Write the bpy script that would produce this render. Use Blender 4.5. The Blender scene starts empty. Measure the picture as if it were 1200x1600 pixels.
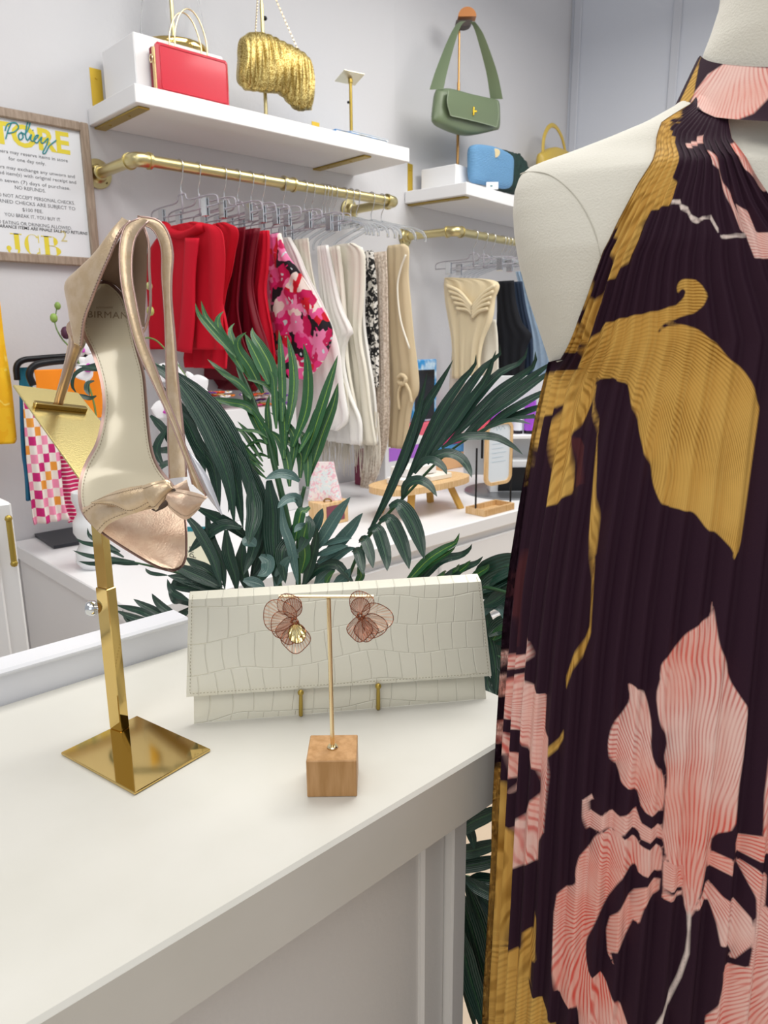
import bpy, math, random
import numpy as np
from math import sin, cos, pi, radians, sqrt, atan2, asin
from mathutils import Vector, Matrix
random.seed(7); rng = np.random.RandomState(5)
SC = bpy.context.scene; COL = SC.collection

# ---------------------------------------------------------------- camera, light, exposure
F_PX = 1155.0
PITCH, YAW, ROLL = radians(13.16), radians(46.5), radians(-0.5)
CAM = np.array([0, 0, 1.30])
FW = np.array([cos(YAW)*cos(PITCH), sin(YAW)*cos(PITCH), -sin(PITCH)])
_r = np.array([sin(YAW), -cos(YAW), 0.0]); _u = np.cross(_r, FW)
RT = _r*cos(ROLL)+_u*sin(ROLL); UP = _u*cos(ROLL)-_r*sin(ROLL)
FH = np.array([cos(YAW), sin(YAW), 0.0]); RH = _r.copy(); ZZ = np.array([0, 0, 1.0])
cd = bpy.data.cameras.new('camera'); cam = bpy.data.objects.new('camera', cd); COL.objects.link(cam)
cd.sensor_fit = 'VERTICAL'; cd.sensor_height = 36; cd.lens = F_PX/1600*36; cd.clip_start = .02
M = Matrix.Identity(4)
for i in range(3):
    M[i][0] = RT[i]; M[i][1] = UP[i]; M[i][2] = -FW[i]; M[i][3] = CAM[i]
cam.matrix_world = M; SC.camera = cam
cd.dof.use_dof = True; cd.dof.focus_distance = .75; cd.dof.aperture_fstop = 16
w = bpy.data.worlds.new('room_light'); SC.world = w; w.use_nodes = True
bg = w.node_tree.nodes['Background']; bg.inputs[0].default_value = (.93, .95, 1, 1); bg.inputs[1].default_value = .5
def area(name, loc, size, power, col=(1, .97, .92), target=None, sizey=None):
    l = bpy.data.lights.new(name, 'AREA'); l.energy = power; l.size = size; l.color = col
    if sizey: l.shape = 'RECTANGLE'; l.size_y = sizey
    o = bpy.data.objects.new(name, l); COL.objects.link(o); o.location = loc
    if target is not None:
        o.rotation_euler = (Vector(target)-Vector(loc)).to_track_quat('-Z', 'Y').to_euler()
    return o
area('overhead_area_light', (1.0, 1.0, 2.9), 1.2, 30)
area('overhead_area_light', (2.6, 1.0, 2.9), 1.2, 32)
area('overhead_area_light', (-.8, -.6, 2.9), 1.5, 24)
area('overhead_area_light', (-.9, 1.2, 2.85), .8, 10)
area('overhead_area_light', (2.9, .3, 2.9), .8, 16)  # extra lamp, added to brighten the right wall
area('front_fill_light', (-1.9, -1.2, 1.7), 1.6, 9, (.9, .95, 1), (1.0, 1.2, 1.1))  # unseen frontal fill, added behind the camera
SC.view_settings.view_transform = 'Standard'; SC.view_settings.look = 'None'
SC.view_settings.gamma = 1; SC.view_settings.use_curve_mapping = False
SC.view_settings.exposure = -0.1

# ---------------------------------------------------------------- helpers
def ray(x, y): return FW+RT*(x-600)/F_PX-UP*(y-800)/F_PX
def PZ(x, y, Z): return CAM+ray(x, y)*Z
def onZ(x, y, z): d = ray(x, y); return CAM+d*(z-CAM[2])/d[2]
def onY(x, y, Y): d = ray(x, y); return CAM+d*Y/d[1]
def onX(x, y, X): d = ray(x, y); return CAM+d*X/d[0]
def onP(x, y, o, n): d = ray(x, y); return CAM+d*(np.dot(np.array(o)-CAM, n)/np.dot(d, n))
def lin(h):
    h = h.lstrip('#'); c = [int(h[i:i+2], 16)/255 for i in (0, 2, 4)]
    return tuple([(v/12.92 if v <= .04045 else ((v+.055)/1.055)**2.4) for v in c]+[1])
def nd(nt, t, **k):
    n = nt.nodes.new(t)
    for a, b in k.items():
        if a.startswith('i_'): n.inputs[a[2:].replace('_', ' ')].default_value = b
        else: setattr(n, a, b)
    return n
def mat(name, c, rough=.5, metal=0, coat=0, trans=0, alpha=1, noise=None, bump=None, spec=None, sheen=0, ior=None, sss=0):
    """noise=(scale, second colour, amount), bump=(scale, strength)"""
    m = bpy.data.materials.new(name); m.use_nodes = True; nt = m.node_tree; b = nt.nodes['Principled BSDF']
    I = b.inputs
    I['Base Color'].default_value = lin(c); I['Roughness'].default_value = rough; I['Metallic'].default_value = metal
    I['Coat Weight'].default_value = coat; I['Coat Roughness'].default_value = .08
    I['Transmission Weight'].default_value = trans; I['Alpha'].default_value = alpha
    I['Sheen Weight'].default_value = sheen
    if ior: I['IOR'].default_value = ior
    if spec is not None: I['Specular IOR Level'].default_value = spec
    tc = nd(nt, 'ShaderNodeTexCoord')
    if noise:
        n = nd(nt, 'ShaderNodeTexNoise'); n.inputs['Scale'].default_value = noise[0]; n.inputs['Detail'].default_value = 4
        nt.links.new(tc.outputs['Object'], n.inputs['Vector'])
        r = nd(nt, 'ShaderNodeMapRange'); r.inputs[1].default_value = .4; r.inputs[2].default_value = .65; r.inputs[4].default_value = noise[2]
        nt.links.new(n.outputs[0], r.inputs[0])
        x = nd(nt, 'ShaderNodeMix', data_type='RGBA'); x.inputs[6].default_value = lin(c); x.inputs[7].default_value = lin(noise[1])
        nt.links.new(r.outputs[0], x.inputs[0]); nt.links.new(x.outputs[2], I['Base Color'])
    if bump:
        n = nd(nt, 'ShaderNodeTexNoise'); n.inputs['Scale'].default_value = bump[0]; n.inputs['Detail'].default_value = 3
        nt.links.new(tc.outputs['Object'], n.inputs['Vector'])
        u = nd(nt, 'ShaderNodeBump'); u.inputs['Strength'].default_value = bump[1]; u.inputs['Distance'].default_value = .002
        nt.links.new(n.outputs[0], u.inputs['Height']); nt.links.new(u.outputs[0], I['Normal'])
    return m
class MB:
    def __init__(s): s.v = []; s.f = []; s.n = 0; s.attr = {}; s.mi = []
    def add(s, V, Fc, mi=0):
        b = s.n; V = [tuple(map(float, p)) for p in V]; s.v += V; s.n += len(V)
        s.f += [tuple(i+b for i in f) for f in Fc]; s.mi += [mi]*len(Fc); return b
def box(mb, lo, hi, ax=None, o=None, mi=0, bev=0.0):
    """box lo..hi in a frame ax=(X,Y,Z) with origin o"""
    (x0, y0, z0), (x1, y1, z1) = lo, hi
    if bev > 0:
        b = min(bev, .45*min(x1-x0, y1-y0, z1-z0)); P = []
        import itertools
        V = []; idx = {}
        for sx in (0, 1):
            for sy in (0, 1):
                for sz in (0, 1):
                    X, Y, Z = (x0, x1)[sx], (y0, y1)[sy], (z0, z1)[sz]; dx, dy, dz = (b, -b)[sx], (b, -b)[sy], (b, -b)[sz]
                    idx[sx, sy, sz, 0] = len(V); V.append((X, Y+dy, Z+dz))
                    idx[sx, sy, sz, 1] = len(V); V.append((X+dx, Y, Z+dz))
                    idx[sx, sy, sz, 2] = len(V); V.append((X+dx, Y+dy, Z))
        Fc = []
        q = [(0, 0), (1, 0), (1, 1), (0, 1)]
        for s in (0, 1):
            Fc.append([idx[s, a, c, 0] for a, c in (q if s else q[::-1])])
            Fc.append([idx[a, s, c, 1] for a, c in (q[::-1] if s else q)])
            Fc.append([idx[a, c, s, 2] for a, c in (q if s else q[::-1])])
        for a in (0, 1):
            for c in (0, 1):
                Fc.append([idx[0, a, c, 1], idx[1, a, c, 1], idx[1, a, c, 2], idx[0, a, c, 2]])
                Fc.append([idx[a, 0, c, 0], idx[a, 1, c, 0], idx[a, 1, c, 2], idx[a, 0, c, 2]])
                Fc.append([idx[a, c, 0, 0], idx[a, c, 1, 0], idx[a, c, 1, 1], idx[a, c, 0, 1]])
        for a in (0, 1):
            for c in (0, 1):
                for d in (0, 1): Fc.append([idx[a, c, d, 0], idx[a, c, d, 1], idx[a, c, d, 2]])
    else:
        V = [(x, y, z) for x in (x0, x1) for y in (y0, y1) for z in (z0, z1)]
        Fc = [(0, 1, 3, 2), (4, 6, 7, 5), (0, 4, 5, 1), (2, 3, 7, 6), (0, 2, 6, 4), (1, 5, 7, 3)]
    if ax is not None:
        A = [np.array(a, float) for a in ax]; O = np.array(o, float)
        V = [O+A[0]*p[0]+A[1]*p[1]+A[2]*p[2] for p in V]
    mb.add(V, Fc, mi)
def cr(pts, n=8):
    """Catmull-Rom through pts"""
    P = np.array(pts, float)
    if len(P) < 3: return np.array([P[0]+(P[-1]-P[0])*t for t in np.linspace(0, 1, n+1)])
    P = np.vstack([2*P[0]-P[1], P, 2*P[-1]-P[-2]]); out = []
    for i in range(1, len(P)-2):
        for t in np.linspace(0, 1, n, endpoint=False):
            a, b, c, d = P[i-1:i+3]
            out.append(.5*((2*b)+(-a+c)*t+(2*a-5*b+4*c-d)*t*t+(-a+3*b-3*c+d)*t**3))
    out.append(P[-2]); return np.array(out)
def tube(mb, pts, r, k=10, closed=False, mi=0, cap=True, sq=1.0, refv=None):
    P = np.array(pts, float); n = len(P); R = np.full(n, r) if np.isscalar(r) else np.interp(np.linspace(0, 1, n), np.linspace(0, 1, len(r)), r)
    T = np.gradient(P, axis=0) if not closed else (np.roll(P, -1, 0)-np.roll(P, 1, 0))
    T /= np.linalg.norm(T, axis=1)[:, None]+1e-12
    a = np.array(refv if refv is not None else ([0, 0, 1.] if abs(T[0][2]) < .9 else [1., 0, 0])); V = []
    for i in range(n):
        a = a-T[i]*np.dot(a, T[i]); a /= np.linalg.norm(a)+1e-12; b = np.cross(T[i], a)
        for j in range(k):
            t = 2*pi*(j+.5)/k; V.append(P[i]+R[i]*(a*cos(t)+b*sin(t)*sq))
    Fc = []
    for i in range(n if closed else n-1):
        for j in range(k):
            i2 = (i+1) % n; Fc.append((i*k+j, i*k+(j+1) % k, i2*k+(j+1) % k, i2*k+j))
    if cap and not closed: Fc += [tuple(range(k))[::-1], tuple((n-1)*k+j for j in range(k))]
    mb.add(V, Fc, mi)
def lathe(mb, o, prof, k=32, ax=None, mi=0):
    """prof = [(radius, height)] about axis ax[2]"""
    A = [np.array(a, float) for a in (ax or ([1, 0, 0], [0, 1, 0], [0, 0, 1]))]; O = np.array(o, float); V = []; Fc = []
    for r, h in prof:
        for j in range(k): t = 2*pi*j/k; V.append(O+A[0]*r*cos(t)+A[1]*r*sin(t)+A[2]*h)
    for i in range(len(prof)-1):
        for j in range(k): Fc.append((i*k+j, i*k+(j+1) % k, (i+1)*k+(j+1) % k, (i+1)*k+j))
    Fc += [tuple(range(k))[::-1], tuple((len(prof)-1)*k+j for j in range(k))]
    mb.add(V, Fc, mi)
def sph(mb, c, r, k=14, ax=None, mi=0):
    r = (r, r, r) if np.isscalar(r) else r
    A = [np.array(a, float) for a in (ax or ([1, 0, 0], [0, 1, 0], [0, 0, 1]))]; V = []; Fc = []; m = k//2
    for i in range(m+1):
        p = pi*i/m
        for j in range(k):
            t = 2*pi*j/k; V.append(np.array(c)+A[0]*r[0]*sin(p)*cos(t)+A[1]*r[1]*sin(p)*sin(t)+A[2]*r[2]*cos(p))
    for i in range(m):
        for j in range(k): Fc.append((i*k+j, (i+1)*k+j, (i+1)*k+(j+1) % k, i*k+(j+1) % k))
    mb.add(V, Fc, mi)
def prism(mb, poly, d, mi=0):
    """poly: 3D planar loop, d: extrusion vector"""
    P = [np.array(p, float) for p in poly]; n = len(P); d = np.array(d, float)
    V = P+[p+d for p in P]
    mb.add(V, [tuple(range(n)), tuple(range(2*n-1, n-1, -1))]+[(i, i+n, (i+1) % n+n, (i+1) % n) for i in range(n)], mi)
def grid(mb, G, thick=0.0, mi=0, wrapu=False):
    """G: (nu,nv,3) array; solid sheet when thick>0"""
    G = np.array(G, float); nu, nv = G.shape[:2]
    id_ = lambda i, j: i*nv+j
    Fc = []
    for i in range(nu if wrapu else nu-1):
        for j in range(nv-1): i2 = (i+1) % nu; Fc.append((id_(i, j), id_(i2, j), id_(i2, j+1), id_(i, j+1)))
    if thick <= 0: mb.add(G.reshape(-1, 3), Fc, mi); return
    if wrapu: du = np.roll(G, -1, 0)-np.roll(G, 1, 0)
    else: du = np.gradient(G, axis=0)
    dv = np.gradient(G, axis=1); N = np.cross(du, dv); N /= np.linalg.norm(N, axis=2)[..., None]+1e-12
    B = G+N*thick; N0 = nu*nv; V = list(G.reshape(-1, 3))+list(B.reshape(-1, 3))
    F2 = [tuple(i+N0 for i in f[::-1]) for f in Fc]; S = []
    for i in range(nu if wrapu else nu-1):
        i2 = (i+1) % nu; S += [(id_(i2, 0), id_(i, 0), id_(i, 0)+N0, id_(i2, 0)+N0), (id_(i, nv-1), id_(i2, nv-1), id_(i2, nv-1)+N0, id_(i, nv-1)+N0)]
    if not wrapu:
        for j in range(nv-1): S += [(id_(0, j), id_(0, j+1), id_(0, j+1)+N0, id_(0, j)+N0), (id_(nu-1, j+1), id_(nu-1, j), id_(nu-1, j)+N0, id_(nu-1, j+1)+N0)]
    mb.add(V, Fc+F2+S, mi)
def rs(P, n):
    P = np.array(P, float); d = np.r_[0, np.cumsum(np.linalg.norm(np.diff(P, axis=0), axis=1))]; t = np.linspace(0, d[-1], n)
    return np.stack([np.interp(t, d, P[:, k]) for k in range(P.shape[1])], 1)
def between(A, B, n, m, bulge=0, bdir=None):
    """sheet lofted between edges A and B (3D polylines)"""
    A = rs(cr(A, 6), n); B = rs(cr(B, 6), n); G = np.zeros((n, m, 3))
    for j in range(m):
        t = j/(m-1); G[:, j] = A*(1-t)+B*t
        if bulge: G[:, j] += np.array(bdir)*bulge*4*t*(1-t)
    return G
def wloc(o):
    v = Vector((0, 0, 0))
    while o: v += Vector(o.location); o = o.parent
    return v
def obj(name, mb, m, parent=None, smooth=None, origin=None, double=False):
    me = bpy.data.meshes.new(name); o = bpy.data.objects.new(name, me); COL.objects.link(o)
    V = np.array(mb.v, float)
    if parent: off = np.array(wloc(parent))
    else: off = np.array(origin) if origin is not None else np.array([(V[:, 0].min()+V[:, 0].max())/2, (V[:, 1].min()+V[:, 1].max())/2, V[:, 2].min()]); o.location = off
    me.from_pydata((V-off).tolist(), [], mb.f)
    ms = m if isinstance(m, (list, tuple)) else [m]
    for x in ms: me.materials.append(x)
    if len(ms) > 1: me.polygons.foreach_set('material_index', mb.mi)
    me.update()
    if parent: o.parent = parent
    if smooth:
        me.polygons.foreach_set('use_smooth', [True]*len(me.polygons))
        if smooth is not True: me.set_sharp_from_angle(angle=radians(smooth))
    return o
def tag(o, label, cat, group=None):
    o['label'] = label; o['category'] = cat
    if group: o['group'] = group
    return o
def empty(name, loc, label, cat, group=None):
    o = bpy.data.objects.new(name, None); COL.objects.link(o); o.location = tuple(map(float, loc)); o.empty_display_size = .02
    return tag(o, label, cat, group)
def struct(name, mb, m, **k):
    o = obj(name, mb, m, **k); o['kind'] = 'structure'; return o
def text_mesh(s, size=1.0, align='LEFT', bold=0.0, shear=0.0, res=3, sx=1.0, space=1.0):
    """flat text in local xy, returns verts, faces"""
    cu = bpy.data.curves.new('t', 'FONT'); cu.body = s; cu.size = size; cu.align_x = align; cu.offset = bold; cu.shear = shear
    cu.resolution_u = res; cu.space_character = space
    o = bpy.data.objects.new('t', cu); COL.objects.link(o); bpy.context.view_layer.update()
    me = bpy.data.meshes.new_from_object(o.evaluated_get(bpy.context.evaluated_depsgraph_get()))
    V = [(v.co.x*sx, v.co.y) for v in me.vertices]; Fc = [tuple(p.vertices) for p in me.polygons]
    bpy.data.objects.remove(o); bpy.data.curves.remove(cu); bpy.data.meshes.remove(me); return V, Fc
def put_text(mb, s, fn, mi=0, **k):
    V, Fc = text_mesh(s, **k); mb.add([fn(x, y) for x, y in V], Fc, mi)
def stroke(mb, pts2, w, fn, thick, k=6, mi=0):
    P = cr(pts2, 8); tube(mb, [fn(x, y) for x, y in P], w, k=k, mi=mi)

# ---------------------------------------------------------------- materials
BRASS = mat('polished_brass', '#deC07a', .06, 1)
BRASS2 = mat('satin_brass', '#cfc290', .32, 1, bump=(300, .1))
BRASSP = mat('brass_paint', '#b39a4a', .38, .75)
BRASSY = mat('bright_brass_bracket', '#d2b03c', .4, .6)
GOLDW = mat('gold_wire', '#eedcb4', .18, 1)
COUNTER = mat('worn_white_paint', '#d3d1c9', .36, noise=(7, '#cac8be', .6), bump=(35, .12))
CBODY = mat('white_panel_paint', '#dad8d4', .5, bump=(160, .15))
WHITE = mat('white_laminate', '#e9e9ea', .42)
WALL = mat('wall_paint', '#cfcfd2', .75, bump=(55, .35))
WALLR = mat('right_wall_paint', '#d0d4dd', .7, bump=(80, .15))
MIRR = mat('white_strip', '#dcdde2', .45)
STEEL = mat('chrome', '#d9dbdd', .15, 1)
BLACKM = mat('black_metal', '#15161a', .4, .4)
WOOD = None
def woodmat(name, c1, c2, scale=1, rough=.45):
    m = mat(name, c1, rough); nt = m.node_tree; b = nt.nodes['Principled BSDF']; tc = nd(nt, 'ShaderNodeTexCoord')
    mp = nd(nt, 'ShaderNodeMapping'); mp.inputs['Scale'].default_value = (scale, scale, scale*.12); nt.links.new(tc.outputs['Object'], mp.inputs[0])
    n = nd(nt, 'ShaderNodeTexNoise'); n.inputs['Scale'].default_value = 160; n.inputs['Detail'].default_value = 5; nt.links.new(mp.outputs[0], n.inputs['Vector'])
    r = nd(nt, 'ShaderNodeValToRGB'); r.color_ramp.elements[0].color = lin(c2); r.color_ramp.elements[1].color = lin(c1)
    r.color_ramp.elements[0].position = .35; r.color_ramp.elements[1].position = .65
    nt.links.new(n.outputs[0], r.inputs[0]); nt.links.new(r.outputs[0], b.inputs['Base Color']); return m
BEECH = woodmat('beech_wood', '#bd9160', '#a57945')
PINE = woodmat('pale_wood', '#e2c193', '#d0a870')
GREYOAK = woodmat('grey_oak_frame', '#a69483', '#8e7c6b')
GLASS = mat('clear_glass', '#ffffff', .02, trans=1, ior=1.12)
CLEARP = mat('clear_plastic', '#eef2f6', .12, trans=.9, ior=1.2)

def onfloor(o): return o
# ================================================================= SETTING
WY = 2.40; H2 = np.array([2.36, WY, 0.0]); D2 = np.array([cos(radians(8)), sin(radians(8)), 0]); N2 = np.array([-D2[1], D2[0], 0])
d_ = ray(886, 200); t_ = np.dot(H2-CAM, N2)/np.dot(d_, N2); CORN = CAM+d_*t_; CORN[2] = 0
mb = MB(); box(mb, (-1.5, WY, -.0), (2.36, WY+.12, 3.6)); struct('wall_back', mb, WALL)
L2 = float(np.dot(CORN-H2, D2))
mb = MB(); box(mb, (0, 0, 0), (L2+.12, .12, 3.6), (D2, N2, ZZ), H2); struct('wall_back_right', mb, WALL)
mb = MB(); box(mb, (0, -5.5, 0), (.12, 0, 3.6), (D2, N2, ZZ), CORN); struct('wall_right', mb, WALLR)
mb = MB(); box(mb, (-3.5, -4.0, -.1), (7, 4.5, 0))
FLOOR = mat('beige_wood_floor', '#d9c6ae', .45, noise=(3, '#cfb698', .4)); struct('floor', mb, FLOOR)
TRIMM = mat('trim_paint', '#c9ccd4', .5)
n = 0
for px in (889, 1050):
    p = onP(px, 150, CORN, D2); s = float(np.dot(p-CORN, N2))
    if px == 889: s = -.04
    mb = MB(); wd = .022
    box(mb, (-.014, s-wd, 0), (0, s+wd, 3.6), (D2, N2, ZZ), CORN, bev=.004); n += 1; struct('trim_%d' % n, mb, TRIMM)
mb = MB(); box(mb, (-1.5, WY-.015, 0), (2.36, WY, .12)); struct('baseboard_back', mb, WHITE)

# ================================================================= FRONT COUNTER
ZC = .926
cnt = empty('display_counter', (.1, .6, 0), 'white painted display counter in the foreground with thick worn top', 'counter')
XE, YF, YB = .592, .385, .80
zt = onP(725, 1290, (0, YF, 0), np.array([0, 1., 0]))[2]
mb = MB(); box(mb, (-1.2, YF, zt), (XE, YB, ZC), bev=.003); obj('worktop', mb, COUNTER, cnt)
mb = MB(); YP = YF+.035; XR = onY(723, 1450, YP)[0]
box(mb, (-1.2, YP+.012, .0), (XR-.02, YB, zt)); obj('front_panel', mb, CBODY, cnt)
mb = MB(); wpost = XR-onY(702, 1450, YP)[0]
box(mb, (XR-wpost, YP-.004, 0), (XR, YP+.03, zt), bev=.002); obj('corner_post', mb, CBODY, cnt)
mb = MB(); xs0 = onY(668, 1400, YP)[0]; box(mb, (xs0, YP+.006, 0), (XR-wpost, YP+.02, zt), bev=.003); obj('panel_stile', mb, CBODY, cnt)
mb = MB(); box(mb, (XR-.022, YP+.03, 0), (XR-.006, YB, zt)); obj('side_panel', mb, CBODY, cnt)
# raised white back strip
st = MB(); zs = onP(0, 1045, (0, YB, 0), np.array([0, 1., 0]))[2]
box(st, (-1.2, YB+.001, ZC-.05), (.42, YB+.028, zs-.008), bev=.001)
box(st, (-1.2, YB-.006, zs-.008), (.42, YB+.034, zs), bev=.003)
obj('back_rail', st, MIRR, cnt)

# ================================================================= SHOE STAND
sb = [onZ(95, 1180, ZC), onZ(210, 1243, ZC), onZ(330, 1175, ZC), onZ(215, 1122, ZC)]
sc_ = sum(sb)/4; ux = (sb[1]-sb[0]+sb[2]-sb[3]); ux = ux/np.linalg.norm(ux); uy = np.cross(ZZ, ux)
hx = .25*(np.linalg.norm(sb[1]-sb[0])+np.linalg.norm(sb[2]-sb[3])); hy = .25*(np.linalg.norm(sb[2]-sb[1])+np.linalg.norm(sb[3]-sb[0]))
stand = empty('shoe_display_stand', sc_, 'polished brass shoe stand with square mirror base on the counter', 'display stand')
mb = MB(); box(mb, (-hx, -hy, .0005), (hx, hy, .003), (ux, uy, ZZ), sc_, bev=.0006); obj('base_plate', mb, BRASS, stand)
FRS = (ux, uy, ZZ); PF = onZ(187, 1137, ZC+.003); PF[2] = ZC
def polez(py): return onP(187+(1137-py)*-.108, py, PF, FH)[2]
ztube = polez(917); ztop = polez(838)
aw = .0078
a1 = radians(8); px_ = ux*cos(a1)+uy*sin(a1); py_ = np.cross(ZZ, px_)
mb = MB(); box(mb, (-aw, -aw*.72, .003), (aw, aw*.72, ztube-ZC), (px_, py_, ZZ), PF, bev=.0008); obj('outer_tube', mb, BRASS, stand)
mb = MB(); box(mb, (-aw*.84, -aw*.58, ztube-ZC), (aw*.84, aw*.58, ztop-ZC+.012), (px_, py_, ZZ), PF, bev=.0006); obj('inner_tube', mb, BRASS, stand)
kz = polez(950); kd = -RH
ko = PF*np.array([1, 1, 0])+ZZ*kz; ka = (FH, ZZ, kd)
mb = MB(); lathe(mb, ko, [(.002, .006), (.002, .011), (.0062, .011), (.0072, .013), (.0072, .018), (.006, .0195)], 20, ka); obj('clamp_knob', mb, STEEL, stand, smooth=40)

# ================================================================= SANDAL
LEA = mat('champagne_leather', '#c9b08e', .3, .55, noise=(90, '#d6c0a4', .8), bump=(500, .12))
LEAP = mat('rose_champagne_leather', '#cfb199', .3, .45, noise=(120, '#dcc3aa', .8), bump=(600, .12))
INS = mat('glossy_insole', '#cfc5ab', .2, .15, coat=.6)
LIN = mat('taupe_lining', '#8f7867', .55)
EDGE = mat('rose_sole_edge', '#b89a90', .25, .6)
SOLE = mat('dark_outsole', '#3a2320', .5)
STITCH = mat('stitch_thread', '#8c7a66', .7)
def Zs(y): return float(np.interp(y, [330, 440, 500, 560, 650, 740, 790, 840, 895], [.668, .662, .652, .645, .640, .630, .617, .600, .585]))
def S(x, y, dz=0): return PZ(x, y, Zs(y)+dz)
plate_c = onP(171, 838, PF, FH)
shoe = empty('high_heel_sandal', S(200, 840, .02), 'champagne leather high heel sandal with knotted bow, toe down on brass stand', 'shoe')
Ledge = [(150, 440), (136, 462), (128, 490), (128, 520), (143, 552), (155, 590), (160, 625), (158, 655), (149, 692), (132, 724), (123, 752), (122, 782), (130, 806), (157, 833), (195, 859), (236, 883), (262, 892)]
Redge = [(152, 439), (176, 443), (194, 462), (204, 492), (214, 537), (226, 582), (230, 620), (233, 657), (239, 702), (249, 728), (264, 748), (278, 766), (286, 786), (291, 808), (293, 835), (293, 862), (285, 886)]
Ledge[-1:] = [(258, 892), (273, 893.5)]; Redge[-1:] = [(292, 872), (286, 886), (273, 893.5)]; Ledge[0] = (164, 438); Redge[0] = (164, 438); Ledge.insert(1, (150, 441)); Redge.insert(1, (170, 440))
L_ = rs(cr(Ledge, 8), 60); R_ = rs(cr(Redge, 8), 60)
def inset_edges(d):
    C_ = np.vstack([L_, R_[-2:0:-1]]); T = np.roll(C_, -1, 0)-np.roll(C_, 1, 0); T /= np.linalg.norm(T, axis=1)[:, None]+1e-9
    N = np.stack([T[:, 1], -T[:, 0]], 1); Q = C_+N*d; 
    if np.linalg.norm(Q[30]-R_[30]) > np.linalg.norm(C_[30]-R_[30]): Q = C_-N*d
    l = Q[:60]; r = np.vstack([Q[:1], Q[:59:-1], Q[59:60]]); return l, r
def sole_grid(inset, dz, m=13, bowl=.004):
    l, r = inset_edges(inset); G = np.zeros((60, m, 3))
    for i in range(60):
        for j in range(m):
            t = j/(m-1); p = l[i]*(1-t)+r[i]*t; G[i, j] = S(p[0], p[1], dz+bowl*(1-(2*t-1)**2))
    return G
# shrink ends for inset layers is small enough to ignore
mb = MB(); grid(mb, sole_grid(0, .0015, bowl=.003), -.0048); sole = obj('sole', mb, EDGE, shoe, smooth=50)
mb = MB(); G = sole_grid(1.0, .0065, bowl=.003); grid(mb, G, -.0015); obj('outsole', mb, SOLE, sole, smooth=50)
mb = MB(); G = sole_grid(5, -.0002, bowl=.0032); grid(mb, G, -.0016); obj('insole', mb, INS, shoe, smooth=50)
# toe bed (rose leather) over the insole's front
mb = MB(); G = sole_grid(4, -.0008, bowl=.0032)
r0 = [i for i in range(60) if (L_[i][1]+R_[i][1])/2 > 765]
grid(mb, G[r0[0]:], -.0012); obj('toe_bed', mb, LEAP, shoe, smooth=50)
# stitch line around the insole
mb = MB()
for side in (0, 12):
    P = rs(sole_grid(8, -.0007, bowl=.0032)[3:46, side], 150)
    for i in range(0, 149, 2): tube(mb, [P[i], P[i+1]], .00022, 4)
obj('insole_stitching', mb, STITCH, shoe)
# lettering on the insole
mb = MB()
def insfn(cx, cy, sc, slope=.03):
    def f(x, y): X = cx+x*sc; return S(X, cy-y*sc+x*sc*slope, -.0002+.0)
    return f
def S_ins(x, y):
    i = int(np.argmin(np.abs((L_[:, 1]+R_[:, 1])/2-y))); t = (x-L_[i][0])/(R_[i][0]-L_[i][0]+1e-6); t = min(max(t, 0), 1)
    return S(x, y, -.0008+.0032*(1-(2*t-1)**2))
put_text(mb, 'BIRMAN', lambda x, y: S_ins(136+x*15, 496-y*15+x*.5), size=1, sx=1.12, space=1.08)
put_text(mb, 'ALEXANDRE', lambda x, y: S_ins(150+x*4.2, 482-y*4.2), size=1, sx=1.0, space=1.15)
obj('insole_lettering', mb, mat('lettering_print', '#8d7a60', .5), shoe)
# heel cup: loft of curved U rails from the seat edge up to the rim
def cup(rim, seat, n=26, m=14, bul=0, dirn=-FW):
    A = rs(cr(rim, 8), n); B = rs(cr(seat, 8), n); G = np.zeros((n, m, 3))
    for j in range(m): t = j/(m-1); G[:, j] = A*(1-t)+B*t+np.array(dirn)*bul*4*t*(1-t)
    return G
# rim and seat curves (px, py, depth)
rimL = [(127, 541, .632), (132, 500, .622), (143, 468, .612), (158, 430, .604), (172, 398, .600), (187, 364, .600), (203, 346, .606)]
outL = [(127, 543, .645), (114, 508, .645), (107, 480, .645), (100, 450, .640), (106, 435, .634), (126, 419, .626), (152, 400, .618), (181, 371, .611), (203, 346, .606)]
W3 = lambda L: [PZ(*p) for p in L]
mb = MB(); grid(mb, cup(W3(outL), W3(rimL), 40, 12, .008, -RT*.8+UP*.4), .0016); cupo = obj('heel_counter', mb, LEA, shoe, smooth=60)
# inside lining: from left rim behind, around the back to the right rim
seatA = [(133, 505, .655), (138, 470, .660), (150, 440, .664), (175, 443, .664), (194, 462, .660), (204, 490, .655), (214, 515, .651)]
rimA = [(130, 515, .634), (146, 463, .618), (176, 392, .610), (205, 352, .612), (226, 352, .614), (230, 400, .618), (226, 512, .628)]
mb = MB(); grid(mb, cup(W3(rimA), W3(seatA), 48, 12, -.004, -UP*.3+FW*.6), -.0014)
obj('lining', mb, LIN, shoe, smooth=60)
rimR = [(224, 352, .613), (232, 380, .611), (233, 420, .611), (235, 455, .613), (234, 485, .617), (227, 512, .624), (216, 530, .635)]
mb = MB(); tube(mb, cr(W3(rimR), 8), .0012, 8); tube(mb, cr(W3(rimL), 8), .0013, 8); obj('piping', mb, EDGE, shoe, smooth=True)
mb = MB(); P = rs(cr([PZ(x-3, y+1, Z-.0018) for x, y, Z in rimL], 8), 90)
for i in range(0, 89, 2): tube(mb, [P[i], P[i+1]], .0004, 4)
obj('stitching', mb, STITCH, cupo)
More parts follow.
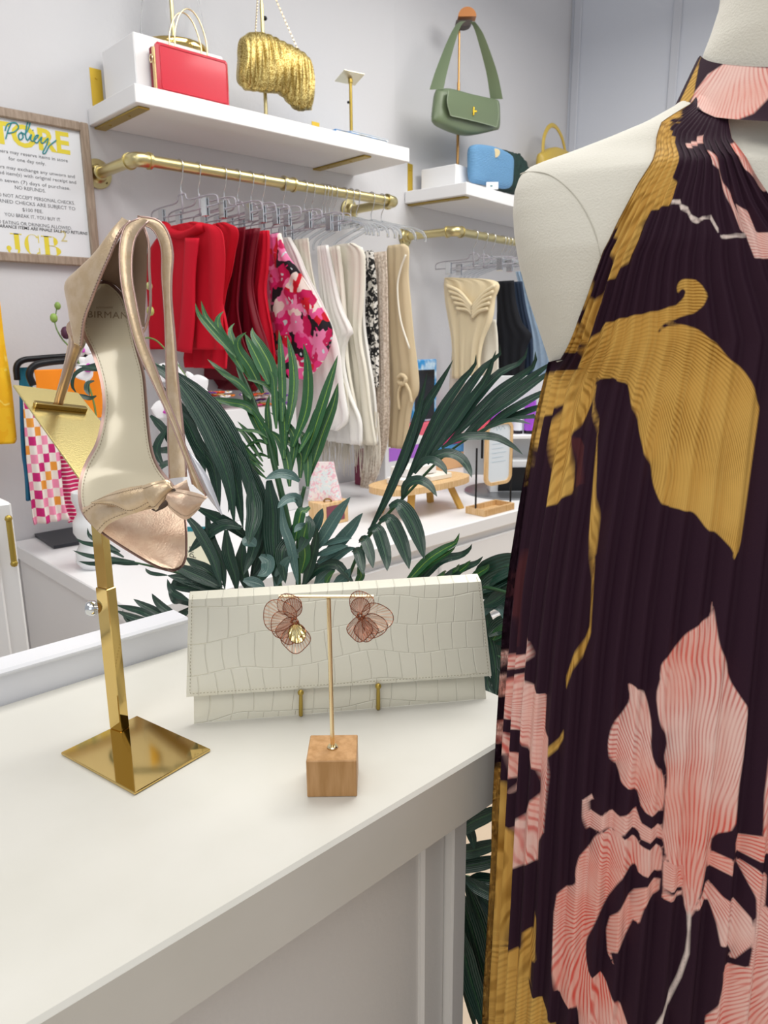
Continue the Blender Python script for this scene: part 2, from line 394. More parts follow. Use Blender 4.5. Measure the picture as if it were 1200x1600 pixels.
# straps
def ribbon(name, A, B, m, parent, th=.0016, bul=.0015, n=50, edge=True):
    mb = MB(); G = between(W3(A), W3(B), n, 7, bul, -FW); grid(mb, G, -th); o = obj(name, mb, m, parent, smooth=60)
    if edge:
        mb = MB(); tube(mb, G[:, 6], .0009, 6); tube(mb, G[:, 0], .0007, 6); obj('strap_edge', mb, EDGE, o, smooth=True)
    return o
sA0 = [(219, 341, .598), (197, 352, .592), (188, 380, .588), (187, 410, .585), (190, 445, .583), (199, 489, .582), (214, 545, .582), (238, 597, .583), (258, 639, .586), (277, 685, .589), (292, 725, .592), (301, 757, .594)]
sA1 = [(232, 345, .600), (214, 366, .594), (207, 392, .590), (206, 432, .586), (212, 470, .585), (224, 525, .584), (243, 574, .585), (262, 625, .588), (281, 672, .590), (297, 718, .593), (314, 757, .595), (322, 775, .596)]
ribbon('front_strap', sA0, sA1, LEA, shoe)
sB1 = [(215, 338, .606), (246, 344, .606), (262, 363, .607), (270, 395, .608), (268, 432, .608), (268, 470, .608), (273, 526, .609), (277, 582, .611), (283, 639, .613), (289, 702, .614), (291, 745, .614)]
sB0 = [(218, 350, .607), (238, 358, .608), (250, 380, .610), (253, 402, .611), (253, 432, .612), (257, 489, .612), (259, 545, .613), (260, 601, .615), (262, 657, .617), (263, 710, .617), (265, 748, .617)]
ribbon('rear_strap', sB0, sB1, LEA, shoe)
# flared silver strap end on the far side
ribbon('side_strap', [(289, 690, .603), (303, 732, .602), (319, 768, .602), (346, 805, .602)], [(294, 702, .604), (316, 730, .603), (331, 758, .602), (348, 804, .602)], mat('pale_silver_leather', '#cfd0d6', .3, .5), shoe, edge=False)
# toe band and bow
def patch(name, A, B, m, bul=.003, n=20, th=.0014, k=9, st=True):
    mb = MB(); G = between(W3(A), W3(B), n, k, bul, -FW); grid(mb, G, -th); o = obj(name, mb, m, shoe, smooth=60)
    if st:
        mb = MB(); P = rs(G[:, 1]-FW*.0003, n*3)
        for i in range(0, n*3-1, 2): tube(mb, [P[i], P[i+1]], .0003, 4)
        P = rs(G[:, -2]-FW*.0003, n*3)
        for i in range(0, n*3-1, 2): tube(mb, [P[i], P[i+1]], .0003, 4)
        obj('stitching', mb, STITCH, o)
    return o
patch('toe_band', [(128, 797, .612), (150, 783, .604), (190, 775, .592), (240, 768, .588), (280, 766, .594), (292, 772, .606)],
      [(157, 834, .600), (172, 818, .594), (204, 804, .584), (240, 794, .580), (275, 790, .586), (291, 800, .600)], LEA, .004)
patch('bow_loop', [(144, 785, .594), (165, 774, .588), (190, 764, .581), (222, 758, .576)], [(146, 787, .592), (180, 791, .584), (207, 803, .578), (246, 783, .572)], LEA, .005)
patch('bow_knot', [(222, 759, .572), (240, 753, .569), (262, 750, .570), (271, 762, .572)], [(240, 797, .572), (246, 796, .570), (258, 780, .569), (272, 764, .571)], LEA, .004)
patch('bow_tail', [(268, 764, .572), (290, 766, .570), (310, 771, .574), (325, 777, .578)], [(258, 786, .572), (270, 800, .572), (291, 812, .574), (312, 795, .578)], LEAP, .005)
patch('bow_corner', [(270, 760, .576), (292, 749, .580)], [(276, 770, .576), (298, 770, .582)], LEAP, .001, n=8, st=False)
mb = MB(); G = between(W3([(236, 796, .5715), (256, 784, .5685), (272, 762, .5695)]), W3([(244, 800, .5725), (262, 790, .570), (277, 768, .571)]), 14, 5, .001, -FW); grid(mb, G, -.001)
obj('bow_opening', mb, mat('opening_shade', '#4a382c', .6), shoe, smooth=True)  # dark sheet: shade inside the knot's opening, put into the colour
# stiletto heel
hc = [PZ(118, 512, .655), PZ(121, 530, .668), PZ(112, 560, .690), PZ(101, 597, .712), PZ(92, 628, .728)]
mb = MB(); tube(mb, cr(hc, 8), [.0098, .0095, .0068, .0058, .0056], 16, sq=.8); obj('stiletto_heel', mb, mat('metallic_heel', '#b49a86', .22, .6), shoe, smooth=50)
# ramp plate of the stand, under heel tip and ball
ht = PZ(90, 640, .736); bt = PZ(174, 752, .668); pw = .0195
ldir = (ht-bt); ldir /= np.linalg.norm(ldir)
TL, TR = PZ(36, 610, .724), PZ(108, 605, .776); wd = TR-TL; wd /= np.linalg.norm(wd); nn = np.cross(wd, ldir); wd = wd-ldir*np.dot(wd, ldir); wd /= np.linalg.norm(wd); nn = np.cross(wd, ldir)
if nn[2] < 0: nn = -nn
pm = (TL+TR)/2
ln = np.dot(pm-bt, ldir)
hw = .033
mb = MB(); box(mb, (-hw, -.0025, 0), (hw, 0, ln+.02), (wd, nn, ldir), pm-ldir*(ln+.02), bev=.0004); rp = obj('ramp_plate', mb, mat('brushed_brass_plate', '#d8c684', .25, .9, bump=(600, .08)), stand)
c0 = onP(94, 640, pm, nn)
mb = MB(); box(mb, (-.026, 0, -.003), (.026, .006, .003), (wd, nn, ldir), c0, bev=.0008); obj('heel_stop_bar', mb, BRASS, stand)
# short link from pole top to ramp
mb = MB(); pt = PF*np.array([1, 1, 0])+ZZ*(ztop+.01); tube(mb, [pt, pm-ldir*(ln+.012)-nn*.002], .004, 8); obj('hinge_link', mb, BRASS, stand)

# ================================================================= CLUTCH on easel
bl, br = onZ(303, 1131, ZC), onZ(760, 1092, ZC); cx_ = (br-bl); CLW = np.linalg.norm(cx_); cx_ /= CLW; cyn = np.cross(ZZ, cx_)   # cyn points away
lean = radians(14); cz_ = ZZ*cos(lean)+cyn*sin(lean); cn = np.cross(cz_, cx_); cn = -cn if np.dot(cn, cyn) < 0 else cn    # away normal
CO = bl+cx_*0+ZZ*.0035
def cpl(x, y, d=0):
    p = onP(x, y, CO-cn*d, cn); return np.array([np.dot(p-CO, cx_), np.dot(p-CO, cz_)])
def cw(x, z, d=0): return CO+cx_*x+cz_*z-cn*d
def crocmat():
    m = mat('cream_croc_leather', '#dedbca', .3, coat=.3); nt = m.node_tree; b = nt.nodes['Principled BSDF']
    at = nd(nt, 'ShaderNodeAttribute', attribute_name='uvc')
    nz = nd(nt, 'ShaderNodeTexNoise'); nz.inputs['Scale'].default_value = 9; nz.inputs['Detail'].default_value = 1; nt.links.new(at.outputs['Vector'], nz.inputs['Vector'])
    sb_ = nd(nt, 'ShaderNodeVectorMath', operation='SUBTRACT'); sb_.inputs[1].default_value = (.5, .5, .5); nt.links.new(nz.outputs['Color'], sb_.inputs[0])
    sc = nd(nt, 'ShaderNodeVectorMath', operation='SCALE'); sc.inputs['Scale'].default_value = .035; nt.links.new(sb_.outputs[0], sc.inputs[0])
    ad = nd(nt, 'ShaderNodeVectorMath', operation='ADD'); nt.links.new(at.outputs['Vector'], ad.inputs[0]); nt.links.new(sc.outputs[0], ad.inputs[1])
    br_ = nd(nt, 'ShaderNodeTexBrick'); br_.inputs['Scale'].default_value = 1; br_.inputs['Brick Width'].default_value = .017; br_.inputs['Row Height'].default_value = .0285
    br_.inputs['Mortar Size'].default_value = .0009; br_.inputs['Mortar Smooth'].default_value = 1; br_.offset = .37; br_.squash = 1.25; br_.squash_frequency = 3
    nt.links.new(ad.outputs[0], br_.inputs['Vector'])
    n2 = nd(nt, 'ShaderNodeTexNoise'); n2.inputs['Scale'].default_value = 250; nt.links.new(at.outputs['Vector'], n2.inputs['Vector'])
    mu = nd(nt, 'ShaderNodeMath', operation='MULTIPLY_ADD'); mu.inputs[1].default_value = -1; nt.links.new(br_.outputs['Fac'], mu.inputs[0])
    m3 = nd(nt, 'ShaderNodeMath', operation='MULTIPLY'); m3.inputs[1].default_value = .15; nt.links.new(n2.outputs[0], m3.inputs[0]); nt.links.new(m3.outputs[0], mu.inputs[2])
    bp = nd(nt, 'ShaderNodeBump'); bp.inputs['Strength'].default_value = .55; bp.inputs['Distance'].default_value = .0012
    nt.links.new(mu.outputs[0], bp.inputs['Height']); nt.links.new(bp.outputs[0], b.inputs['Normal']); return m
CROC = crocmat()
def setuvc(o, pts):
    a = o.data.attributes.new('uvc', 'FLOAT_VECTOR', 'POINT'); a.data.foreach_set('vector', np.array(pts, float).reshape(-1))
clu = empty('clutch_bag', (bl+br)/2, 'cream crocodile embossed envelope clutch standing behind the earring stand', 'bag')
# quad corners in the clutch plane
TLc, TRc = cpl(296, 925, .0), cpl(748, 897, .0); FL, FR = cpl(291, 1089, .011), cpl(768, 1056, .011)
BL_, BR_ = cpl(303, 1131, .0), cpl(760, 1092, .0)
def quadgrid(P00, P10, P01, P11, nu, nv, dfun):
    G = np.zeros((nu, nv, 3)); U = []
    for i in range(nu):
        for j in range(nv):
            u, v = i/(nu-1), j/(nv-1); p = (P00*(1-u)+P10*u)*(1-v)+(P01*(1-u)+P11*u)*v; G[i, j] = cw(p[0], p[1], dfun(u, v)); U.append((p[0], p[1], 0))
    return G, U
G, U = quadgrid(BL_, BR_, TLc+[.003, -.004], TRc+[-.003, -.004], 40, 16, lambda u, v: -.001+.004*(1-(2*u-1)**8)*(1-(2*v-1)**8))
mb = MB(); grid(mb, G, -.012); o = obj('body', mb, CROC, clu, smooth=45)
V = np.array([v.co for v in o.data.vertices])+np.array(wloc(clu)); setuvc(o, [(np.dot(p-CO, cx_), np.dot(p-CO, cz_), 0) for p in V])
def flapd(u, v): return .0065+.004*(1-(2*u-1)**10)*sin(min(1, max(0, v))*pi)**.5-(.012*max(0, v-.93)/.07 if v > .93 else 0)+.0045*(1-v)
G, U = quadgrid(FL, FR, TLc, TRc, 60, 30, flapd)
mb = MB(); grid(mb, G, -.0022); o = obj('flap', mb, CROC, clu, smooth=45)
V = np.array([v.co for v in o.data.vertices])+np.array(wloc(clu)); setuvc(o, [(np.dot(p-CO, cx_)+.3, np.dot(p-CO, cz_)+.004, 0) for p in V])
flap = o
mb = MB()
P = []
for u in np.linspace(.985, .985, 1): pass
def fp(u, v): p = (FL*(1-u)+FR*u)*(1-v)+(TLc*(1-u)+TRc*u)*v; return cw(p[0], p[1], flapd(u, v)+.0026)
path = [fp(.012, .97)]+[fp(.012, v) for v in np.linspace(.95, .04, 20)]+[fp(u, .035) for u in np.linspace(.015, .985, 60)]+[fp(.988, v) for v in np.linspace(.04, .97, 20)]
P = rs(path, 300)
for i in range(0, 299, 2): tube(mb, [P[i], P[i+1]], .00035, 4)
obj('stitching', mb, mat('cream_thread', '#a8a28c', .7), flap)
# easel
eas = empty('clutch_easel', (bl+br)/2+cyn*.03, 'small brass easel with two pegs holding up the cream clutch', 'easel')
for (x, yt, yb) in ((470, 1083, 1117), (591, 1073, 1107)):
    q = cpl(x, yt, .012); pz = cpl(x, yb, .016)
    mb = MB(); tip = cw(q[0], q[1], .012); ft = cw(pz[0], pz[1], .014)
    ft = onZ(x, yb, ZC+.002)
    tube(mb, [tip, tip*.5+ft*.5, ft], [.0018, .0021, .0021], 10); sph(mb, tip-FH*.001+ZZ*.001, .0032); 
    tube(mb, [ft, np.array([ft[0], ft[1], ZC+.0022])+cyn*.05], .002, 8)
    obj('peg', mb, BRASSP, eas, smooth=45)
mb = MB(); a = cw(CLW*.42, .0, -.02); b_ = cw(CLW*.42, .11, -.018)
tube(mb, [a, b_], .002, 8); tube(mb, [b_, cw(CLW*.42, .0, -.075)], .002, 8); tube(mb, [cw(CLW*.36, .004, -.017), cw(CLW*.66, .004, -.017)], .002, 8)
obj('back_leg', mb, BRASSP, eas, smooth=45)

# ================================================================= EARRING STAND
c1, c2 = onZ(480, 1246, ZC), onZ(558, 1245, ZC); cs = np.linalg.norm(c2-c1); kx = (c2-c1)/cs; ky = np.cross(ZZ, kx)
co = (c1+c2)/2+ky*cs/2
est = empty('earring_stand', co, 'T-shaped gold earring stand on a small beech wood cube', 'jewellery stand')
mb = MB(); hgt = onP(519, 1189, c1, ky)[2]-ZC; box(mb, (-cs/2, -cs/2, 0), (cs/2, cs/2, hgt), (kx, ky, ZZ), co, bev=.0008); obj('wooden_cube', mb, BEECH, est)
rb = co+ZZ*hgt; zt_ = onP(513, 935, rb, FH)[2]; rtp = np.array([rb[0], rb[1], zt_])
mb = MB(); tube(mb, [rb, rtp], .0019, 12); obj('rod', mb, GOLDW, est, smooth=45)
mb = MB(); lathe(mb, rb, [(.0045, 0), (.0048, .001), (.004, .002), (.0022, .0022)], 20); obj('rod_collar', mb, GOLDW, est, smooth=40)
bL, bR = onP(436, 932, rtp, FH), onP(584, 932, rtp, FH)
mb = MB(); tube(mb, [bL, bR], .0014, 10); obj('crossbar', mb, GOLDW, est, smooth=45)
PET = mat('rose_gold_mesh_petal', '#d2a184', .3, .6, alpha=.42); 
def petmat(name, c, al):
    m = mat(name, c, .3, .25); nt = m.node_tree; b = nt.nodes['Principled BSDF']
    at = nd(nt, 'ShaderNodeAttribute', attribute_name='uvc'); sp = nd(nt, 'ShaderNodeSeparateXYZ'); nt.links.new(at.outputs['Vector'], sp.inputs[0])
    mm = nd(nt, 'ShaderNodeMath', operation='MULTIPLY'); mm.inputs[1].default_value = 150; nt.links.new(sp.outputs[0], mm.inputs[0])
    sn = nd(nt, 'ShaderNodeMath', operation='SINE'); nt.links.new(mm.outputs[0], sn.inputs[0])
    r = nd(nt, 'ShaderNodeMapRange'); r.inputs[1].default_value = .2; r.inputs[2].default_value = .7; r.inputs[3].default_value = al; r.inputs[4].default_value = .85
    nt.links.new(sn.outputs[0], r.inputs[0]); nt.links.new(r.outputs[0], b.inputs['Alpha']); return m
PETA, PETB = petmat('pale_petal_mesh', '#e3bda2', .22), petmat('copper_petal_mesh', '#b8775a', .4)
WIRE = mat('copper_wire', '#8c5238', .3, .8)
def petal(parent, base, cen, r, m, depth, squash=1.0, name='petal', curl=.004, lobes=0, sub=None):
    """disc-like cupped petal, base/cen px, r px radius"""
    Zp = float(np.dot(rtp-CAM, FW))-.0035-depth
    n, k = 8, 28; V = []; Fc = []; U = []; rim = []
    bx, by = base; cx, cy = cen
    for i in range(n+1):
        for j in range(k+1):
            t = -pi*.98+2*pi*.98*j/k+atan2(cy-by, cx-bx)
            rr = r*(1+(.07*cos(lobes*t) if lobes else 0))
            X = cx+rr*cos(t); Y = cy+rr*squash*sin(t); s = i/n
            x = bx+(X-bx)*s; y = by+(Y-by)*s
            V.append(PZ(x, y, Zp+curl*(1-(2*s-1)**2)+.0015*sin(9*t)*s)); U.append((j/k, s, 0))
            if i == n: rim.append(PZ(X, Y, Zp+.0015*sin(9*t)))
    for i in range(n):
        for j in range(k): a = i*(k+1)+j; Fc.append((a, a+1, a+k+2, a+k+1))
    mb = MB(); mb.add(V, Fc); o = obj(name, mb, m, parent, smooth=True); setuvc(o, U)
    mb = MB(); tube(mb, rim, .00035, 5, closed=False); obj('wire_rim', mb, WIRE, o)
    return o
for nm, lab, top, top2, knot, big, low in (
    ('earring', 'left petal earring of rose gold mesh with a bright gold lower petal, on the crossbar', (451, 944), (455, 950), (460, 971), [((436, 962), 26, PETA), ((444, 976), 22, PETA)], [((452, 986), 20, PETB), ((462, 998), 22, PETA)]),
    ('earring', 'right petal earring of copper mesh petals, on the crossbar', (564, 940), (561, 949), (563, 963), [((588, 966), 25, PETA), ((584, 978), 20, PETA)], [((562, 983), 19, PETB), ((572, 984), 18, PETB)])):
    er = empty(nm, PZ(knot[0], knot[1], np.dot(rtp-CAM, FW)-.008), lab, 'earring', 'pair of petal earrings')
    petal(er, (knot[0], knot[1]-4), top, 19, PETA, 0, .85, lobes=3)
    petal(er, (knot[0], knot[1]-3), (top2[0]+2, top2[1]), 15, PETB, .003, 1.0)
    for c, r, m in big: petal(er, knot, c, r, m, .004, .95, lobes=3)
    for c, r, m in low: petal(er, knot, c, r, m, .007, 1.0, lobes=4)
    if knot[0] < 500: petal(er, knot, (464, 990), 14, mat('bright_gold_petal', '#ecd9a0', .15, 1), .010, 1.1, curl=.003)
    mb = MB(); Zk = np.dot(rtp-CAM, FW)-.014
    for k in range(6): sph(mb, PZ(knot[0]+5*cos(k), knot[1]+4*sin(k), Zk), .0012, 8)
    obj('knot_beads', mb, WIRE, er, smooth=True)
#PART2
# ================================================================= BACK COUNTER
ZB = .70; XB = .68; YB2 = 1.54
bc = empty('back_counter', (1.5, 2.0, 0), 'long low white counter running along the back wall under the clothes rails', 'counter')
mb = MB(); box(mb, (XB, YB2, ZB-.045), (3.75, WY-.01, ZB), bev=.003); obj('worktop', mb, WHITE, bc)
mb = MB(); box(mb, (XB+.02, YB2+.025, 0), (3.73, WY-.01, ZB-.045)); obj('body', mb, WHITE, bc)
for i in range(3):
    x0 = XB+.05+i*1.0; mb = MB(); box(mb, (x0, YB2+.012, .34), (x0+.96, YB2+.026, ZB-.075), bev=.003); obj('drawer_front', mb, WHITE, bc)
    mb = MB(); box(mb, (x0, YB2+.012, .06), (x0+.96, YB2+.026, .325), bev=.003); obj('drawer_front', mb, WHITE, bc)
# left cabinet with a brass hinge
HINGE = BRASSP
qa = onY(50, 1038, 1.22); XC = qa[0]; zc1 = onP(24, 783, (XC, 1.22, 0), np.array([0, 1., 0]))[2]
cab = empty('white_cabinet', (XC-.25, 1.4, 0), 'white cabinet door with a small brass hinge at the left edge of the picture', 'cabinet')
mb = MB(); box(mb, (XC-.5, 1.22, 0), (XC, 1.62, zc1), bev=.004); obj('body', mb, WHITE, cab)
mb = MB(); box(mb, (XC-.46, 1.208, .3), (XC-.03, 1.219, zc1-.05), bev=.004); obj('door', mb, WHITE, cab)
mb = MB(); za = onY(27, 845, 1.2)[2]; tube(mb, [(XC-.012, 1.204, za-.032), (XC-.012, 1.204, za+.032)], .0045, 10); sph(mb, (XC-.012, 1.204, za+.036), .006, 8); sph(mb, (XC-.012, 1.204, za-.036), .006, 8); obj('hinge', mb, HINGE, cab, smooth=45)

# ================================================================= WALL UNITS
AX1 = (np.array([1., 0, 0]), np.array([0, -1., 0]), ZZ); O1 = np.array([0, WY, 0])       # x along wall, y out from wall
AX2 = (D2, -N2, ZZ); O2 = H2.copy()
def pw(ax, o, x, y, off):
    """point at distance off in front of the wall frame -> local (x, z)"""
    p = onP(x, y, o+ax[1]*off, ax[1]); return float(np.dot(p-o, ax[0])), float(p[2])
def L(ax, o, x, y, z): return o+ax[0]*x+ax[1]*y+ZZ*z
def shelf(ax, o, x0, x1, zb, dep, th, label, brackets, group=None):
    sh = empty('wall_shelf', L(ax, o, (x0+x1)/2, dep/2, zb), label, 'shelf', group)
    mb = MB(); box(mb, (x0, .002, zb), (x1, dep, zb+th), ax, o, bev=.002); obj('board', mb, WHITE, sh)
    for bx in brackets:
        mb = MB(); box(mb, (bx-.018, .003, zb-.006), (bx+.018, dep*.93, zb-.0005), ax, o, bev=.002)
        for yy in (.07, .2): lathe(mb, L(ax, o, bx, yy, zb-.0078), [(.004, 0), (.004, .003)], 10)
        a = obj('bracket_arm', mb, BRASSP, sh)
        mb = MB(); box(mb, (bx-.018, .0005, zb-.006), (bx+.018, .0018, zb+.165), ax, o); 
        lathe(mb, L(ax, o, bx, .002, zb+.14), [(.004, 0), (.004, .003)], 10, (ax[0], ZZ, ax[1])); obj('bracket_plate', mb, BRASSY, sh)
    return sh
DEP = .315
xa, za_ = pw(AX1, O1, 139, 197, 0); xf, zf = pw(AX1, O1, 213, 170, DEP); xr, zr = pw(AX1, O1, 640, 262, DEP)
SZ = za_; TH = .048
xbk = pw(AX1, O1, 145, 150, 0)[0]; xbr = pw(AX1, O1, 520, 272, .05)[0]
shelf(AX1, O1, xa, xr, SZ, DEP, TH, 'long white wall shelf above the left clothes rail, on brass brackets', (xa+.035, xr-.19), None)
xa2, za2 = pw(AX2, O2, 632, 318, 0); x_, z_ = pw(AX2, O2, 725, 305, DEP); SZ2 = za2
shelf(AX2, O2, xa2, 1.95, SZ2, DEP, TH, 'white wall shelf on the right holding the green and blue bags', (xa2+.04, 1.6), None)
def rail(ax, o, xl, xr, z, proj, label, joints=()):
    rt = empty('clothes_rail', L(ax, o, (xl+xr)/2, proj, z), label, 'clothes rail')
    R = .0165
    mb = MB(); tube(mb, [L(ax, o, xl+.02, proj, z), L(ax, o, xr-.02, proj, z)], R, 20); obj('pipe', mb, BRASS2, rt, smooth=45)
    for x, s in ((xl, 1), (xr, -1)):
        if x > 1.9 and ax is AX2: pass
        mb = MB(); tube(mb, [L(ax, o, x, .012, z), L(ax, o, x, proj-.035, z)], R, 20); obj('arm', mb, BRASS2, rt, smooth=45)
        mb = MB(); c = cr([L(ax, o, x, proj-.045, z), L(ax, o, x, proj-.022, z), L(ax, o, x+s*.006, proj-.006, z), L(ax, o, x+s*.022, proj, z), L(ax, o, x+s*.045, proj, z)], 6); tube(mb, c, .0205, 20)
        tube(mb, [c[0], c[0]+(c[1]-c[0])*2.2], .0235, 20); tube(mb, [c[-1], c[-1]+(c[-2]-c[-1])*2.2], .0235, 20); obj('elbow', mb, BRASS2, rt, smooth=45)
        mb = MB(); lathe(mb, L(ax, o, x, .001, z), [(.043, 0), (.044, .003), (.043, .006), (.028, .008), (.024, .012), (.022, .028), (.019, .029)], 28, (ax[0], ZZ, ax[1])); f_ = obj('flange', mb, BRASS2, rt, smooth=35)
        for k in range(4):
            t = pi/4+k*pi/2; mb = MB(); lathe(mb, L(ax, o, x+.033*cos(t), .0066, z+.033*sin(t)), [(.005, 0), (.0045, .0018)], 10, (ax[0], ZZ, ax[1])); obj('screw', mb, mat('screw_head', '#6b5a33', .4, .7) if 'screw_head' not in bpy.data.materials else bpy.data.materials['screw_head'], f_)
    for j in joints:
        mb = MB(); tube(mb, [L(ax, o, j-.02, proj, z), L(ax, o, j+.02, proj, z)], .0205, 20); tube(mb, [L(ax, o, j-.023, proj, z), L(ax, o, j-.016, proj, z)], .0235, 20); tube(mb, [L(ax, o, j+.016, proj, z), L(ax, o, j+.023, proj, z)], .0235, 20); obj('coupling', mb, BRASS2, rt, smooth=45)
    return rt
PRJ = .265
xl1, zr1 = pw(AX1, O1, 152, 272, 0); xr1 = pw(AX1, O1, 525, 325, 0)[0]
xr1 = pw(AX1, O1, 617, 319, PRJ)[0]
rail(AX1, O1, xl1, xr1, zr1, PRJ, 'brass pipe clothes rail on the left carrying the red and white garments', (pw(AX1, O1, 451, 290, PRJ)[0],))
xl2, zr2 = pw(AX2, O2, 632, 370, 0)
rail(AX2, O2, xl2, 1.85, zr2, PRJ, 'brass pipe clothes rail on the right carrying the cream and black garments', ())

# ================================================================= POLICY SIGN
p0 = onY(137, 193, WY-.02); xsr = p0[0]; ztp = p0[2]; zbt = onY(148, 417, WY-.02)[2]; SW = 2*(xsr-onY(48, 300, WY-.0146)[0]); xsl = xsr-SW
sg = empty('store_policy_sign', (xsr-SW/2, WY-.012, zbt), 'framed store policy notice hanging on the back wall at the left', 'sign')
fwid = .026
for nm, lo, hi in (('frame_bar', (xsl, WY-.026, zbt), (xsl+fwid, WY-.002, ztp)), ('frame_bar', (xsr-fwid, WY-.026, zbt), (xsr, WY-.002, ztp)), ('frame_bar', (xsl+fwid, WY-.026, zbt), (xsr-fwid, WY-.002, zbt+fwid)), ('frame_bar', (xsl+fwid, WY-.026, ztp-fwid), (xsr-fwid, WY-.002, ztp))):
    mb = MB(); box(mb, lo, hi, bev=.003); obj(nm, mb, GREYOAK, sg)
mb = MB(); box(mb, (xsl+fwid, WY-.014, zbt+fwid), (xsr-fwid, WY-.006, ztp-fwid)); paper = obj('paper', mb, mat('glossy_paper', '#e3e6ea', .25), sg)
TXT = mat('grey_print', '#5b5d63', .6); YEL = mat('yellow_print', '#e0cf3a', .6); TEAL = mat('teal_print', '#2f8f96', .6); PEN = mat('black_marker', '#222226', .6)
def sgn(px, py):
    p = onY(px, py, WY-.0146); return p[0], p[2]
def sline(mb, s, px, py, hpx, align='CENTER', right=None, wid=None, **k):
    """text centred at px with baseline py, cap height from hpx pixels"""
    x0, z0 = sgn(px, py); z1 = sgn(px, py-hpx)[1]; sz = (z1-z0)/.70
    V, Fc = text_mesh(s, 1.0, 'LEFT', **k); V = np.array(V); wd_ = V[:, 0].max()-V[:, 0].min()
    sx = (wid/wd_) if wid else sz
    xs = x0-sx*wd_/2 if align == 'CENTER' else x0-sx*wd_
    mb.add([(xs+(v[0]-V[:, 0].min())*sx, WY-.0146, z0+v[1]*sz) for v in V], Fc)
xc = (xsl+xsr)/2
def cpx(z): # pixel x of the sign's centre line at height z
    q = np.array([xc, WY-.0146, z])-CAM; zc = q@FW; return 600+F_PX*(q@RT)/zc, 800-F_PX*(q@UP)/zc
def sl2(mb, s, z, h, wid, y=WY-.0146, xo=0, **k):
    V, Fc = text_mesh(s, 1.0, 'LEFT', **k); V = np.array(V); w0 = V[:, 0].min(); wd_ = V[:, 0].max()-w0
    mb.add([(xc+xo-wid/2+(v[0]-w0)*wid/wd_, y, z+v[1]*h/.7) for v in V], Fc)
PH = ztp-zbt
def zrow(py): return onY(100, py, WY-.0146)[2]
def wr(px, py): return 2*(onY(px, py, WY-.0146)[0]-xc)
mb = MB(); sl2(mb, 'STORE', onY(50, 231, WY-.0146)[2], onY(50, 198, WY-.0146)[2]-onY(50, 231, WY-.0146)[2], wr(110, 240), bold=.03); obj('title_print', mb, YEL, sg)
mb = MB()
def scr(pts): tube(mb, [(q[0], WY-.0155, q[2]) for q in (onY(x, y, WY-.0155) for x, y in cr(pts, 8))], .0018, 6)
scr([(9, 217), (13, 203), (18, 192)]); scr([(8, 204), (12, 194), (24, 192), (29, 199), (22, 206), (13, 208)])
scr([(34, 206), (29, 211), (31, 218), (36, 215), (35, 208), (39, 209), (44, 202), (47, 192), (43, 192), (40, 210), (43, 219), (49, 210), (48, 218), (52, 220), (60, 212), (56, 212), (53, 219), (58, 223), (65, 214), (64, 222), (68, 223), (75, 216), (73, 226), (67, 238), (71, 239), (77, 228), (88, 219)])
scr([(51, 203), (52, 204)])
obj('script_print', mb, TEAL, sg)
mb = MB()
rows = [(106, 254, 'Customers may reserve items in store', 55, 246), (72, 264, 'for one day only.', 55, 256), (117, 278, 'Customers may exchange any unworn and', 55, 270), (119, 287, 'undamaged item(s) with original receipt and', 55, 279), (110, 298, 'within seven (7) days of purchase.', 55, 290), (72, 307, 'NO REFUNDS.', 55, 299), (117, 321, 'WE DO NOT ACCEPT PERSONAL CHECKS.', 55, 313), (118, 330, 'RETURNED CHECKS ARE SUBJECT TO', 55, 322), (68, 340, '$100 FEE.', 55, 332), (96, 350, 'YOU BREAK IT, YOU BUY IT.', 55, 342), (113, 362, 'NO EATING OR DRINKING ALLOWED.', 55, 354)]
for rx_, ry_, s_, xx, yy in rows: sl2(mb, s_, onY(xx, yy, WY-.0146)[2], .0095, wr(rx_, ry_), res=2)
obj('body_print', mb, TXT, sg)
mb = MB(); sl2(mb, 'CLEARANCE ITEMS ARE FINALE SALE NO RETURNS', onY(55, 360, WY-.0146)[2], .0085, wr(128, 364)*.98, xo=.02, bold=.012, shear=.15, res=2); obj('handwritten_note', mb, PEN, sg)
# serif initials
zb = onY(52, 398, WY-.0146)[2]; h = onY(52, 367, WY-.0146)[2]-zb
def gl(fn, *polys):
    for p in polys: mb.add([fn(x, z) for x, z in p], [tuple(range(len(p)))])
def stem(x0, z0_, x1, z1_): gl(lambda x, z: (x, WY-.0146, z), [(x0, z0_), (x1, z0_), (x1, z1_), (x0, z1_)])
def arcband(cx, cz, rx, rz, a0, a1, wmax, n=24):
    for i in range(n):
        q = []
        for k in (i, i+1):
            t = a0+(a1-a0)*k/n; wv = .0012+wmax*abs(cos(t))**1.5; q.append((cx+(rx)*cos(t), cz+rz*sin(t), cx+(rx-wv)*cos(t), cz+(rz-.0012)*sin(t)))
        mb.add([(q[0][0], WY-.0146, q[0][1]), (q[1][0], WY-.0146, q[1][1]), (q[1][2], WY-.0146, q[1][3]), (q[0][2], WY-.0146, q[0][3])], [(0, 1, 2, 3)])
xj = onY(19, 395, WY-.0146)[0]; mb = MB()
stem(xj+.010, zb+.012, xj+.024, zb+h); stem(xj+.0, zb+h-.003, xj+.032, zb+h); arcband(xj+.006, zb+.012, .018, .016, -pi, 0, .006); gl(lambda x, z: (x, WY-.0147, z), [(xj-.007+.007*cos(t), zb+.014+.007*sin(t)) for t in np.linspace(0, 2*pi, 12)[:-1]])
obj('letter_print', mb, YEL, sg); mb = MB()
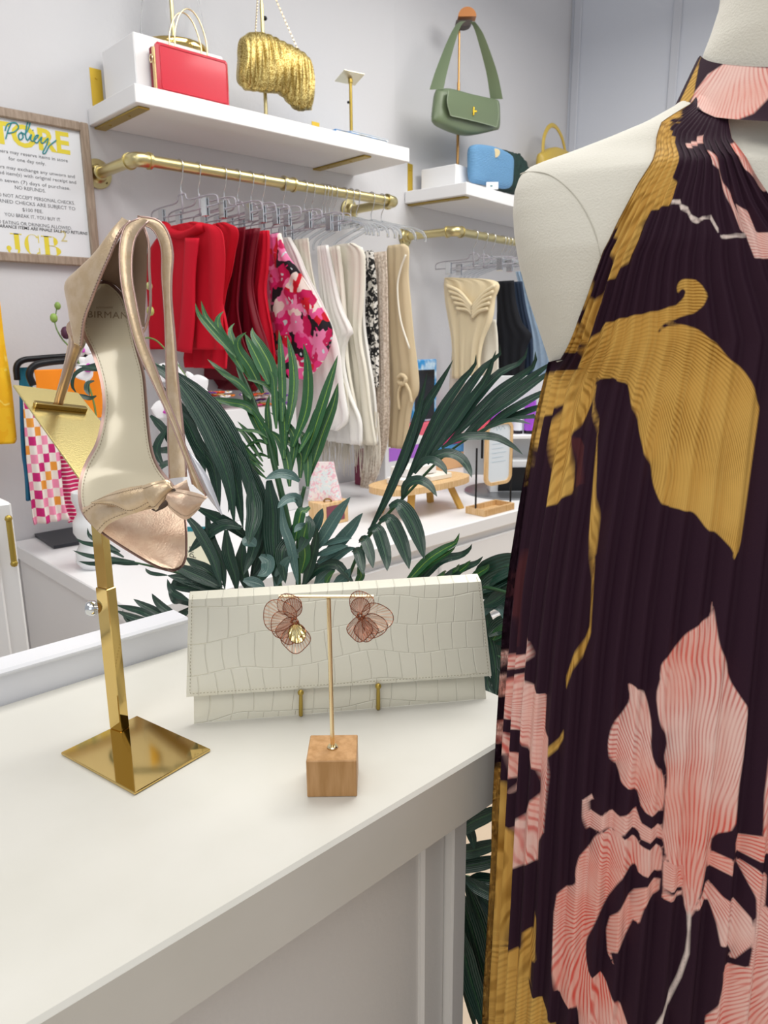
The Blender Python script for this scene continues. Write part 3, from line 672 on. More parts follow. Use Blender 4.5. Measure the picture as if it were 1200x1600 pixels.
xk = onY(53, 395, WY-.0146)[0]; arcband(xk, zb+h/2, .024, h/2+.001, radians(45), radians(315), .011); stem(xk+.016, zb+h-.022, xk+.0185, zb+h); stem(xk+.016, zb, xk+.0185, zb+.02)
obj('letter_print', mb, YEL, sg); mb = MB()
xb_ = onY(71, 395, WY-.0146)[0]; stem(xb_, zb, xb_+.014, zb+h); stem(xb_-.008, zb, xb_+.022, zb+.003); stem(xb_-.008, zb+h-.003, xb_+.022, zb+h); stem(xb_+.012, zb+h*.5, xb_+.024, zb+h*.5+.002)
arcband(xb_+.020, zb+h*.75, .020, h*.25, -pi/2, pi/2, .012); arcband(xb_+.020, zb+h*.26, .027, h*.26, -pi/2, pi/2, .013)
obj('letter_print', mb, YEL, sg)
mb = MB(); V, Fc = text_mesh('2', .045); mb.add([(xb_+.048+x, WY-.0146, zb+h-.012+z) for x, z in V], Fc); obj('superscript_print', mb, mat('pale_gold_print', '#cfc38a', .6), sg)

# ================================================================= THINGS ON THE LEFT SHELF
T1 = SZ+TH
def shelfpt(ax, o, px, py, off): x, z = pw(ax, o, px, py, off); return x
# white riser box
xb0 = pw(AX1, O1, 215, 142, .24)[0]; zbx = pw(AX1, O1, 215, 50, .24)[1]
x9 = pw(AX1, O1, 357, 105, .24)[0]
mb = MB(); box(mb, (xb0, .03, T1+.0003), (xb0+.29, .238, zbx), AX1, O1, bev=.003); rb1 = tag(obj('riser_box', mb, WHITE), 'white display riser box behind the red handbag on the left shelf', 'riser')
# glass cloche with brass base on riser
cx1 = pw(AX1, O1, 278, 65, .15)[0]
cl = empty('glass_cloche', L(AX1, O1, cx1, .125, zbx), 'clear glass dome on a brass base on top of the riser box', 'glass dome')
mb = MB(); lathe(mb, L(AX1, O1, cx1, .125, zbx+.0004), [(.100, 0), (.103, .004), (.103, .024), (.1, .028), (.0, .0285)], 40); obj('base', mb, BRASS, cl, smooth=40)
mb = MB(); prof = [(.098, .03), (.098, .06), (.09, .12), (.078, .2), (.06, .28), (.03, .33), (.002, .345)]
lathe(mb, L(AX1, O1, cx1, .125, zbx), prof+[(.001, .343), (.028, .328), (.058, .278), (.076, .199), (.088, .119), (.096, .06), (.096, .03)], 40); obj('dome', mb, GLASS, cl, smooth=50)
mb = MB(); tube(mb, [L(AX1, O1, cx1, .125, zbx+.029), L(AX1, O1, cx1, .125, zbx+.28)], .006, 12); obj('centre_post', mb, BRASS2, cl, smooth=45)
# red handbag
RED = mat('red_patent_leather', '#c8102e', .28, coat=.5, bump=(40, .05)); REDD = mat('dark_red_leather', '#7d1226', .4)
offb = .285
rx0, rz0 = pw(AX1, O1, 247, 150, offb); rx1, rz1 = pw(AX1, O1, 358, 174, offb); rzt = pw(AX1, O1, 247, 66, offb)[1]
hb = empty('red_handbag', L(AX1, O1, (rx0+rx1)/2, .27, T1), 'glossy red box handbag with thin gold ring handles on the left shelf', 'handbag')
ZT = rzt; Zb = T1+.0005
mb = MB(); box(mb, (rx0, .245, Zb), (rx1, .262, ZT-.004), AX1, O1, bev=.006); obj('back_panel', mb, REDD, hb)
mb = MB(); box(mb, (rx0+.002, .258, Zb+.002), (rx1-.002, .279, ZT-.006), AX1, O1, bev=.004); obj('gold_frame', mb, mat('pale_gold_frame', '#dcc08a', .25, .9), hb)
mb = MB(); box(mb, (rx0, .277, Zb), (rx1, .296, ZT), AX1, O1, bev=.007); fp_ = obj('front_panel', mb, RED, hb)
mb = MB(); q = [L(AX1, O1, x, .2965, z) for x, z in ((rx0+.009, Zb+.009), (rx1-.009, Zb+.009), (rx1-.009, ZT-.009), (rx0+.009, ZT-.009))]; tube(mb, cr(q+q[:1], 1)if False else rs(np.array(q+q[:1]), 60), .0014, 6); obj('raised_piping', mb, RED, fp_, smooth=True)
for dy in (.252, .284):
    xm = (rx0+rx1)/2; mb = MB(); hh = .10
    pts = [L(AX1, O1, xm-.052, dy, ZT-.004), L(AX1, O1, xm-.05, dy, ZT+.04), L(AX1, O1, xm-.03, dy, ZT+hh*.9), L(AX1, O1, xm, dy, ZT+hh+.01), L(AX1, O1, xm+.03, dy, ZT+hh*.9), L(AX1, O1, xm+.05, dy, ZT+.04), L(AX1, O1, xm+.052, dy, ZT-.004)]
    tube(mb, cr(pts, 8), .0022, 8); obj('handle', mb, GOLDW, hb, smooth=True)
mb = MB(); c_ = L(AX1, O1, rx0-.004, .268, ZT-.04); tube(mb, [c_+np.array([0, .008*cos(t), .010*sin(t)]) for t in np.linspace(0, 2*pi, 17)[:-1]], .0018, 6, closed=True); obj('side_ring', mb, GOLDW, hb, smooth=True)
# gold clutch on pole
def seqmat():
    m = mat('gold_sequins', '#b59436', .35, .8); nt = m.node_tree; b = nt.nodes['Principled BSDF']; tc = nd(nt, 'ShaderNodeTexCoord')
    v = nd(nt, 'ShaderNodeTexVoronoi'); v.inputs['Scale'].default_value = 520; nt.links.new(tc.outputs['Object'], v.inputs['Vector'])
    r = nd(nt, 'ShaderNodeValToRGB'); e = r.color_ramp.elements; e[0].color = lin('#8a6c28'); e[1].color = lin('#e8d690'); e[0].position = .3; e[1].position = .85
    sp = nd(nt, 'ShaderNodeSeparateXYZ'); nt.links.new(v.outputs['Color'], sp.inputs[0]); nt.links.new(sp.outputs[0], r.inputs[0]); nt.links.new(r.outputs[0], b.inputs['Base Color'])
    bp = nd(nt, 'ShaderNodeBump'); bp.inputs['Strength'].default_value = .25; bp.inputs['Distance'].default_value = .0015; nt.links.new(sp.outputs[1], bp.inputs['Height']); nt.links.new(bp.outputs[0], b.inputs['Normal']); return m
SEQ = seqmat(); xg = pw(AX1, O1, 416, 190, .2)[0]
ps = empty('bag_display_stand', L(AX1, O1, xg, .2, T1), 'tall thin brass pole stand behind the gold sequinned clutch', 'display stand')
mb = MB(); box(mb, (xg-.05, .15, T1+.0004), (xg+.05, .25, T1+.004), AX1, O1); obj('base_plate', mb, BRASS2, ps)
mb = MB(); tube(mb, [L(AX1, O1, xg, .2, T1+.004), L(AX1, O1, xg, .2, T1+.36)], .0062, 12); obj('lower_pole', mb, BRASS2, ps, smooth=45)
mb = MB(); tube(mb, [L(AX1, O1, xg, .2, T1+.34), L(AX1, O1, xg, .2, T1+.47)], .0042, 12); tube(mb, [L(AX1, O1, xg-.03, .2, T1+.47), L(AX1, O1, xg+.03, .2, T1+.47)], .004, 8); obj('upper_pole', mb, BRASS2, ps, smooth=45)
mb = MB(); zk = pw(AX1, O1, 418, 30, .2)[1]; sph(mb, L(AX1, O1, xg+.012, .2, zk), .007, 10); obj('set_screw', mb, BLACKM, ps, smooth=True)
# pleated clutch body from its outline
offg = .235
top = [(377, 62), (384, 53), (400, 50), (420, 55), (440, 65), (460, 75), (475, 85), (484, 97)]
bot = [(375, 128), (384, 140), (402, 143), (420, 145), (440, 148), (453, 161), (466, 173), (486, 172)]
gt = empty('gold_clutch', L(AX1, O1, xg, offg, T1+.1), 'gathered gold sequinned clutch hanging by a chain above the left shelf', 'bag')
A = rs(cr([(*pw(AX1, O1, x, y, offg),) for x, y in top], 6), 56); B = rs(cr([(*pw(AX1, O1, x, y, offg),) for x, y in bot], 6), 56)
rows_ = 24; G = np.zeros((56, 2*rows_, 3))
for i in range(56):
    u = i/55; e = min(1, sqrt(max(0, 1-(2*u-1)**8))+.15); pl = .010*sin(i*2*pi/5.1)
    for k in range(2*rows_):
        t = 2*pi*(k+.5)/(2*rows_); c = (A[i]+B[i])/2+(A[i]-B[i])/2*cos(t)*(1); f_ = 1 if sin(t) > 0 else -1
        G[i, k] = L(AX1, O1, c[0]+.003*sin(3*cos(t)+i), offg+(.032*e+pl)*np.sign(sin(t))*abs(sin(t))**.7, c[1])
mb = MB(); V = G.reshape(-1, 3); K = 2*rows_; Fc = [(i*K+j, i*K+(j+1) % K, (i+1)*K+(j+1) % K, (i+1)*K+j) for i in range(55) for j in range(K)]+[tuple(range(K))[::-1], tuple(55*K+j for j in range(K))]
mb.add(V, Fc); obj('body', mb, SEQ, gt, smooth=True)
mb = MB(); pk = L(AX1, O1, xg, .2, T1+.475)
for (px, py) in ((399, 50), (466, 79)):
    q = L(AX1, O1, pw(AX1, O1, px, py, offg)[0], offg, pw(AX1, O1, px, py, offg)[1]); nlk = 44
    for k in range(nlk):
        a = q+(pk-q)*k/nlk; b_ = q+(pk-q)*(k+1.25)/nlk; sd = AX1[0]*.0022 if k % 2 else AX1[1]*.0022
        tube(mb, cr([a, (a+b_)/2+sd, b_, (a+b_)/2-sd, a], 2), .0008, 4)
obj('chain', mb, GOLDW, gt)
# small brass easel stand and magazines
mgs = []
def slab(name, c, label, cat, x0, x1, y0, y1, z0, z1, m, pages=None, ax=AX1, o=O1, rot=0, group=None, spine=True):
    A = ax[0]*cos(rot)+ax[1]*sin(rot); Bv = np.cross(ZZ, A) if False else (ax[1]*cos(rot)-ax[0]*sin(rot)); O = L(ax, o, (x0+x1)/2, (y0+y1)/2, 0); hx_, hy_ = (x1-x0)/2, (y1-y0)/2
    t = empty(name, O+ZZ*z0, label, cat, group)
    mb = MB(); cv = min(.0015, (z1-z0)*.15); box(mb, (-hx_, -hy_, z0), (hx_, hy_, z0+cv), (A, Bv, ZZ), O); box(mb, (-hx_, -hy_, z1-cv), (hx_, hy_, z1), (A, Bv, ZZ), O); box(mb, (-hx_, -hy_, z0+cv), (-hx_+.0015, hy_, z1-cv), (A, Bv, ZZ), O); obj('cover', mb, m, t)
    mb = MB(); box(mb, (-hx_+.0015, -hy_+.002, z0+cv), (hx_-.002, hy_-.002, z1-cv), (A, Bv, ZZ), O); obj('pages', mb, pages or mat('book_pages', '#e6e3da', .7), t)
    return t
PAGES = mat('white_pages', '#e6e4de', .7)
BLUEC = mat('blue_cover', '#4d8fd0', .35, noise=(30, '#16323a', .9)); PALEC = mat('pale_blue_cover', '#b8cfe6', .35, noise=(25, '#dfe3ea', .8))
mx0 = pw(AX1, O1, 522, 212, .27)[0]; mx1 = pw(AX1, O1, 592, 228, .27)[0]
slab('magazine', None, 'blue and dark patterned magazine lying on the left shelf, under the pale one', 'magazine', mx0, mx1+.03, .06, .28, T1+.0004, T1+.018, BLUEC, PAGES)
slab('magazine', None, 'pale blue magazine lying on top at the right end of the left shelf', 'magazine', mx0+.075, mx1+.045, .06, .275, T1+.0184, T1+.026, PALEC, PAGES)
slab('magazine', None, 'thin dark brochure lying flat beside the gold clutch stand', 'magazine', xg+.01+.06, xg+.2, .1, .29, T1+.0004, T1+.003, mat('dark_cover', '#6f7076', .4), PAGES)
xe = pw(AX1, O1, 549, 210, .2)[0]; zt1 = pw(AX1, O1, 548, 125, .2)[1]
es = empty('small_brass_stand', L(AX1, O1, xe, .2, T1), 'small brass stand with an angled card plate behind the magazines', 'display stand')
zb1 = T1+.0265
mb = MB(); box(mb, (xe-.04, .16, zb1), (xe+.04, .24, zb1+.003), AX1, O1); obj('base_plate', mb, BRASS2, es)
mb = MB(); tube(mb, [L(AX1, O1, xe, .2, zb1+.003), L(AX1, O1, xe, .2, zt1)], .0058, 12); tube(mb, [L(AX1, O1, xe, .2, zt1-.01), L(AX1, O1, xe, .2, zt1+.003)], .008, 12); obj('pole', mb, BRASSP, es, smooth=45)
mb = MB(); c_ = L(AX1, O1, xe, .2, zt1+.006); box(mb, (-.045, -.03, 0), (.04, .03, .002), (AX1[0]*.98-ZZ*.0+AX1[1]*.17, AX1[1]*.9+ZZ*.4, ZZ), c_); obj('card_plate', mb, mat('pale_brass_plate', '#e6dcc0', .3, .6), es)
mb = MB(); sph(mb, L(AX1, O1, xe-.012, .2, (zb1+zt1)/2+.02), .005, 8); obj('set_screw', mb, BLACKM, es, smooth=True)

# ================================================================= THINGS ON THE RIGHT SHELF
T2 = SZ2+TH
bx0 = pw(AX2, O2, 727, 265, .28)[0]; z2 = pw(AX2, O2, 714, 256, .21)[1]
bw0 = pw(AX2, O2, 712, 300, .21)[0]
mb = MB(); box(mb, (bw0, .03, T2+.0004), (bw0+.17, .21, z2), AX2, O2, bev=.003); tag(obj('riser_box', mb, WHITE), 'white display riser box under the green bag stand on the right shelf', 'riser')
WD = BEECH; xg2 = pw(AX2, O2, 715, 250, .12)[0]
ztop2 = pw(AX2, O2, 738, 40, .12)[1]
gs = empty('bag_display_stand', L(AX2, O2, xg2, .12, z2), 'rose brass pole stand with a half-round wooden top holding the green bag', 'display stand')
mb = MB(); box(mb, (xg2-.05, .07, z2+.0004), (xg2+.05, .17, z2+.004), AX2, O2); obj('base_plate', mb, BRASS2, gs)
mb = MB(); tube(mb, [L(AX2, O2, xg2, .12, z2+.004), L(AX2, O2, xg2, .12, z2+.36)], .0065, 12); tube(mb, [L(AX2, O2, xg2, .12, z2+.36), L(AX2, O2, xg2, .12, ztop2-.01)], .0045, 12); obj('pole', mb, mat('rose_brass_pole', '#b98f5a', .3, .9), gs, smooth=45)
tc_ = L(AX2, O2, xg2+.02, .14, ztop2-.012); mb = MB(); n_ = 24
prism(mb, [tc_+RH*(.038*cos(t))+ZZ*(.036*sin(t)) for t in np.linspace(0, pi, n_)], -FH*.05); obj('wooden_top', mb, mat('orange_wood', '#c9803f', .45), gs)
mb = MB(); prism(mb, [tc_+FH*.004+RH*(.034*cos(t)-.012)+ZZ*(-.012-.022*sin(t)) for t in np.linspace(0, pi, 12)], -FH*.05); obj('dark_base', mb, mat('dark_wood_under', '#3a2c26', .5), gs)
GRN = mat('sage_green_leather', '#68775a', .38, bump=(220, .08)); GRN2 = mat('sage_edge', '#8b9880', .5)
offn = .19
def W2(px, py, off=offn): x, z = pw(AX2, O2, px, py, off); return L(AX2, O2, x, off, z)
gb = empty('green_shoulder_bag', W2(728, 210), 'sage green leather shoulder bag with gold turn lock hanging from the wooden topped stand', 'bag')
ul = [W2(682, 140), W2(700, 139), W2(735, 148), W2(777, 157)]; ll = [W2(676, 188), W2(690, 199), W2(730, 212), W2(778, 203)]
def loftbody(T, B, d, n=30, k=20, pw_=.5):
    A = rs(cr(T, 6), n); Bq = rs(cr(B, 6), n); G = np.zeros((n, k, 3))
    for i in range(n):
        u = i/(n-1); e = (1-(2*u-1)**6)**.5*.8+.2
        for j in range(k):
            t = 2*pi*(j+.5)/k; c = (A[i]+Bq[i])/2+(A[i]-Bq[i])/2*np.sign(cos(t))*abs(cos(t))**pw_; G[i, j] = c+d*e*np.sign(sin(t))*abs(sin(t))**.6
    V = G.reshape(-1, 3); Fc = [(i*k+j, i*k+(j+1) % k, (i+1)*k+(j+1) % k, (i+1)*k+j) for i in range(n-1) for j in range(k)]+[tuple(range(k))[::-1], tuple((n-1)*k+j for j in range(k))]
    return V, Fc
mb = MB(); V, Fc = loftbody(ul, ll, AX2[1]*.035); mb.add(V, Fc); obj('body', mb, GRN, gb, smooth=60)
off_f = .232
mb = MB(); Gf = between([W2(700, 142, off_f), W2(698, 160, off_f+.004), W2(703, 181, off_f)], [W2(776, 158, off_f-.01), W2(778, 178, off_f), W2(775, 199, off_f)], 14, 14, .006, AX2[1]); grid(mb, Gf, .004 if True else -.004); fl_ = obj('flap', mb, GRN, gb, smooth=50)
mb = MB(); Gs = rs(np.vstack([Gf[:, 0], Gf[-1, :], Gf[::-1, -1]]), 60)+AX2[1]*.003; tube(mb, Gs, .0022, 6); obj('flap_piping', mb, GRN2, fl_, smooth=True)
mb = MB(); lk = W2(740, 174, off_f+.013); box(mb, (-.003, -.003, -.016), (.003, .006, .016), (RH, -FH, ZZ), lk, bev=.001); box(mb, (-.014, -.003, -.004), (.014, .003, .004), (RH, -FH, ZZ), lk, bev=.002); obj('turn_lock', mb, mat('gold_lock', '#e3b93c', .2, 1), gb)
for (P1, nm) in (([(682, 140), (690, 110), (705, 65), (716, 40), (724, 33)], 0), ([(776, 155), (768, 112), (752, 60), (744, 42), (738, 34)], 1)):
    wds = [.028, .024, .017, .012, .011]
    c = [W2(x, y, offn) for x, y in P1]; a = [p-RH*w for p, w in zip(c, wds)]; b_ = [p+RH*w for p, w in zip(c, wds)]
    mb = MB(); grid(mb, between(a, b_, 30, 5, .002, AX2[1]), -.003); obj('strap', mb, GRN, gb, smooth=60)
# blue bag
offu = .25
def W3b(px, py, off=offu): x, z = pw(AX2, O2, px, py, off); return L(AX2, O2, x, off, z)
BLU = mat('blue_woven_straw', '#6b9fcb', .6); nt = BLU.node_tree; tc0 = nd(nt, 'ShaderNodeTexCoord'); wv = nd(nt, 'ShaderNodeTexWave'); wv.bands_direction = 'Z'; wv.inputs['Scale'].default_value = 55; wv.inputs['Distortion'].default_value = 1.5
nt.links.new(tc0.outputs['Object'], wv.inputs['Vector']); bp = nd(nt, 'ShaderNodeBump'); bp.inputs['Strength'].default_value = .8; bp.inputs['Distance'].default_value = .003; nt.links.new(wv.outputs[0], bp.inputs['Height']); nt.links.new(bp.outputs[0], nt.nodes['Principled BSDF'].inputs['Normal'])
ub = empty('blue_straw_bag', W3b(765, 292), 'light blue woven box bag with a gold clasp at the front of the right shelf', 'bag')
ull = [W3b(734, 232), W3b(742, 226), W3b(770, 230), W3b(794, 242), W3b(799, 250)]; lll = [W3b(735, 280), W3b(742, 286), W3b(770, 291), W3b(790, 295), W3b(797, 288)]
mb = MB(); V, Fc = loftbody(ull, lll, AX2[1]*.03, 30, 24, .4); mb.add(V, Fc); bo = obj('body', mb, BLU, ub, smooth=60)
mb = MB(); c_ = W3b(774, 238, offu+.028); prism(mb, [c_+RH*(.020*cos(t))+ZZ*(.018*sin(t)*(1.2 if sin(t) < 0 else .8)) for t in np.linspace(0, 2*pi, 20)[:-1]], -FH*.004); obj('clasp', mb, mat('pale_gold_clasp', '#d9c79e', .3, .7), ub)
mb = MB(); c_ = W3b(769, 293, offu+.045); box(mb, (-.026, 0, -.008), (.026, .002, .022), (RH, -FH, ZZ), c_, bev=.0008); tg_ = tag(obj('price_card', mb, mat('white_card', '#eef0f2', .5)), 'small white card leaning on the blue bag', 'card')
mb = MB(); prism(mb, [c_-FH*.0025+RH*(.006*cos(t)-.004)+ZZ*(.006+.004*sin(t)) for t in np.linspace(0, 2*pi, 14)[:-1]], -FH*.0004); obj('card_mark', mb, mat('grey_mark', '#6d8a90', .6), tg_)
# dark green scrunched bag behind
DG = mat('dark_green_fabric', '#12342d', .7, noise=(60, '#0a211c', .8)); mb = MB(); 
dgb = empty('dark_green_pouch', W3b(803, 300, .15), 'dark green ruffled pouch behind the blue bag', 'bag')
V, Fc = loftbody([W3b(775, 232, .17), W3b(790, 238, .17), W3b(806, 245, .17), W3b(818, 262, .17)], [W3b(776, 296, .17), W3b(790, 300, .17), W3b(806, 303, .17), W3b(818, 300, .17)], AX2[1]*.05, 24, 18); V = V+rng.randn(*V.shape)*.0025; mb.add(V, Fc); obj('body', mb, DG, dgb, smooth=True)
mb = MB()
for k in range(16): sph(mb, W3b(800+rng.rand()*14, 243+rng.rand()*12, .19)+rng.randn(3)*.004, .009+rng.rand()*.006, 8)
obj('ruffle', mb, DG, dgb, smooth=True)
# yellow round-handled bag further along
offy = .12
yb = empty('yellow_bag', W3b(863, 245, offy), 'small mustard bag with an arched handle beyond the mannequin shoulder', 'bag')
YM = mat('mustard_leather', '#c8ab4a', .4)
Aa = [W3b(848, 242, offy), W3b(850, 215, offy), W3b(858, 198, offy), W3b(868, 198, offy), W3b(878, 215, offy), W3b(884, 240, offy)]
mb = MB(); tube(mb, cr(Aa, 8), .012, 10, sq=.5); obj('handle', mb, YM, yb, smooth=True)
mb = MB(); V, Fc = loftbody([W3b(842, 240, offy), W3b(864, 230, offy), W3b(888, 238, offy)], [W3b(842, 305, offy), W3b(864, 307, offy), W3b(888, 310, offy)], AX2[1]*.035); mb.add(V, Fc); obj('body', mb, YM, yb, smooth=60)
#PART3
# ================================================================= HANGERS AND GARMENTS
def hanger_proto(kind):
    """hanger in its own frame: x across the rail (away from wall), z up, rail centre at z=0"""
    X, Y, Z = np.array([1., 0, 0]), np.array([0, 1., 0]), ZZ
    root = empty('clothes_hanger', (0, 0, 0), 'x', 'hanger')
    mb = MB(); R = .0195
    hk = [(-.016, 0, -.012)]+[(R*cos(t), 0, R*sin(t)) for t in np.linspace(pi*.95, -.15*pi, 10)]+[(.010, 0, -.035), (-.002, 0, -.055), (0, 0, -.085)]
    tube(mb, cr(hk, 4), .0016, 6); obj('hook', mb, STEEL, root, smooth=True)
    mb = MB()
    if kind == 'clip':
        for sg_ in (1, -1):
            tube(mb, cr([(0, 0, -.078), (sg_*.02, 0, -.08), (sg_*.04, 0, -.098), (sg_*.15, 0, -.10), (sg_*.195, 0, -.108), (sg_*.20, 0, -.13)], 5), .0022, 6)
            tube(mb, [(sg_*.20, 0, -.13), (0, 0, -.132)], .0022, 6)
        tube(mb, [(0, 0, -.07), (0, 0, -.13)], .003, 6)
        obj('arms', mb, CLEARP2, root, smooth=True)
        for sg_ in (1, -1):
            mb = MB(); box(mb, (sg_*.13-.014, -.006, -.155), (sg_*.13+.014, -.002, -.105), bev=.001); box(mb, (sg_*.13-.014, .002, -.155), (sg_*.13+.014, .006, -.105), bev=.001)
            tube(mb, [(sg_*.13-.012, 0, -.13), (sg_*.13+.012, 0, -.13)], .004, 8); obj('clip', mb, STEEL, root)
    else:
        P = [(-.225, 0, -.17), (-.222, 0, -.150), (-.19, 0, -.128), (-.05, 0, -.092), (0, 0, -.08), (.05, 0, -.092), (.19, 0, -.128), (.222, 0, -.150), (.225, 0, -.17)]
        tube(mb, cr(P, 5), .0055, 8, sq=.6); tube(mb, [(0, 0, -.075), (0, 0, -.11)], .006, 8)
        tube(mb, [(-.10, 0, -.106), (.10, 0, -.106)], .0025, 6)
        obj('arms', mb, CLEARP, root, smooth=True)
    return root
CLEARP2 = mat('clear_smoky_plastic', '#c6c2cb', .15, trans=.45, ior=1.2)
def copy_tree(r):
    c = r.copy(); COL.objects.link(c)
    for ch in list(r.children):
        d = ch.copy(); COL.objects.link(d); d.parent = c
        for g in list(ch.children): e_ = g.copy(); COL.objects.link(e_); e_.parent = d
    return c
HP = {'clip': None, 'arm': None}; USED = set()
def hang(kind, ax, o, x, z, proj, lab, rot=0, group='clear hangers on the rails'):
    lab = ' '.join(lab.replace(',', '').split()[:15])
    if HP[kind] is None: HP[kind] = hanger_proto(kind); h = HP[kind]
    else: h = copy_tree(HP[kind])
    h.location = tuple(L(ax, o, x, proj, z)); d = ax[1]; h.rotation_euler = (0, 0, atan2(d[1], d[0])+rot)
    h['label'] = lab; h['group'] = group; return h
def cloth(mb, o, n, rows, t=.03, folds=6, amp=.006, k=44, m=40, seed=0, flare=0.0, sway=0):
    """hanging garment: rows of (py, pxL, pxR) read on its hanging plane; lofted to a folded double-sided volume"""
    r = np.random.RandomState(seed); Q = []
    e = np.cross(n, ZZ); e /= np.linalg.norm(e)
    for py, xl, xr in rows:
        a, b = onP(xl, py, o, n), onP(xr, py, o, n); a[2] = b[2] = onP((xl+xr)/2, py, o, n)[2]; Q.append(np.r_[a, b])
    Q = cr(np.array(Q), 10); Q = rs(Q, m); ph = r.rand(4)*6; V = []
    for i in range(m):
        v = i/(m-1); a, b = Q[i, :3], Q[i, 3:]; c = (a+b)/2; h = (a-b)/2
        for j in range(k):
            th = 2*pi*j/k; s = cos(th); q = np.sign(sin(th))*abs(sin(th))**.8
            w_ = amp*(.35+v)*(sin(folds*pi*s+ph[0]+1.2*sin(2.5*v+ph[1]))+.5*sin(folds*2.3*s+ph[2]+3*v))
            V.append(c+h*s*(1+.02*sin(9*v+ph[3]))+n*((t*(.55+flare*v))*q+w_*abs(q)**.4)+n*sway*v)
    Fc = [(i*k+j, i*k+(j+1) % k, (i+1)*k+(j+1) % k, (i+1)*k+j) for i in range(m-1) for j in range(k)]+[tuple(range(k))[::-1], tuple((m-1)*k+j for j in range(k))]
    mb.add(V, Fc); return Q
def fab(name, c, **k): return mat(name, c, k.pop('rough', .8), spec=.3, bump=(260, .12), **k)
REDF, REDF2, REDF3 = fab('red_crepe', '#c40824'), fab('deep_red_satin', '#74091f', rough=.5), fab('bright_red_cotton', '#cf0c2b')
WHF, WHF2, CRF, BEI = fab('white_cotton', '#eceae6'), fab('ivory_crepe', '#e6e1d3'), fab('cream_satin', '#e3d3b0', rough=.5), fab('beige_linen', '#cdbb9a')
BLKF, DENF, LACE = fab('black_crepe', '#14161d'), fab('pale_denim', '#9db2c8', noise=(30, '#8aa2bc', .7)), fab('lace_fabric', '#ddd0c2', noise=(120, '#b3a08f', 1))
def patt(name, cols, scale, kind='VORONOI', rough=.7, stops=None):
    m = mat(name, cols[0], rough); nt = m.node_tree; b = nt.nodes['Principled BSDF']; tc = nd(nt, 'ShaderNodeTexCoord'); v = nd(nt, 'ShaderNodeTexVoronoi'); v.inputs['Scale'].default_value = scale
    nz = nd(nt, 'ShaderNodeTexNoise'); nz.inputs['Scale'].default_value = scale*.7; nt.links.new(tc.outputs['Object'], nz.inputs['Vector'])
    mx = nd(nt, 'ShaderNodeMix', data_type='VECTOR'); mx.inputs[0].default_value = .12; nt.links.new(tc.outputs['Object'], mx.inputs[4]); nt.links.new(nz.outputs['Color'], mx.inputs[5]); nt.links.new(mx.outputs[1], v.inputs['Vector'])
    sp = nd(nt, 'ShaderNodeSeparateXYZ'); nt.links.new(v.outputs['Color'], sp.inputs[0]); r = nd(nt, 'ShaderNodeValToRGB'); r.color_ramp.interpolation = 'CONSTANT'; e = r.color_ramp.elements
    e[0].color = lin(cols[0]); e[0].position = 0; e[1].color = lin(cols[1]); e[1].position = 1/len(cols)
    for i, c in enumerate(cols[2:]): q = e.new((i+2)/len(cols)); q.color = lin(c)
    nt.links.new(sp.outputs[0], r.inputs[0])
    # small centre in each cell
    lt = nd(nt, 'ShaderNodeMath', operation='LESS_THAN'); lt.inputs[1].default_value = .16; nt.links.new(v.outputs['Distance'], lt.inputs[0])
    c2 = nd(nt, 'ShaderNodeMix', data_type='RGBA'); c2.inputs[7].default_value = lin(stops or '#cfe3e6'); nt.links.new(r.outputs[0], c2.inputs[6]); nt.links.new(lt.outputs[0], c2.inputs[0]); nt.links.new(c2.outputs[2], b.inputs['Base Color']); return m
FLOR = patt('pink_floral_print', ['#e8267a', '#f08ab8', '#d3122b', '#17131c', '#ee5fa0', '#f3e7de', '#c80f58'], 22)
BWP = patt('black_white_check', ['#101014', '#e8e4de', '#101014', '#cfcac2'], 55, stops='#101014')
def gx(px, u): # rail x coordinate from the hook pixel
    ax, o, z = (AX1, O1, zr1) if u == 1 else (AX2, O2, zr2); return float(np.dot(onP(px, 290 if u == 1 else 366, o+ax[1]*PRJ, ax[1])-o, ax[0]))
def garment(name, label, cat, u, hpx, rows, m, kind='arm', hl=None, group=None, **k):
    ax, o, z = (AX1, O1, zr1) if u == 1 else (AX2, O2, zr2); x = gx(hpx, u)
    hang(kind, ax, o, x, z, PRJ, hl or 'clear hanger holding the '+label.split(',')[0].split(' hanging')[0].split(' with')[0])
    mb = MB(); cloth(mb, L(ax, o, x, 0, 0), -ax[0], rows, **k)
    t = obj(name, mb, m, smooth=True); return tag(t, label, cat, group)
g1 = garment('red_blouse', 'red high-necked blouse hanging nearest the policy sign', 'blouse', 1, 283, [(351, 262, 305), (366, 240, 342), (400, 226, 350), (470, 224, 349), (537, 224, 352), (546, 225, 350)], REDF, 'clip', folds=5, amp=.007, t=.02)
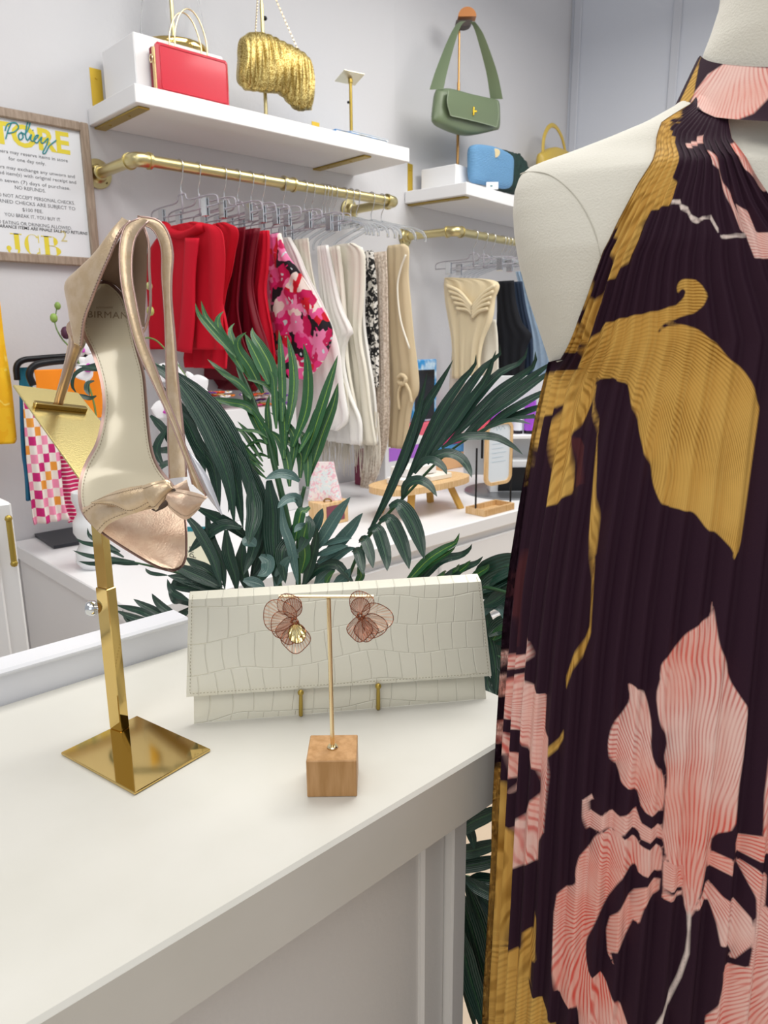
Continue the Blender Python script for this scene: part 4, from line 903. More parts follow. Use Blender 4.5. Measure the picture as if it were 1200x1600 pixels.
# collar roll and neck tie belong to the blouse
ax_, o_ = AX1, L(AX1, O1, gx(283, 1)-.012, 0, 0); n_ = -AX1[0]
mb = MB(); tube(mb, cr([onP(x, y, o_, n_) for x, y in ((256, 352), (266, 362), (285, 368), (305, 362), (316, 354))], 6), .013, 10, sq=1.6); obj('rolled_collar', mb, REDF, g1, smooth=True)
mb = MB(); o2_ = o_-AX1[0]*.02; grid(mb, between([onP(290, 372, o2_, n_), onP(287, 430, o2_, n_), onP(283, 500, o2_, n_), onP(276, 548, o2_, n_)], [onP(312, 372, o2_, n_), onP(306, 430, o2_, n_), onP(305, 500, o2_, n_), onP(300, 552, o2_, n_)], 24, 7, .006, n_), .003); obj('neck_tie', mb, REDF3, g1, smooth=True)
garment('red_sleeveless_blouse', 'red sleeveless blouse with a flounce, second from the policy sign', 'blouse', 1, 310, [(362, 312, 328), (385, 308, 332), (430, 300, 336), (470, 296, 345), (520, 296, 355), (556, 290, 352), (575, 292, 350)], REDF3, 'clip', folds=4, amp=.008, t=.02)
garment('red_draped_blouse', 'bright red draped blouse held by steel clips, right of the neck-tie blouse', 'blouse', 1, 350, [(349, 334, 352), (364, 331, 372), (400, 328, 366), (430, 325, 360), (452, 322, 354), (480, 320, 350), (520, 322, 345)], REDF, 'clip', folds=3, amp=.006, t=.02)
garment('red_skirt', 'red garment seen edge-on between the clipped red top and the dark red dress', 'garment', 1, 371, [(357, 358, 384), (380, 354, 382), (430, 350, 376), (480, 340, 372), (530, 290, 380), (570, 262, 396), (592, 255, 385)], REDF2, 'clip', folds=4, amp=.006, t=.016)
garment('dark_red_dress', 'dark red satin dress at the middle of the red garments', 'dress', 1, 392, [(359, 375, 405), (400, 372, 398), (450, 368, 394), (500, 352, 404), (545, 315, 420), (580, 270, 428), (606, 248, 400)], REDF2, 'clip', folds=5, amp=.012, t=.025)
g = garment('red_dress', 'bright red dress with gathered skirt beside the pink floral blouse', 'dress', 1, 410, [(362, 395, 419), (385, 390, 420), (420, 384, 418), (455, 378, 414), (490, 366, 418), (520, 358, 424), (556, 350, 428), (580, 360, 425)], REDF3, 'clip', folds=6, amp=.01, t=.02)
garment('floral_blouse', 'pink, red and black floral blouse hanging next to the red garments', 'blouse', 1, 442, [(366, 419, 438), (395, 417, 446), (425, 416, 466), (455, 416, 484), (482, 416, 500), (512, 416, 517), (535, 417, 517), (556, 421, 510), (575, 432, 497), (592, 452, 480)], FLOR, 'clip', folds=3, amp=.007, t=.022)
garment('white_flared_blouse', 'white flared blouse directly right of the pink floral blouse', 'blouse', 1, 475, [(372, 436, 453), (400, 440, 468), (430, 450, 480), (480, 450, 505), (540, 455, 528), (600, 455, 538), (650, 452, 546), (668, 452, 530)], WHF, 'clip', folds=5, amp=.007, t=.018)
garment('ivory_trousers', 'ivory trousers in the clip hanger right of the white flared blouse', 'trousers', 1, 487, [(374, 456, 482), (420, 464, 488), (480, 476, 500), (540, 482, 512), (600, 486, 540), (650, 490, 545)], WHF2, 'clip', folds=4, amp=.004, t=.014)
garment('white_dress', 'white tiered dress with stepped ruffle edges in the middle of the white garments', 'dress', 1, 503, [(384, 496, 512), (430, 498, 522), (480, 502, 534), (518, 506, 551), (528, 506, 545), (560, 506, 538), (610, 505, 548), (652, 505, 566), (692, 510, 567)], WHF, 'arm', folds=5, amp=.006, t=.016)
garment('white_blouse', 'white sheer blouse behind the tiered white dress', 'blouse', 1, 508, [(386, 505, 530), (430, 508, 536), (480, 512, 540), (560, 515, 545), (640, 520, 560)], WHF2, 'arm', folds=5, amp=.006, t=.014)
garment('white_gown', 'white gown with squared shoulders hanging among the white garments', 'dress', 1, 522, [(382, 520, 552), (396, 512, 569), (430, 514, 571), (473, 516, 568), (510, 522, 564), (540, 528, 566), (580, 530, 574), (640, 528, 582), (692, 526, 590)], WHF2, 'arm', folds=7, amp=.007, t=.02)
fr = garment('fringed_dress', 'white feathery fringed dress left of the black and white scarf', 'dress', 1, 537, [(388, 540, 566), (430, 548, 571), (500, 548, 570), (560, 545, 578), (620, 540, 588), (690, 530, 592)], WHF, 'arm', folds=7, amp=.006, t=.018)
FRM = fab('fringe_thread', '#e2dccf')
mb = MB(); xF = gx(537, 1)
for k in range(150):
    px = rng.uniform(500, 592); dx = rng.uniform(-.02, .02); o_ = L(AX1, O1, xF+dx, 0, 0); y0 = 640+rng.rand()*40; a = onP(px, y0, o_, -AX1[0]); b_ = onP(px+rng.uniform(-6, 6), rng.uniform(705, 746), o_, -AX1[0])
    tube(mb, cr([a, (a+b_)/2+rng.randn(3)*.003, b_], 3), [.0022, .0018, .0006], 4)
o = obj('fringe', mb, FRM, fr); o['kind'] = 'stuff'
garment('patterned_scarf', 'black and white patterned garment hanging beside the lace one', 'garment', 1, 548, [(392, 566, 583), (440, 566, 588), (500, 568, 590), (560, 571, 592), (605, 574, 592)], BWP, 'arm', folds=3, amp=.004, t=.012)
garment('lace_garment', 'pale lace garment falling lower than its neighbours, left of the beige vest', 'garment', 1, 557, [(394, 582, 604), (440, 582, 606), (520, 584, 607), (600, 588, 607), (680, 580, 606), (730, 568, 592), (762, 566, 580)], LACE, 'arm', folds=4, amp=.006, t=.014)
vg = garment('beige_vest', 'long beige sleeveless vest with a tied waist at the right end of the left rail', 'vest', 1, 580, [(383, 606, 632), (392, 604, 639), (430, 605, 638), (470, 605, 641), (530, 606, 646), (575, 608, 652), (610, 608, 654), (632, 610, 645), (700, 608, 634)], BEI, 'arm', folds=3, amp=.005, t=.022)
o_ = L(AX1, O1, gx(580, 1)-.03, 0, 0); P_ = lambda l: cr([onP(x, y, o_, -AX1[0]) for x, y in l], 6)
mb = MB(); tube(mb, P_([(622, 590), (628, 586), (634, 592), (630, 600), (622, 598)]), .008, 8); tube(mb, P_([(628, 596), (622, 615), (624, 640)]), .006, 6); tube(mb, P_([(632, 596), (640, 612), (643, 630)]), .006, 6); obj('waist_tie', mb, BEI, vg, smooth=True)
mb = MB(); tube(mb, P_([(634, 398), (626, 420), (621, 450), (626, 500), (640, 545)]), .0035, 6); obj('armhole_edge', mb, WHF2, vg, smooth=True)
hang('arm', AX1, O1, gx(596, 1), zr1, PRJ, 'empty clear hanger at the right end of the left rail')
for hp in (514, ): hang('arm', AX1, O1, gx(hp, 1), zr1, PRJ, 'clear hanger crowded between the white dresses on the left rail')
# right rail
gg = garment('cream_dress', 'cream strapless dress with a twisted bust at the left end of the right rail', 'dress', 2, 741, [(434, 695, 708), (442, 693, 776), (470, 696, 773), (500, 701, 769), (530, 705, 757), (560, 706, 752), (592, 706, 752)], CRF, 'clip', folds=5, amp=.006, t=.028)
o_ = L(AX2, O2, gx(741, 2)-.03, 0, 0); P_ = lambda l: [onP(x, y, o_, -AX2[0]) for x, y in l]
mb = MB()
for k in range(5): tube(mb, cr(P_([(697+k*4, 446+k*9), (718+k*3, 456+k*7), (737, 478+k*3)]), 6), .008, 8)
for k in range(5): tube(mb, cr(P_([(774-k*3, 446+k*9), (756-k*2, 458+k*7), (737, 480+k*4)]), 6), .008, 8)
obj('gathered_bust', mb, CRF, gg, smooth=True)
garment('cream_skirt', 'long cream skirt hanging behind the strapless dress', 'skirt', 2, 757, [(500, 708, 775), (530, 707, 779), (570, 705, 779), (620, 703, 777), (690, 704, 772)], WHF2, 'clip', folds=4, amp=.006, t=.02)
garment('black_dress', 'black dress hanging right of the cream strapless dress', 'dress', 2, 769, [(439, 774, 803), (470, 776, 806), (505, 776, 816), (524, 776, 830), (545, 778, 822), (590, 780, 818), (630, 782, 815)], BLKF, 'arm', folds=3, amp=.005, t=.02)
garment('navy_jacket', 'dark navy garment between the black dress and the pale denim', 'garment', 2, 785, [(440, 800, 816), (480, 806, 822), (530, 812, 832), (600, 812, 832)], fab('navy_cotton', '#253247'), 'arm', folds=3, amp=.004, t=.012)
garment('denim_jacket', 'pale blue denim garment against the mannequin side', 'jacket', 2, 796, [(424, 806, 826), (460, 814, 838), (500, 820, 850), (540, 822, 866), (600, 820, 872), (690, 815, 875)], DENF, 'arm', folds=4, amp=.006, t=.02)
for i_, hp in enumerate((790, 802, 808)): hang('arm', AX2, O2, gx(hp, 2), zr2, PRJ, 'clear hanger crowded at the mannequin end of the right rail')

# ================================================================= LEFT WALL TOWELS
YT = WY-.22; OT = np.array([0, YT, 0]); NT = np.array([0, -1., 0])
PT = lambda l, dy=0: cr([onP(x, y, OT+NT*dy, NT) for x, y in l], 6)
tk = empty('towel_rack', onP(70, 575, OT, NT), 'black metal wall rack with two rounded arms on the left', 'rack')
mb = MB(); tube(mb, PT([(200, 552), (115, 556), (60, 560), (36, 563), (26, 573), (27, 594)]), .0085, 10); obj('arm', mb, BLACKM, tk, smooth=True)
mb = MB(); tube(mb, PT([(200, 562), (115, 563), (70, 567), (52, 573), (46, 586), (52, 602)], .06), .0095, 10); obj('arm', mb, BLACKM, tk, smooth=True)
mb = MB(); q = onP(200, 556, OT, NT); box(mb, (q[0]-.02, YT-.08, q[2]-.04), (q[0]+.02, WY-.001, q[2]+.03), bev=.003); obj('wall_mount', mb, BLACKM, tk)
def hangcloth(name, label, cat, rows, m, dy=0, **k):
    mb = MB(); cloth(mb, OT+NT*dy, NT, rows, **k); return tag(obj(name, mb, m, smooth=True), label, cat)
CHK = mat('pink_check', '#e9e2dc', .8)
def checkmat(name, cols, sx, sz, stripe=False):
    m = mat(name, cols[0], .8); nt = m.node_tree; b = nt.nodes['Principled BSDF']; tc = nd(nt, 'ShaderNodeTexCoord'); mp = nd(nt, 'ShaderNodeMapping'); mp.inputs['Scale'].default_value = (sx, .001, sz); mp.inputs['Location'].default_value = (.31, .1, .17)
    nt.links.new(tc.outputs['Object'], mp.inputs[0]); 
    if not stripe:
        c = nd(nt, 'ShaderNodeTexChecker'); c.inputs['Scale'].default_value = 1; nt.links.new(mp.outputs[0], c.inputs['Vector'])
        wn = nd(nt, 'ShaderNodeTexWhiteNoise'); fl = nd(nt, 'ShaderNodeVectorMath', operation='FLOOR'); nt.links.new(mp.outputs[0], fl.inputs[0]); nt.links.new(fl.outputs[0], wn.inputs['Vector'])
        r = nd(nt, 'ShaderNodeValToRGB'); r.color_ramp.interpolation = 'CONSTANT'; e = r.color_ramp.elements; e[0].color = lin(cols[1]); e[1].color = lin(cols[2]); e[1].position = .4; q = e.new(.7); q.color = lin(cols[3])
        nt.links.new(wn.outputs['Value'], r.inputs[0]); nt.links.new(r.outputs[0], c.inputs['Color1']); c.inputs['Color2'].default_value = lin(cols[0]); nt.links.new(c.outputs['Color'], b.inputs['Base Color'])
    else:
        w_ = nd(nt, 'ShaderNodeTexWave'); w_.bands_direction = 'Z'; w_.inputs['Scale'].default_value = sz; nt.links.new(tc.outputs['Object'], w_.inputs['Vector'])
        r = nd(nt, 'ShaderNodeValToRGB'); r.color_ramp.interpolation = 'CONSTANT'; e = r.color_ramp.elements; e[0].color = lin(cols[0]); e[1].color = lin(cols[1]); e[1].position = .86
        nt.links.new(w_.outputs[0], r.inputs[0]); nt.links.new(r.outputs[0], b.inputs['Base Color'])
    return m
hangcloth('blue_towel', 'teal and blue towel hanging at the back of the black rack', 'towel', [(574, 29, 48), (620, 30, 52), (700, 33, 52), (740, 38, 52), (782, 41, 50)], mat('teal_towel', '#1d6f86', .85, noise=(4, '#1b4f9a', 1)), -.02, folds=2, amp=.004, t=.01)
hangcloth('orange_towel', 'plain orange towel over the front arm of the black rack', 'towel', [(576, 52, 175), (590, 54, 176), (620, 60, 178), (655, 70, 178)], fab('orange_cotton', '#f08a1e'), .065, folds=3, amp=.003, t=.012)
hangcloth('checked_towel', 'pink, orange and white checked towel hanging below the orange one', 'towel', [(618, 36, 80), (650, 37, 84), (700, 41, 92), (760, 46, 98), (800, 49, 104), (815, 52, 110)], checkmat('pink_orange_check', ['#eee6de', '#c81e74', '#ee8fb0', '#e89a3a'], 62, 40), .05, folds=3, amp=.008, t=.014)
hangcloth('striped_towel', 'magenta towel with white stripes behind the brass ramp', 'towel', [(655, 84, 150), (700, 86, 150), (760, 92, 150), (800, 102, 146), (814, 106, 140)], checkmat('magenta_stripe', ['#c4125c', '#f1dfe2'], 1, 26, True), .02, folds=3, amp=.005, t=.014)
yel = hangcloth('yellow_garment', 'yellow dotted garment cut off by the left edge of the picture', 'garment', [(470, -70, 0), (500, -75, 4), (560, -80, 11), (620, -85, 20), (660, -88, 25), (690, -88, 27), (697, -85, 24)], patt('yellow_dots', ['#f0b90f', '#f2c01c', '#efb60c'], 26, stops='#f6d45a'), -.02, folds=3, amp=.008, t=.02)

# ================================================================= THINGS ON THE BACK COUNTER
def cbox(name, label, cat, x0, x1, yb, yt, dep, m, z=ZB, bev=.002, group=None, yt2=None):
    a = onZ(x0, yb, z+.0004); x2 = onY(x1, yb, a[1])[0]; zt_ = onY(x0, yt, a[1])[2]
    mb = MB(); box(mb, (a[0], a[1], z+.0004), (x2, a[1]+dep, zt_), bev=bev); o = tag(obj(name, mb, m), label, cat, group); return o, a, x2, zt_
# black folder lying flat
q = [onZ(*p, ZB+.001) for p in ((43, 831), (84, 858), (124, 851), (120, 822))]
mb = MB(); prism(mb, q, ZZ*.010); tag(obj('black_folder', mb, mat('black_card', '#23262e', .4)), 'flat black folder on the left end of the back counter', 'folder')
# vase with orchid
vc = onZ(150, 885, ZB); vc[2] = ZB; vr = np.linalg.norm(PZ(180, 885, np.dot(vc-CAM, FW))-vc)*.95
og = empty('orchid_vase', vc, 'white wavy ceramic vase behind the toe of the sandal', 'vase')
mb = MB(); lathe(mb, vc+ZZ*.0005, [(vr*.75, 0), (vr*1.0, .02), (vr*.95, .045), (vr*.72, .065), (vr*.7, .075), (vr*.98, .10), (vr*.95, .13), (vr*.7, .15), (vr*.72, .165), (vr*.92, .19), (vr*.88, .21), (vr*.8, .208), (vr*.7, .17)], 32); obj('body', mb, mat('white_ceramic', '#eceef0', .2, coat=.5), og, smooth=50)
ZO = float(np.dot(vc-CAM, FW))
orc = empty('orchid', vc+ZZ*.17, 'white orchid with magenta throats growing behind the sandal straps', 'plant')
STM = mat('orchid_stem', '#5e7a3a', .5); PETW = mat('white_orchid_petal', '#eeecee', .5, sss=0); MAG = mat('magenta_lip', '#c23bb0', .5)
mb = MB(); tube(mb, cr([vc+ZZ*.17, PZ(150, 650, ZO), PZ(120, 560, ZO), PZ(96, 528, ZO), PZ(86, 505, ZO), PZ(89, 480, ZO)], 8), [.003, .0015], 6); obj('stem', mb, STM, orc, smooth=True)
mb = MB(); tube(mb, cr([vc+ZZ*.17, PZ(180, 620, ZO), PZ(215, 540, ZO), PZ(240, 530, ZO), PZ(270, 560, ZO), PZ(300, 600, ZO)], 8), [.003, .0018], 6); obj('stem', mb, STM, orc, smooth=True)
for x, y, r, c in ((84, 497, 6, '#8aa850'), (90, 478, 5, '#7e9a48'), (103, 520, 8, '#4a1a38'), (233, 447, 5, '#b3b079'), (235, 486, 6, '#a8a85c')):
    mb = MB(); R_w = r*ZO/F_PX; sph(mb, PZ(x, y, ZO), (R_w, R_w, R_w*1.25), 10); obj('bud', mb, mat('bud_'+c[1:], c, .5), orc, smooth=True)
def orchid_flower(x, y, r, rot, Zf):
    mb = MB(); c = PZ(x, y, Zf); s = r*Zf/F_PX
    for k, (a, ln, wd_) in enumerate(((pi/2, 1, .6), (pi/2+2.1, .95, .5), (pi/2-2.1, .95, .5), (.15, 1.05, .95), (pi-.15, 1.05, .95))):
        a += rot; d = RT*cos(a)+UP*sin(a); e = -RT*sin(a)+UP*cos(a); G = np.zeros((9, 7, 3))
        for i in range(9):
            u = i/8; w_ = wd_*s*.62*sin(pi*min(1, (.12+u*.92)))**.6
            for j in range(7): v = j/3-1; G[i, j] = c+d*s*ln*u+e*w_*v-FW*(.004*k*.3+.012*s*10*u*u*.3-.003*v*v)
        grid(mb, G, .0008)
    o = obj('blossom', mb, PETW, orc, smooth=60)
    mb = MB(); sph(mb, c-FW*.008, (s*.18, s*.18, s*.28), 10, (RT, FW, UP)); sph(mb, c-FW*.012-UP*s*.2, (s*.25, s*.12, s*.12), 10, (RT, FW, UP)); obj('lip', mb, MAG, o, smooth=True)
for f_ in ((300, 606, 27, .3, ZO), (266, 588, 26, -.4, ZO+.03), (140, 575, 24, .8, ZO), (132, 548, 14, .2, ZO+.02), (262, 640, 24, .1, ZO+.04)): orchid_flower(*f_)
# cream book with teal top, facing us near the counter edge
bq = onZ(302, 884, ZB); bq[2] = ZB
ex, ez = RH, ZZ*cos(.18)+FH*sin(.18); ey = np.cross(ez, ex)
Zb_ = float(np.dot(bq-CAM, FW)); bw = 62*Zb_/F_PX; bh = .105
bk = empty('cream_book', bq, 'cream covered book with a teal top edge and black script, behind the palm fronds', 'book')
mb = MB(); box(mb, (-bw/2, -.008, 0), (bw/2, .008, bh), (ex, ey, ez), bq+ZZ*.0015, bev=.001); obj('cover', mb, mat('cream_cover', '#e3dfc6', .5), bk)
mb = MB(); box(mb, (-bw/2-.0003, -.0086, bh-.012), (bw/2+.0003, .0086, bh+.0006), (ex, ey, ez), bq+ZZ*.0015); obj('teal_band', mb, mat('teal_band', '#1f7f8c', .5), bk)
mb = MB(); sg1 = -1 if np.dot(ey, FW) > 0 else 1
V, Fc = text_mesh('pin', .026, shear=.3); mb.add([bq+ZZ*.0015+ex*(.004-y)+ez*(.02+x)+ey*sg1*.0084 for x, y in V], Fc); obj('script_print', mb, PEN, bk)
# white box stand with hair flowers
fx, a_, x2_, zt_ = cbox('white_display_box', 'white display box carrying the heap of flower hair clips', 'box', 292, 470, 830, 646, .14, WHITE)
fcol = ['#e8542a', '#f08a2a', '#7a4aa8', '#f3f1ee', '#f3f1ee', '#d9448e', '#f7e3a0', '#6fa04a', '#f6f2f4', '#4c3c8c', '#e89ab4', '#ffffff']
FM = [mat('flower_clip_%s' % c[1:], c, .6) for c in dict.fromkeys(fcol)]
cn_ = ['orange red', 'orange', 'purple', 'white', 'magenta', 'pale yellow', 'green', 'off-white', 'indigo', 'dusty pink', 'pure white']
for k in range(64):
    u, v = rng.rand(), rng.rand(); lay = k//13; p = np.array([a_[0]+.02+u*(x2_-a_[0]-.04), a_[1]+.02+v*.09, zt_+.004+.012*lay]); r = .013+.006*rng.rand()
    mb = MB(); ph = rng.rand()*6
    for j in range(5):
        t = ph+j*2*pi/5; d = np.array([cos(t), sin(t), .25]); sph(mb, p+d*r*.62, (r*.5, r*.42, r*.2), 8, (d/np.linalg.norm(d), np.cross(ZZ, d), np.cross(d, np.cross(ZZ, d))))
    mi = rng.randint(len(FM)); t_o = obj('flower_clip', mb, FM[mi], smooth=True)
    mb = MB(); sph(mb, p+ZZ*.004, r*.25, 8); obj('centre', mb, mat('clip_centre', '#d9b23a', .5) if 'clip_centre' not in bpy.data.materials else bpy.data.materials['clip_centre'], t_o, smooth=True)
    tag(t_o, '%s flower hair clip in the heap on the white display box' % cn_[mi], 'hair clip', 'flower hair clips of one colour, '+cn_[mi])
# pink pouch and its wooden block
wbk, a_, x2_, zt_ = cbox('wooden_block', 'small pale wooden block under the pink floral pouch', 'block', 503, 545, 824, 788, .07, PINE)
mb = MB(); xm, w_ = (a_[0]+x2_)/2, (x2_-a_[0]); box(mb, (a_[0]+w_*.18, a_[1]-.0008, ZB+.012), (x2_-w_*.15, a_[1]-.0002, zt_-.012)); obj('maroon_picture', mb, mat('maroon_print', '#7d3c4c', .5), wbk)
mb = MB(); PO = np.array([xm, a_[1]+.035, zt_]); Zp = float(np.dot(PO-CAM, FW)); h_ = 60*Zp/F_PX
G = np.zeros((18, 28, 3))
for i in range(18):
    v = i/17; hw_ = (27-11*v)*Zp/F_PX; 
    for j in range(28): t = 2*pi*j/28; G[i, j] = PO-RH*.012+RH*hw_*cos(t)*(1+.03*sin(5*t+6*v))+FH*.016*(1-.6*v)*sin(t)+ZZ*(.0006+h_*v)
mb.add(G.reshape(-1, 3), [(i*28+j, i*28+(j+1) % 28, (i+1)*28+(j+1) % 28, (i+1)*28+j) for i in range(17) for j in range(28)]+[tuple(range(28))[::-1], tuple(17*28+j for j in range(28))])
tag(obj('floral_pouch', mb, patt('pale_floral_print', ['#eccfd2', '#f1e2e0', '#dfe6e6', '#e9b9c4', '#f0e8e2'], 60, stops='#b9c7cc'), smooth=60), 'pale pink floral pouch standing on the little wooden block', 'pouch')
mb = MB(); c_ = PZ(512, 783, Zp-.03); tube(mb, [c_+RH*.012*cos(t)+ZZ*.008*sin(t) for t in np.linspace(0, 2*pi, 17)[:-1]], .003, 8, closed=True)
tag(obj('gold_ring', mb, mat('brown_gold', '#8a6a34', .3, .8), smooth=True), 'small brown gold ring on the wooden block in front of the pouch', 'ring')
# boxes near the white garments
cbox('maroon_box', 'maroon box standing left of the white box with the purple panel', 'box', 579, 597, 762, 706, .10, mat('maroon_card', '#7a2142', .5))
wb, a_, x2_, zt_ = cbox('white_carton', 'white carton with a purple printed panel', 'box', 602, 668, 764, 690, .10, WHITE)
mb = MB(); box(mb, (a_[0]+.022, a_[1]-.001, zt_-.085), (x2_-.01, a_[1]-.0002, zt_-.03)); obj('purple_panel', mb, mat('lilac_print', '#b06ad6', .4), wb)
mb = MB(); sph(mb, np.array([(a_[0]+x2_)/2-.035, a_[1]+.05, zt_+.012]), (.03, .03, .02), 14); tag(obj('dark_domed_lid', mb, mat('brown_lid', '#3c2622', .35), smooth=True), 'dark brown domed lid sitting on the white carton', 'lid')
# stacked coloured boxes
zc_ = ZB
for (nm, lab, x0, x1, h_, c, dx) in (('tan_box', 'tan box under the stack of coloured boxes', 655, 760, .075, '#d8a878', 0), ('blue_striped_box', 'white and blue box in the middle of the coloured stack', 655, 755, .045, '#3f86bd', .01), ('magenta_box', 'magenta box near the top of the coloured stack', 658, 750, .055, '#b81c62', .0), ('pink_box', 'coral pink box on top of the coloured stack', 660, 745, .06, '#e8657a', .005)):
    a = onZ(x0, 752, ZB); a[1] += .1; x2_ = onY(x1, 700, a[1])[0]; mb = MB(); box(mb, (a[0]+dx, a[1], zc_+.0005), (x2_+dx, a[1]+.14, zc_+h_), bev=.003)
    tag(obj(nm, mb, mat(nm+'_card', c, .45)), lab, 'box'); zc_ += h_
tb = zc_; mb = MB(); aX = onY(652, 640, a[1])[0]; aX2 = onY(690, 640, a[1])[0]; pk_ = empty('blue_packet', (aX, a[1]+.05, tb), 'blue and white packet with a black window on top of the coloured boxes', 'packet')
zpt = onY(670, 562, a[1])[2]; box(mb, (aX, a[1]+.03, tb+.0005), (aX2, a[1]+.055, zpt), bev=.004); obj('card', mb, mat('sea_blue_print', '#2f8fd0', .4, noise=(28, '#d6e9f2', .9)), pk_)
mb = MB(); box(mb, (aX+.014, a[1]+.028, tb+.012), (aX2-.018, a[1]+.0295, zpt-.045)); obj('black_window', mb, mat('black_gloss', '#0f1620', .2), pk_)
# round-ended riser stool with little boxes
ra, rb2 = onZ(645, 812, ZB), onZ(707, 812, ZB); zst = onY(650, 770, ra[1])[2]
stx0, stx1 = onY(618, 765, ra[1]-.02)[0], onY(748, 765, ra[1]-.02)[0]
stl = empty('wooden_riser_stool', ((stx0+stx1)/2, ra[1]+.06, ZB), 'low pale wooden riser stool with splayed legs on the back counter', 'riser')
pts = []; cxm, cym, rx_, ry_ = (stx0+stx1)/2, ra[1]+.07, (stx1-stx0)/2, .10
for t in np.linspace(0, 2*pi, 49)[:-1]: pts.append(np.array([cxm+rx_*np.sign(cos(t))*abs(cos(t))**.7, cym+ry_*np.sign(sin(t))*abs(sin(t))**.7, zst]))
mb = MB(); prism(mb, pts, ZZ*.022); obj('seat', mb, PINE, stl, smooth=40)
GOLDP = mat('ochre_leg', '#cda04a', .45)
for sx, sy in ((-1, -1), (1, -1), (-1, 1), (1, 1)):
    t0 = np.array([cxm+sx*rx_*.45, cym+sy*.05, zst]); t1 = np.array([cxm+sx*rx_*.62, cym+sy*.075, ZB+.0005]); mb = MB(); d = t1-t0
    hw_ = .013; V = [];
    for p in (t1, t0): V += [p+np.array([-hw_, -.006, 0]), p+np.array([hw_, -.006, 0]), p+np.array([hw_, .006, 0]), p+np.array([-hw_, .006, 0])]
    mb.add(V, [(3, 2, 1, 0), (4, 5, 6, 7), (0, 1, 5, 4), (1, 2, 6, 5), (2, 3, 7, 6), (3, 0, 4, 7)]); obj('leg', mb, GOLDP, stl)
zs_ = zst+.0225
for nm, lab, x0, x1, h_, y0, z0 in (('white_box', 'flat white box at the left on the wooden riser stool', -.13, -.01, .022, -.04, 0), ('cream_box', 'flat cream box at the right on the wooden riser stool', .0, .11, .018, -.05, 0), ('white_box', 'wider white box topmost of the stack on the riser stool', -.09, .06, .03, -.02, .0225)):
    mb = MB(); box(mb, (cxm+x0, cym+y0, zs_+z0), (cxm+x1, cym+y0+.08, zs_+z0+h_), bev=.002); tag(obj(nm, mb, mat('box_paper_'+str(len(bpy.data.materials)), '#e9e4d8' if 'cream' in nm else '#ecebe8', .5)), lab, 'box')
# framed pill sign on black rods in a ribbed tray
ta, tbq = onZ(757, 808, ZB), onZ(728, 797, ZB); tx0 = onY(757, 800, ta[1])[0]
tx1 = tx0+.17
fs = empty('tabletop_sign', (tx0+.08, ta[1]+.03, ZB), 'rounded white sign in a pale wood frame on two black rods', 'sign')
dy_ = .085; mb = MB(); box(mb, (tx0, ta[1], ZB+.0005), (tx1, ta[1]+dy_, ZB+.006)); 
for lo, hi in (((tx0, ta[1], ZB+.006), (tx1, ta[1]+.008, ZB+.024)), ((tx0, ta[1]+dy_-.008, ZB+.006), (tx1, ta[1]+dy_, ZB+.024)), ((tx0, ta[1]+.008, ZB+.006), (tx0+.008, ta[1]+dy_-.008, ZB+.024)), ((tx1-.008, ta[1]+.008, ZB+.006), (tx1, ta[1]+dy_-.008, ZB+.024))): box(mb, lo, hi)
for k in range(24): tube(mb, [(tx0+.004+k*.007, ta[1]-.0005, ZB+.001), (tx0+.004+k*.007, ta[1]-.0005, ZB+.023)], .0022, 6)
obj('ribbed_tray', mb, PINE, fs)
yr = ta[1]+dy_/2; xr0 = onY(745, 700, yr)[0]; xr1_ = onY(800, 700, yr)[0]; ztr = onY(747, 700, yr)[2]
for x in (xr0, xr1_): mb = MB(); tube(mb, [(x, yr, ZB+.006), (x, yr, ztr)], .0035, 8); obj('rod', mb, BLACKM, fs, smooth=45)
Zf = float(np.dot(np.array([xr0, yr-.02, .85])-CAM, FW)); fc = PZ(779, 708, Zf); 
def rrect(w_, h_, r, n=8):
    P = []
    for cx, cy, a0 in ((w_-r, h_-r, 0), (-w_+r, h_-r, pi/2), (-w_+r, -h_+r, pi), (w_-r, -h_+r, 1.5*pi)):
        for k in range(n+1): t = a0+pi/2*k/n; P.append((cx+r*cos(t), cy+r*sin(t)))
    return P
sx_ = D2*.9+RH*.3; sx_ /= np.linalg.norm(sx_); sz_ = ZZ*.99-FH*.02; sz_ = sz_/np.linalg.norm(sz_); s_ = Zf/F_PX; hw_, hh_ = 30*s_, 50*s_
mb = MB(); ro = rrect(hw_, hh_, 14*s_); ri = rrect(hw_-5*s_, hh_-5*s_, 10*s_); n_ = len(ro); nv_ = np.cross(sx_, sz_)*.006; W_ = lambda p, d: fc+sx_*p[0]+sz_*p[1]+d
V = [W_(p, nv_) for p in ro]+[W_(p, nv_) for p in ri]+[W_(p, -nv_) for p in ro]+[W_(p, -nv_) for p in ri]; Fc = []
for i in range(n_): j = (i+1) % n_; Fc += [(i, j, n_+j, n_+i), (2*n_+j, 2*n_+i, 3*n_+i, 3*n_+j), (j, i, 2*n_+i, 2*n_+j), (n_+i, n_+j, 3*n_+j, 3*n_+i)]
mb.add(V, Fc); obj('frame', mb, PINE, fs)
mb = MB(); prism(mb, [W_(p, nv_*.3) for p in ri], -nv_*.6); obj('white_face', mb, mat('pale_sign_face', '#dfe9f2', .3), fs)
mb = MB(); sn = 1 if np.dot(nv_, FW) < 0 else -1
tube(mb, cr([fc+sx_*x*s_+sz_*y*s_+nv_*.36*sn for x, y in ((-14, 38), (-10, 44), (-6, 36), (-2, 42), (2, 36), (7, 42), (12, 37))], 6), .0006, 4)
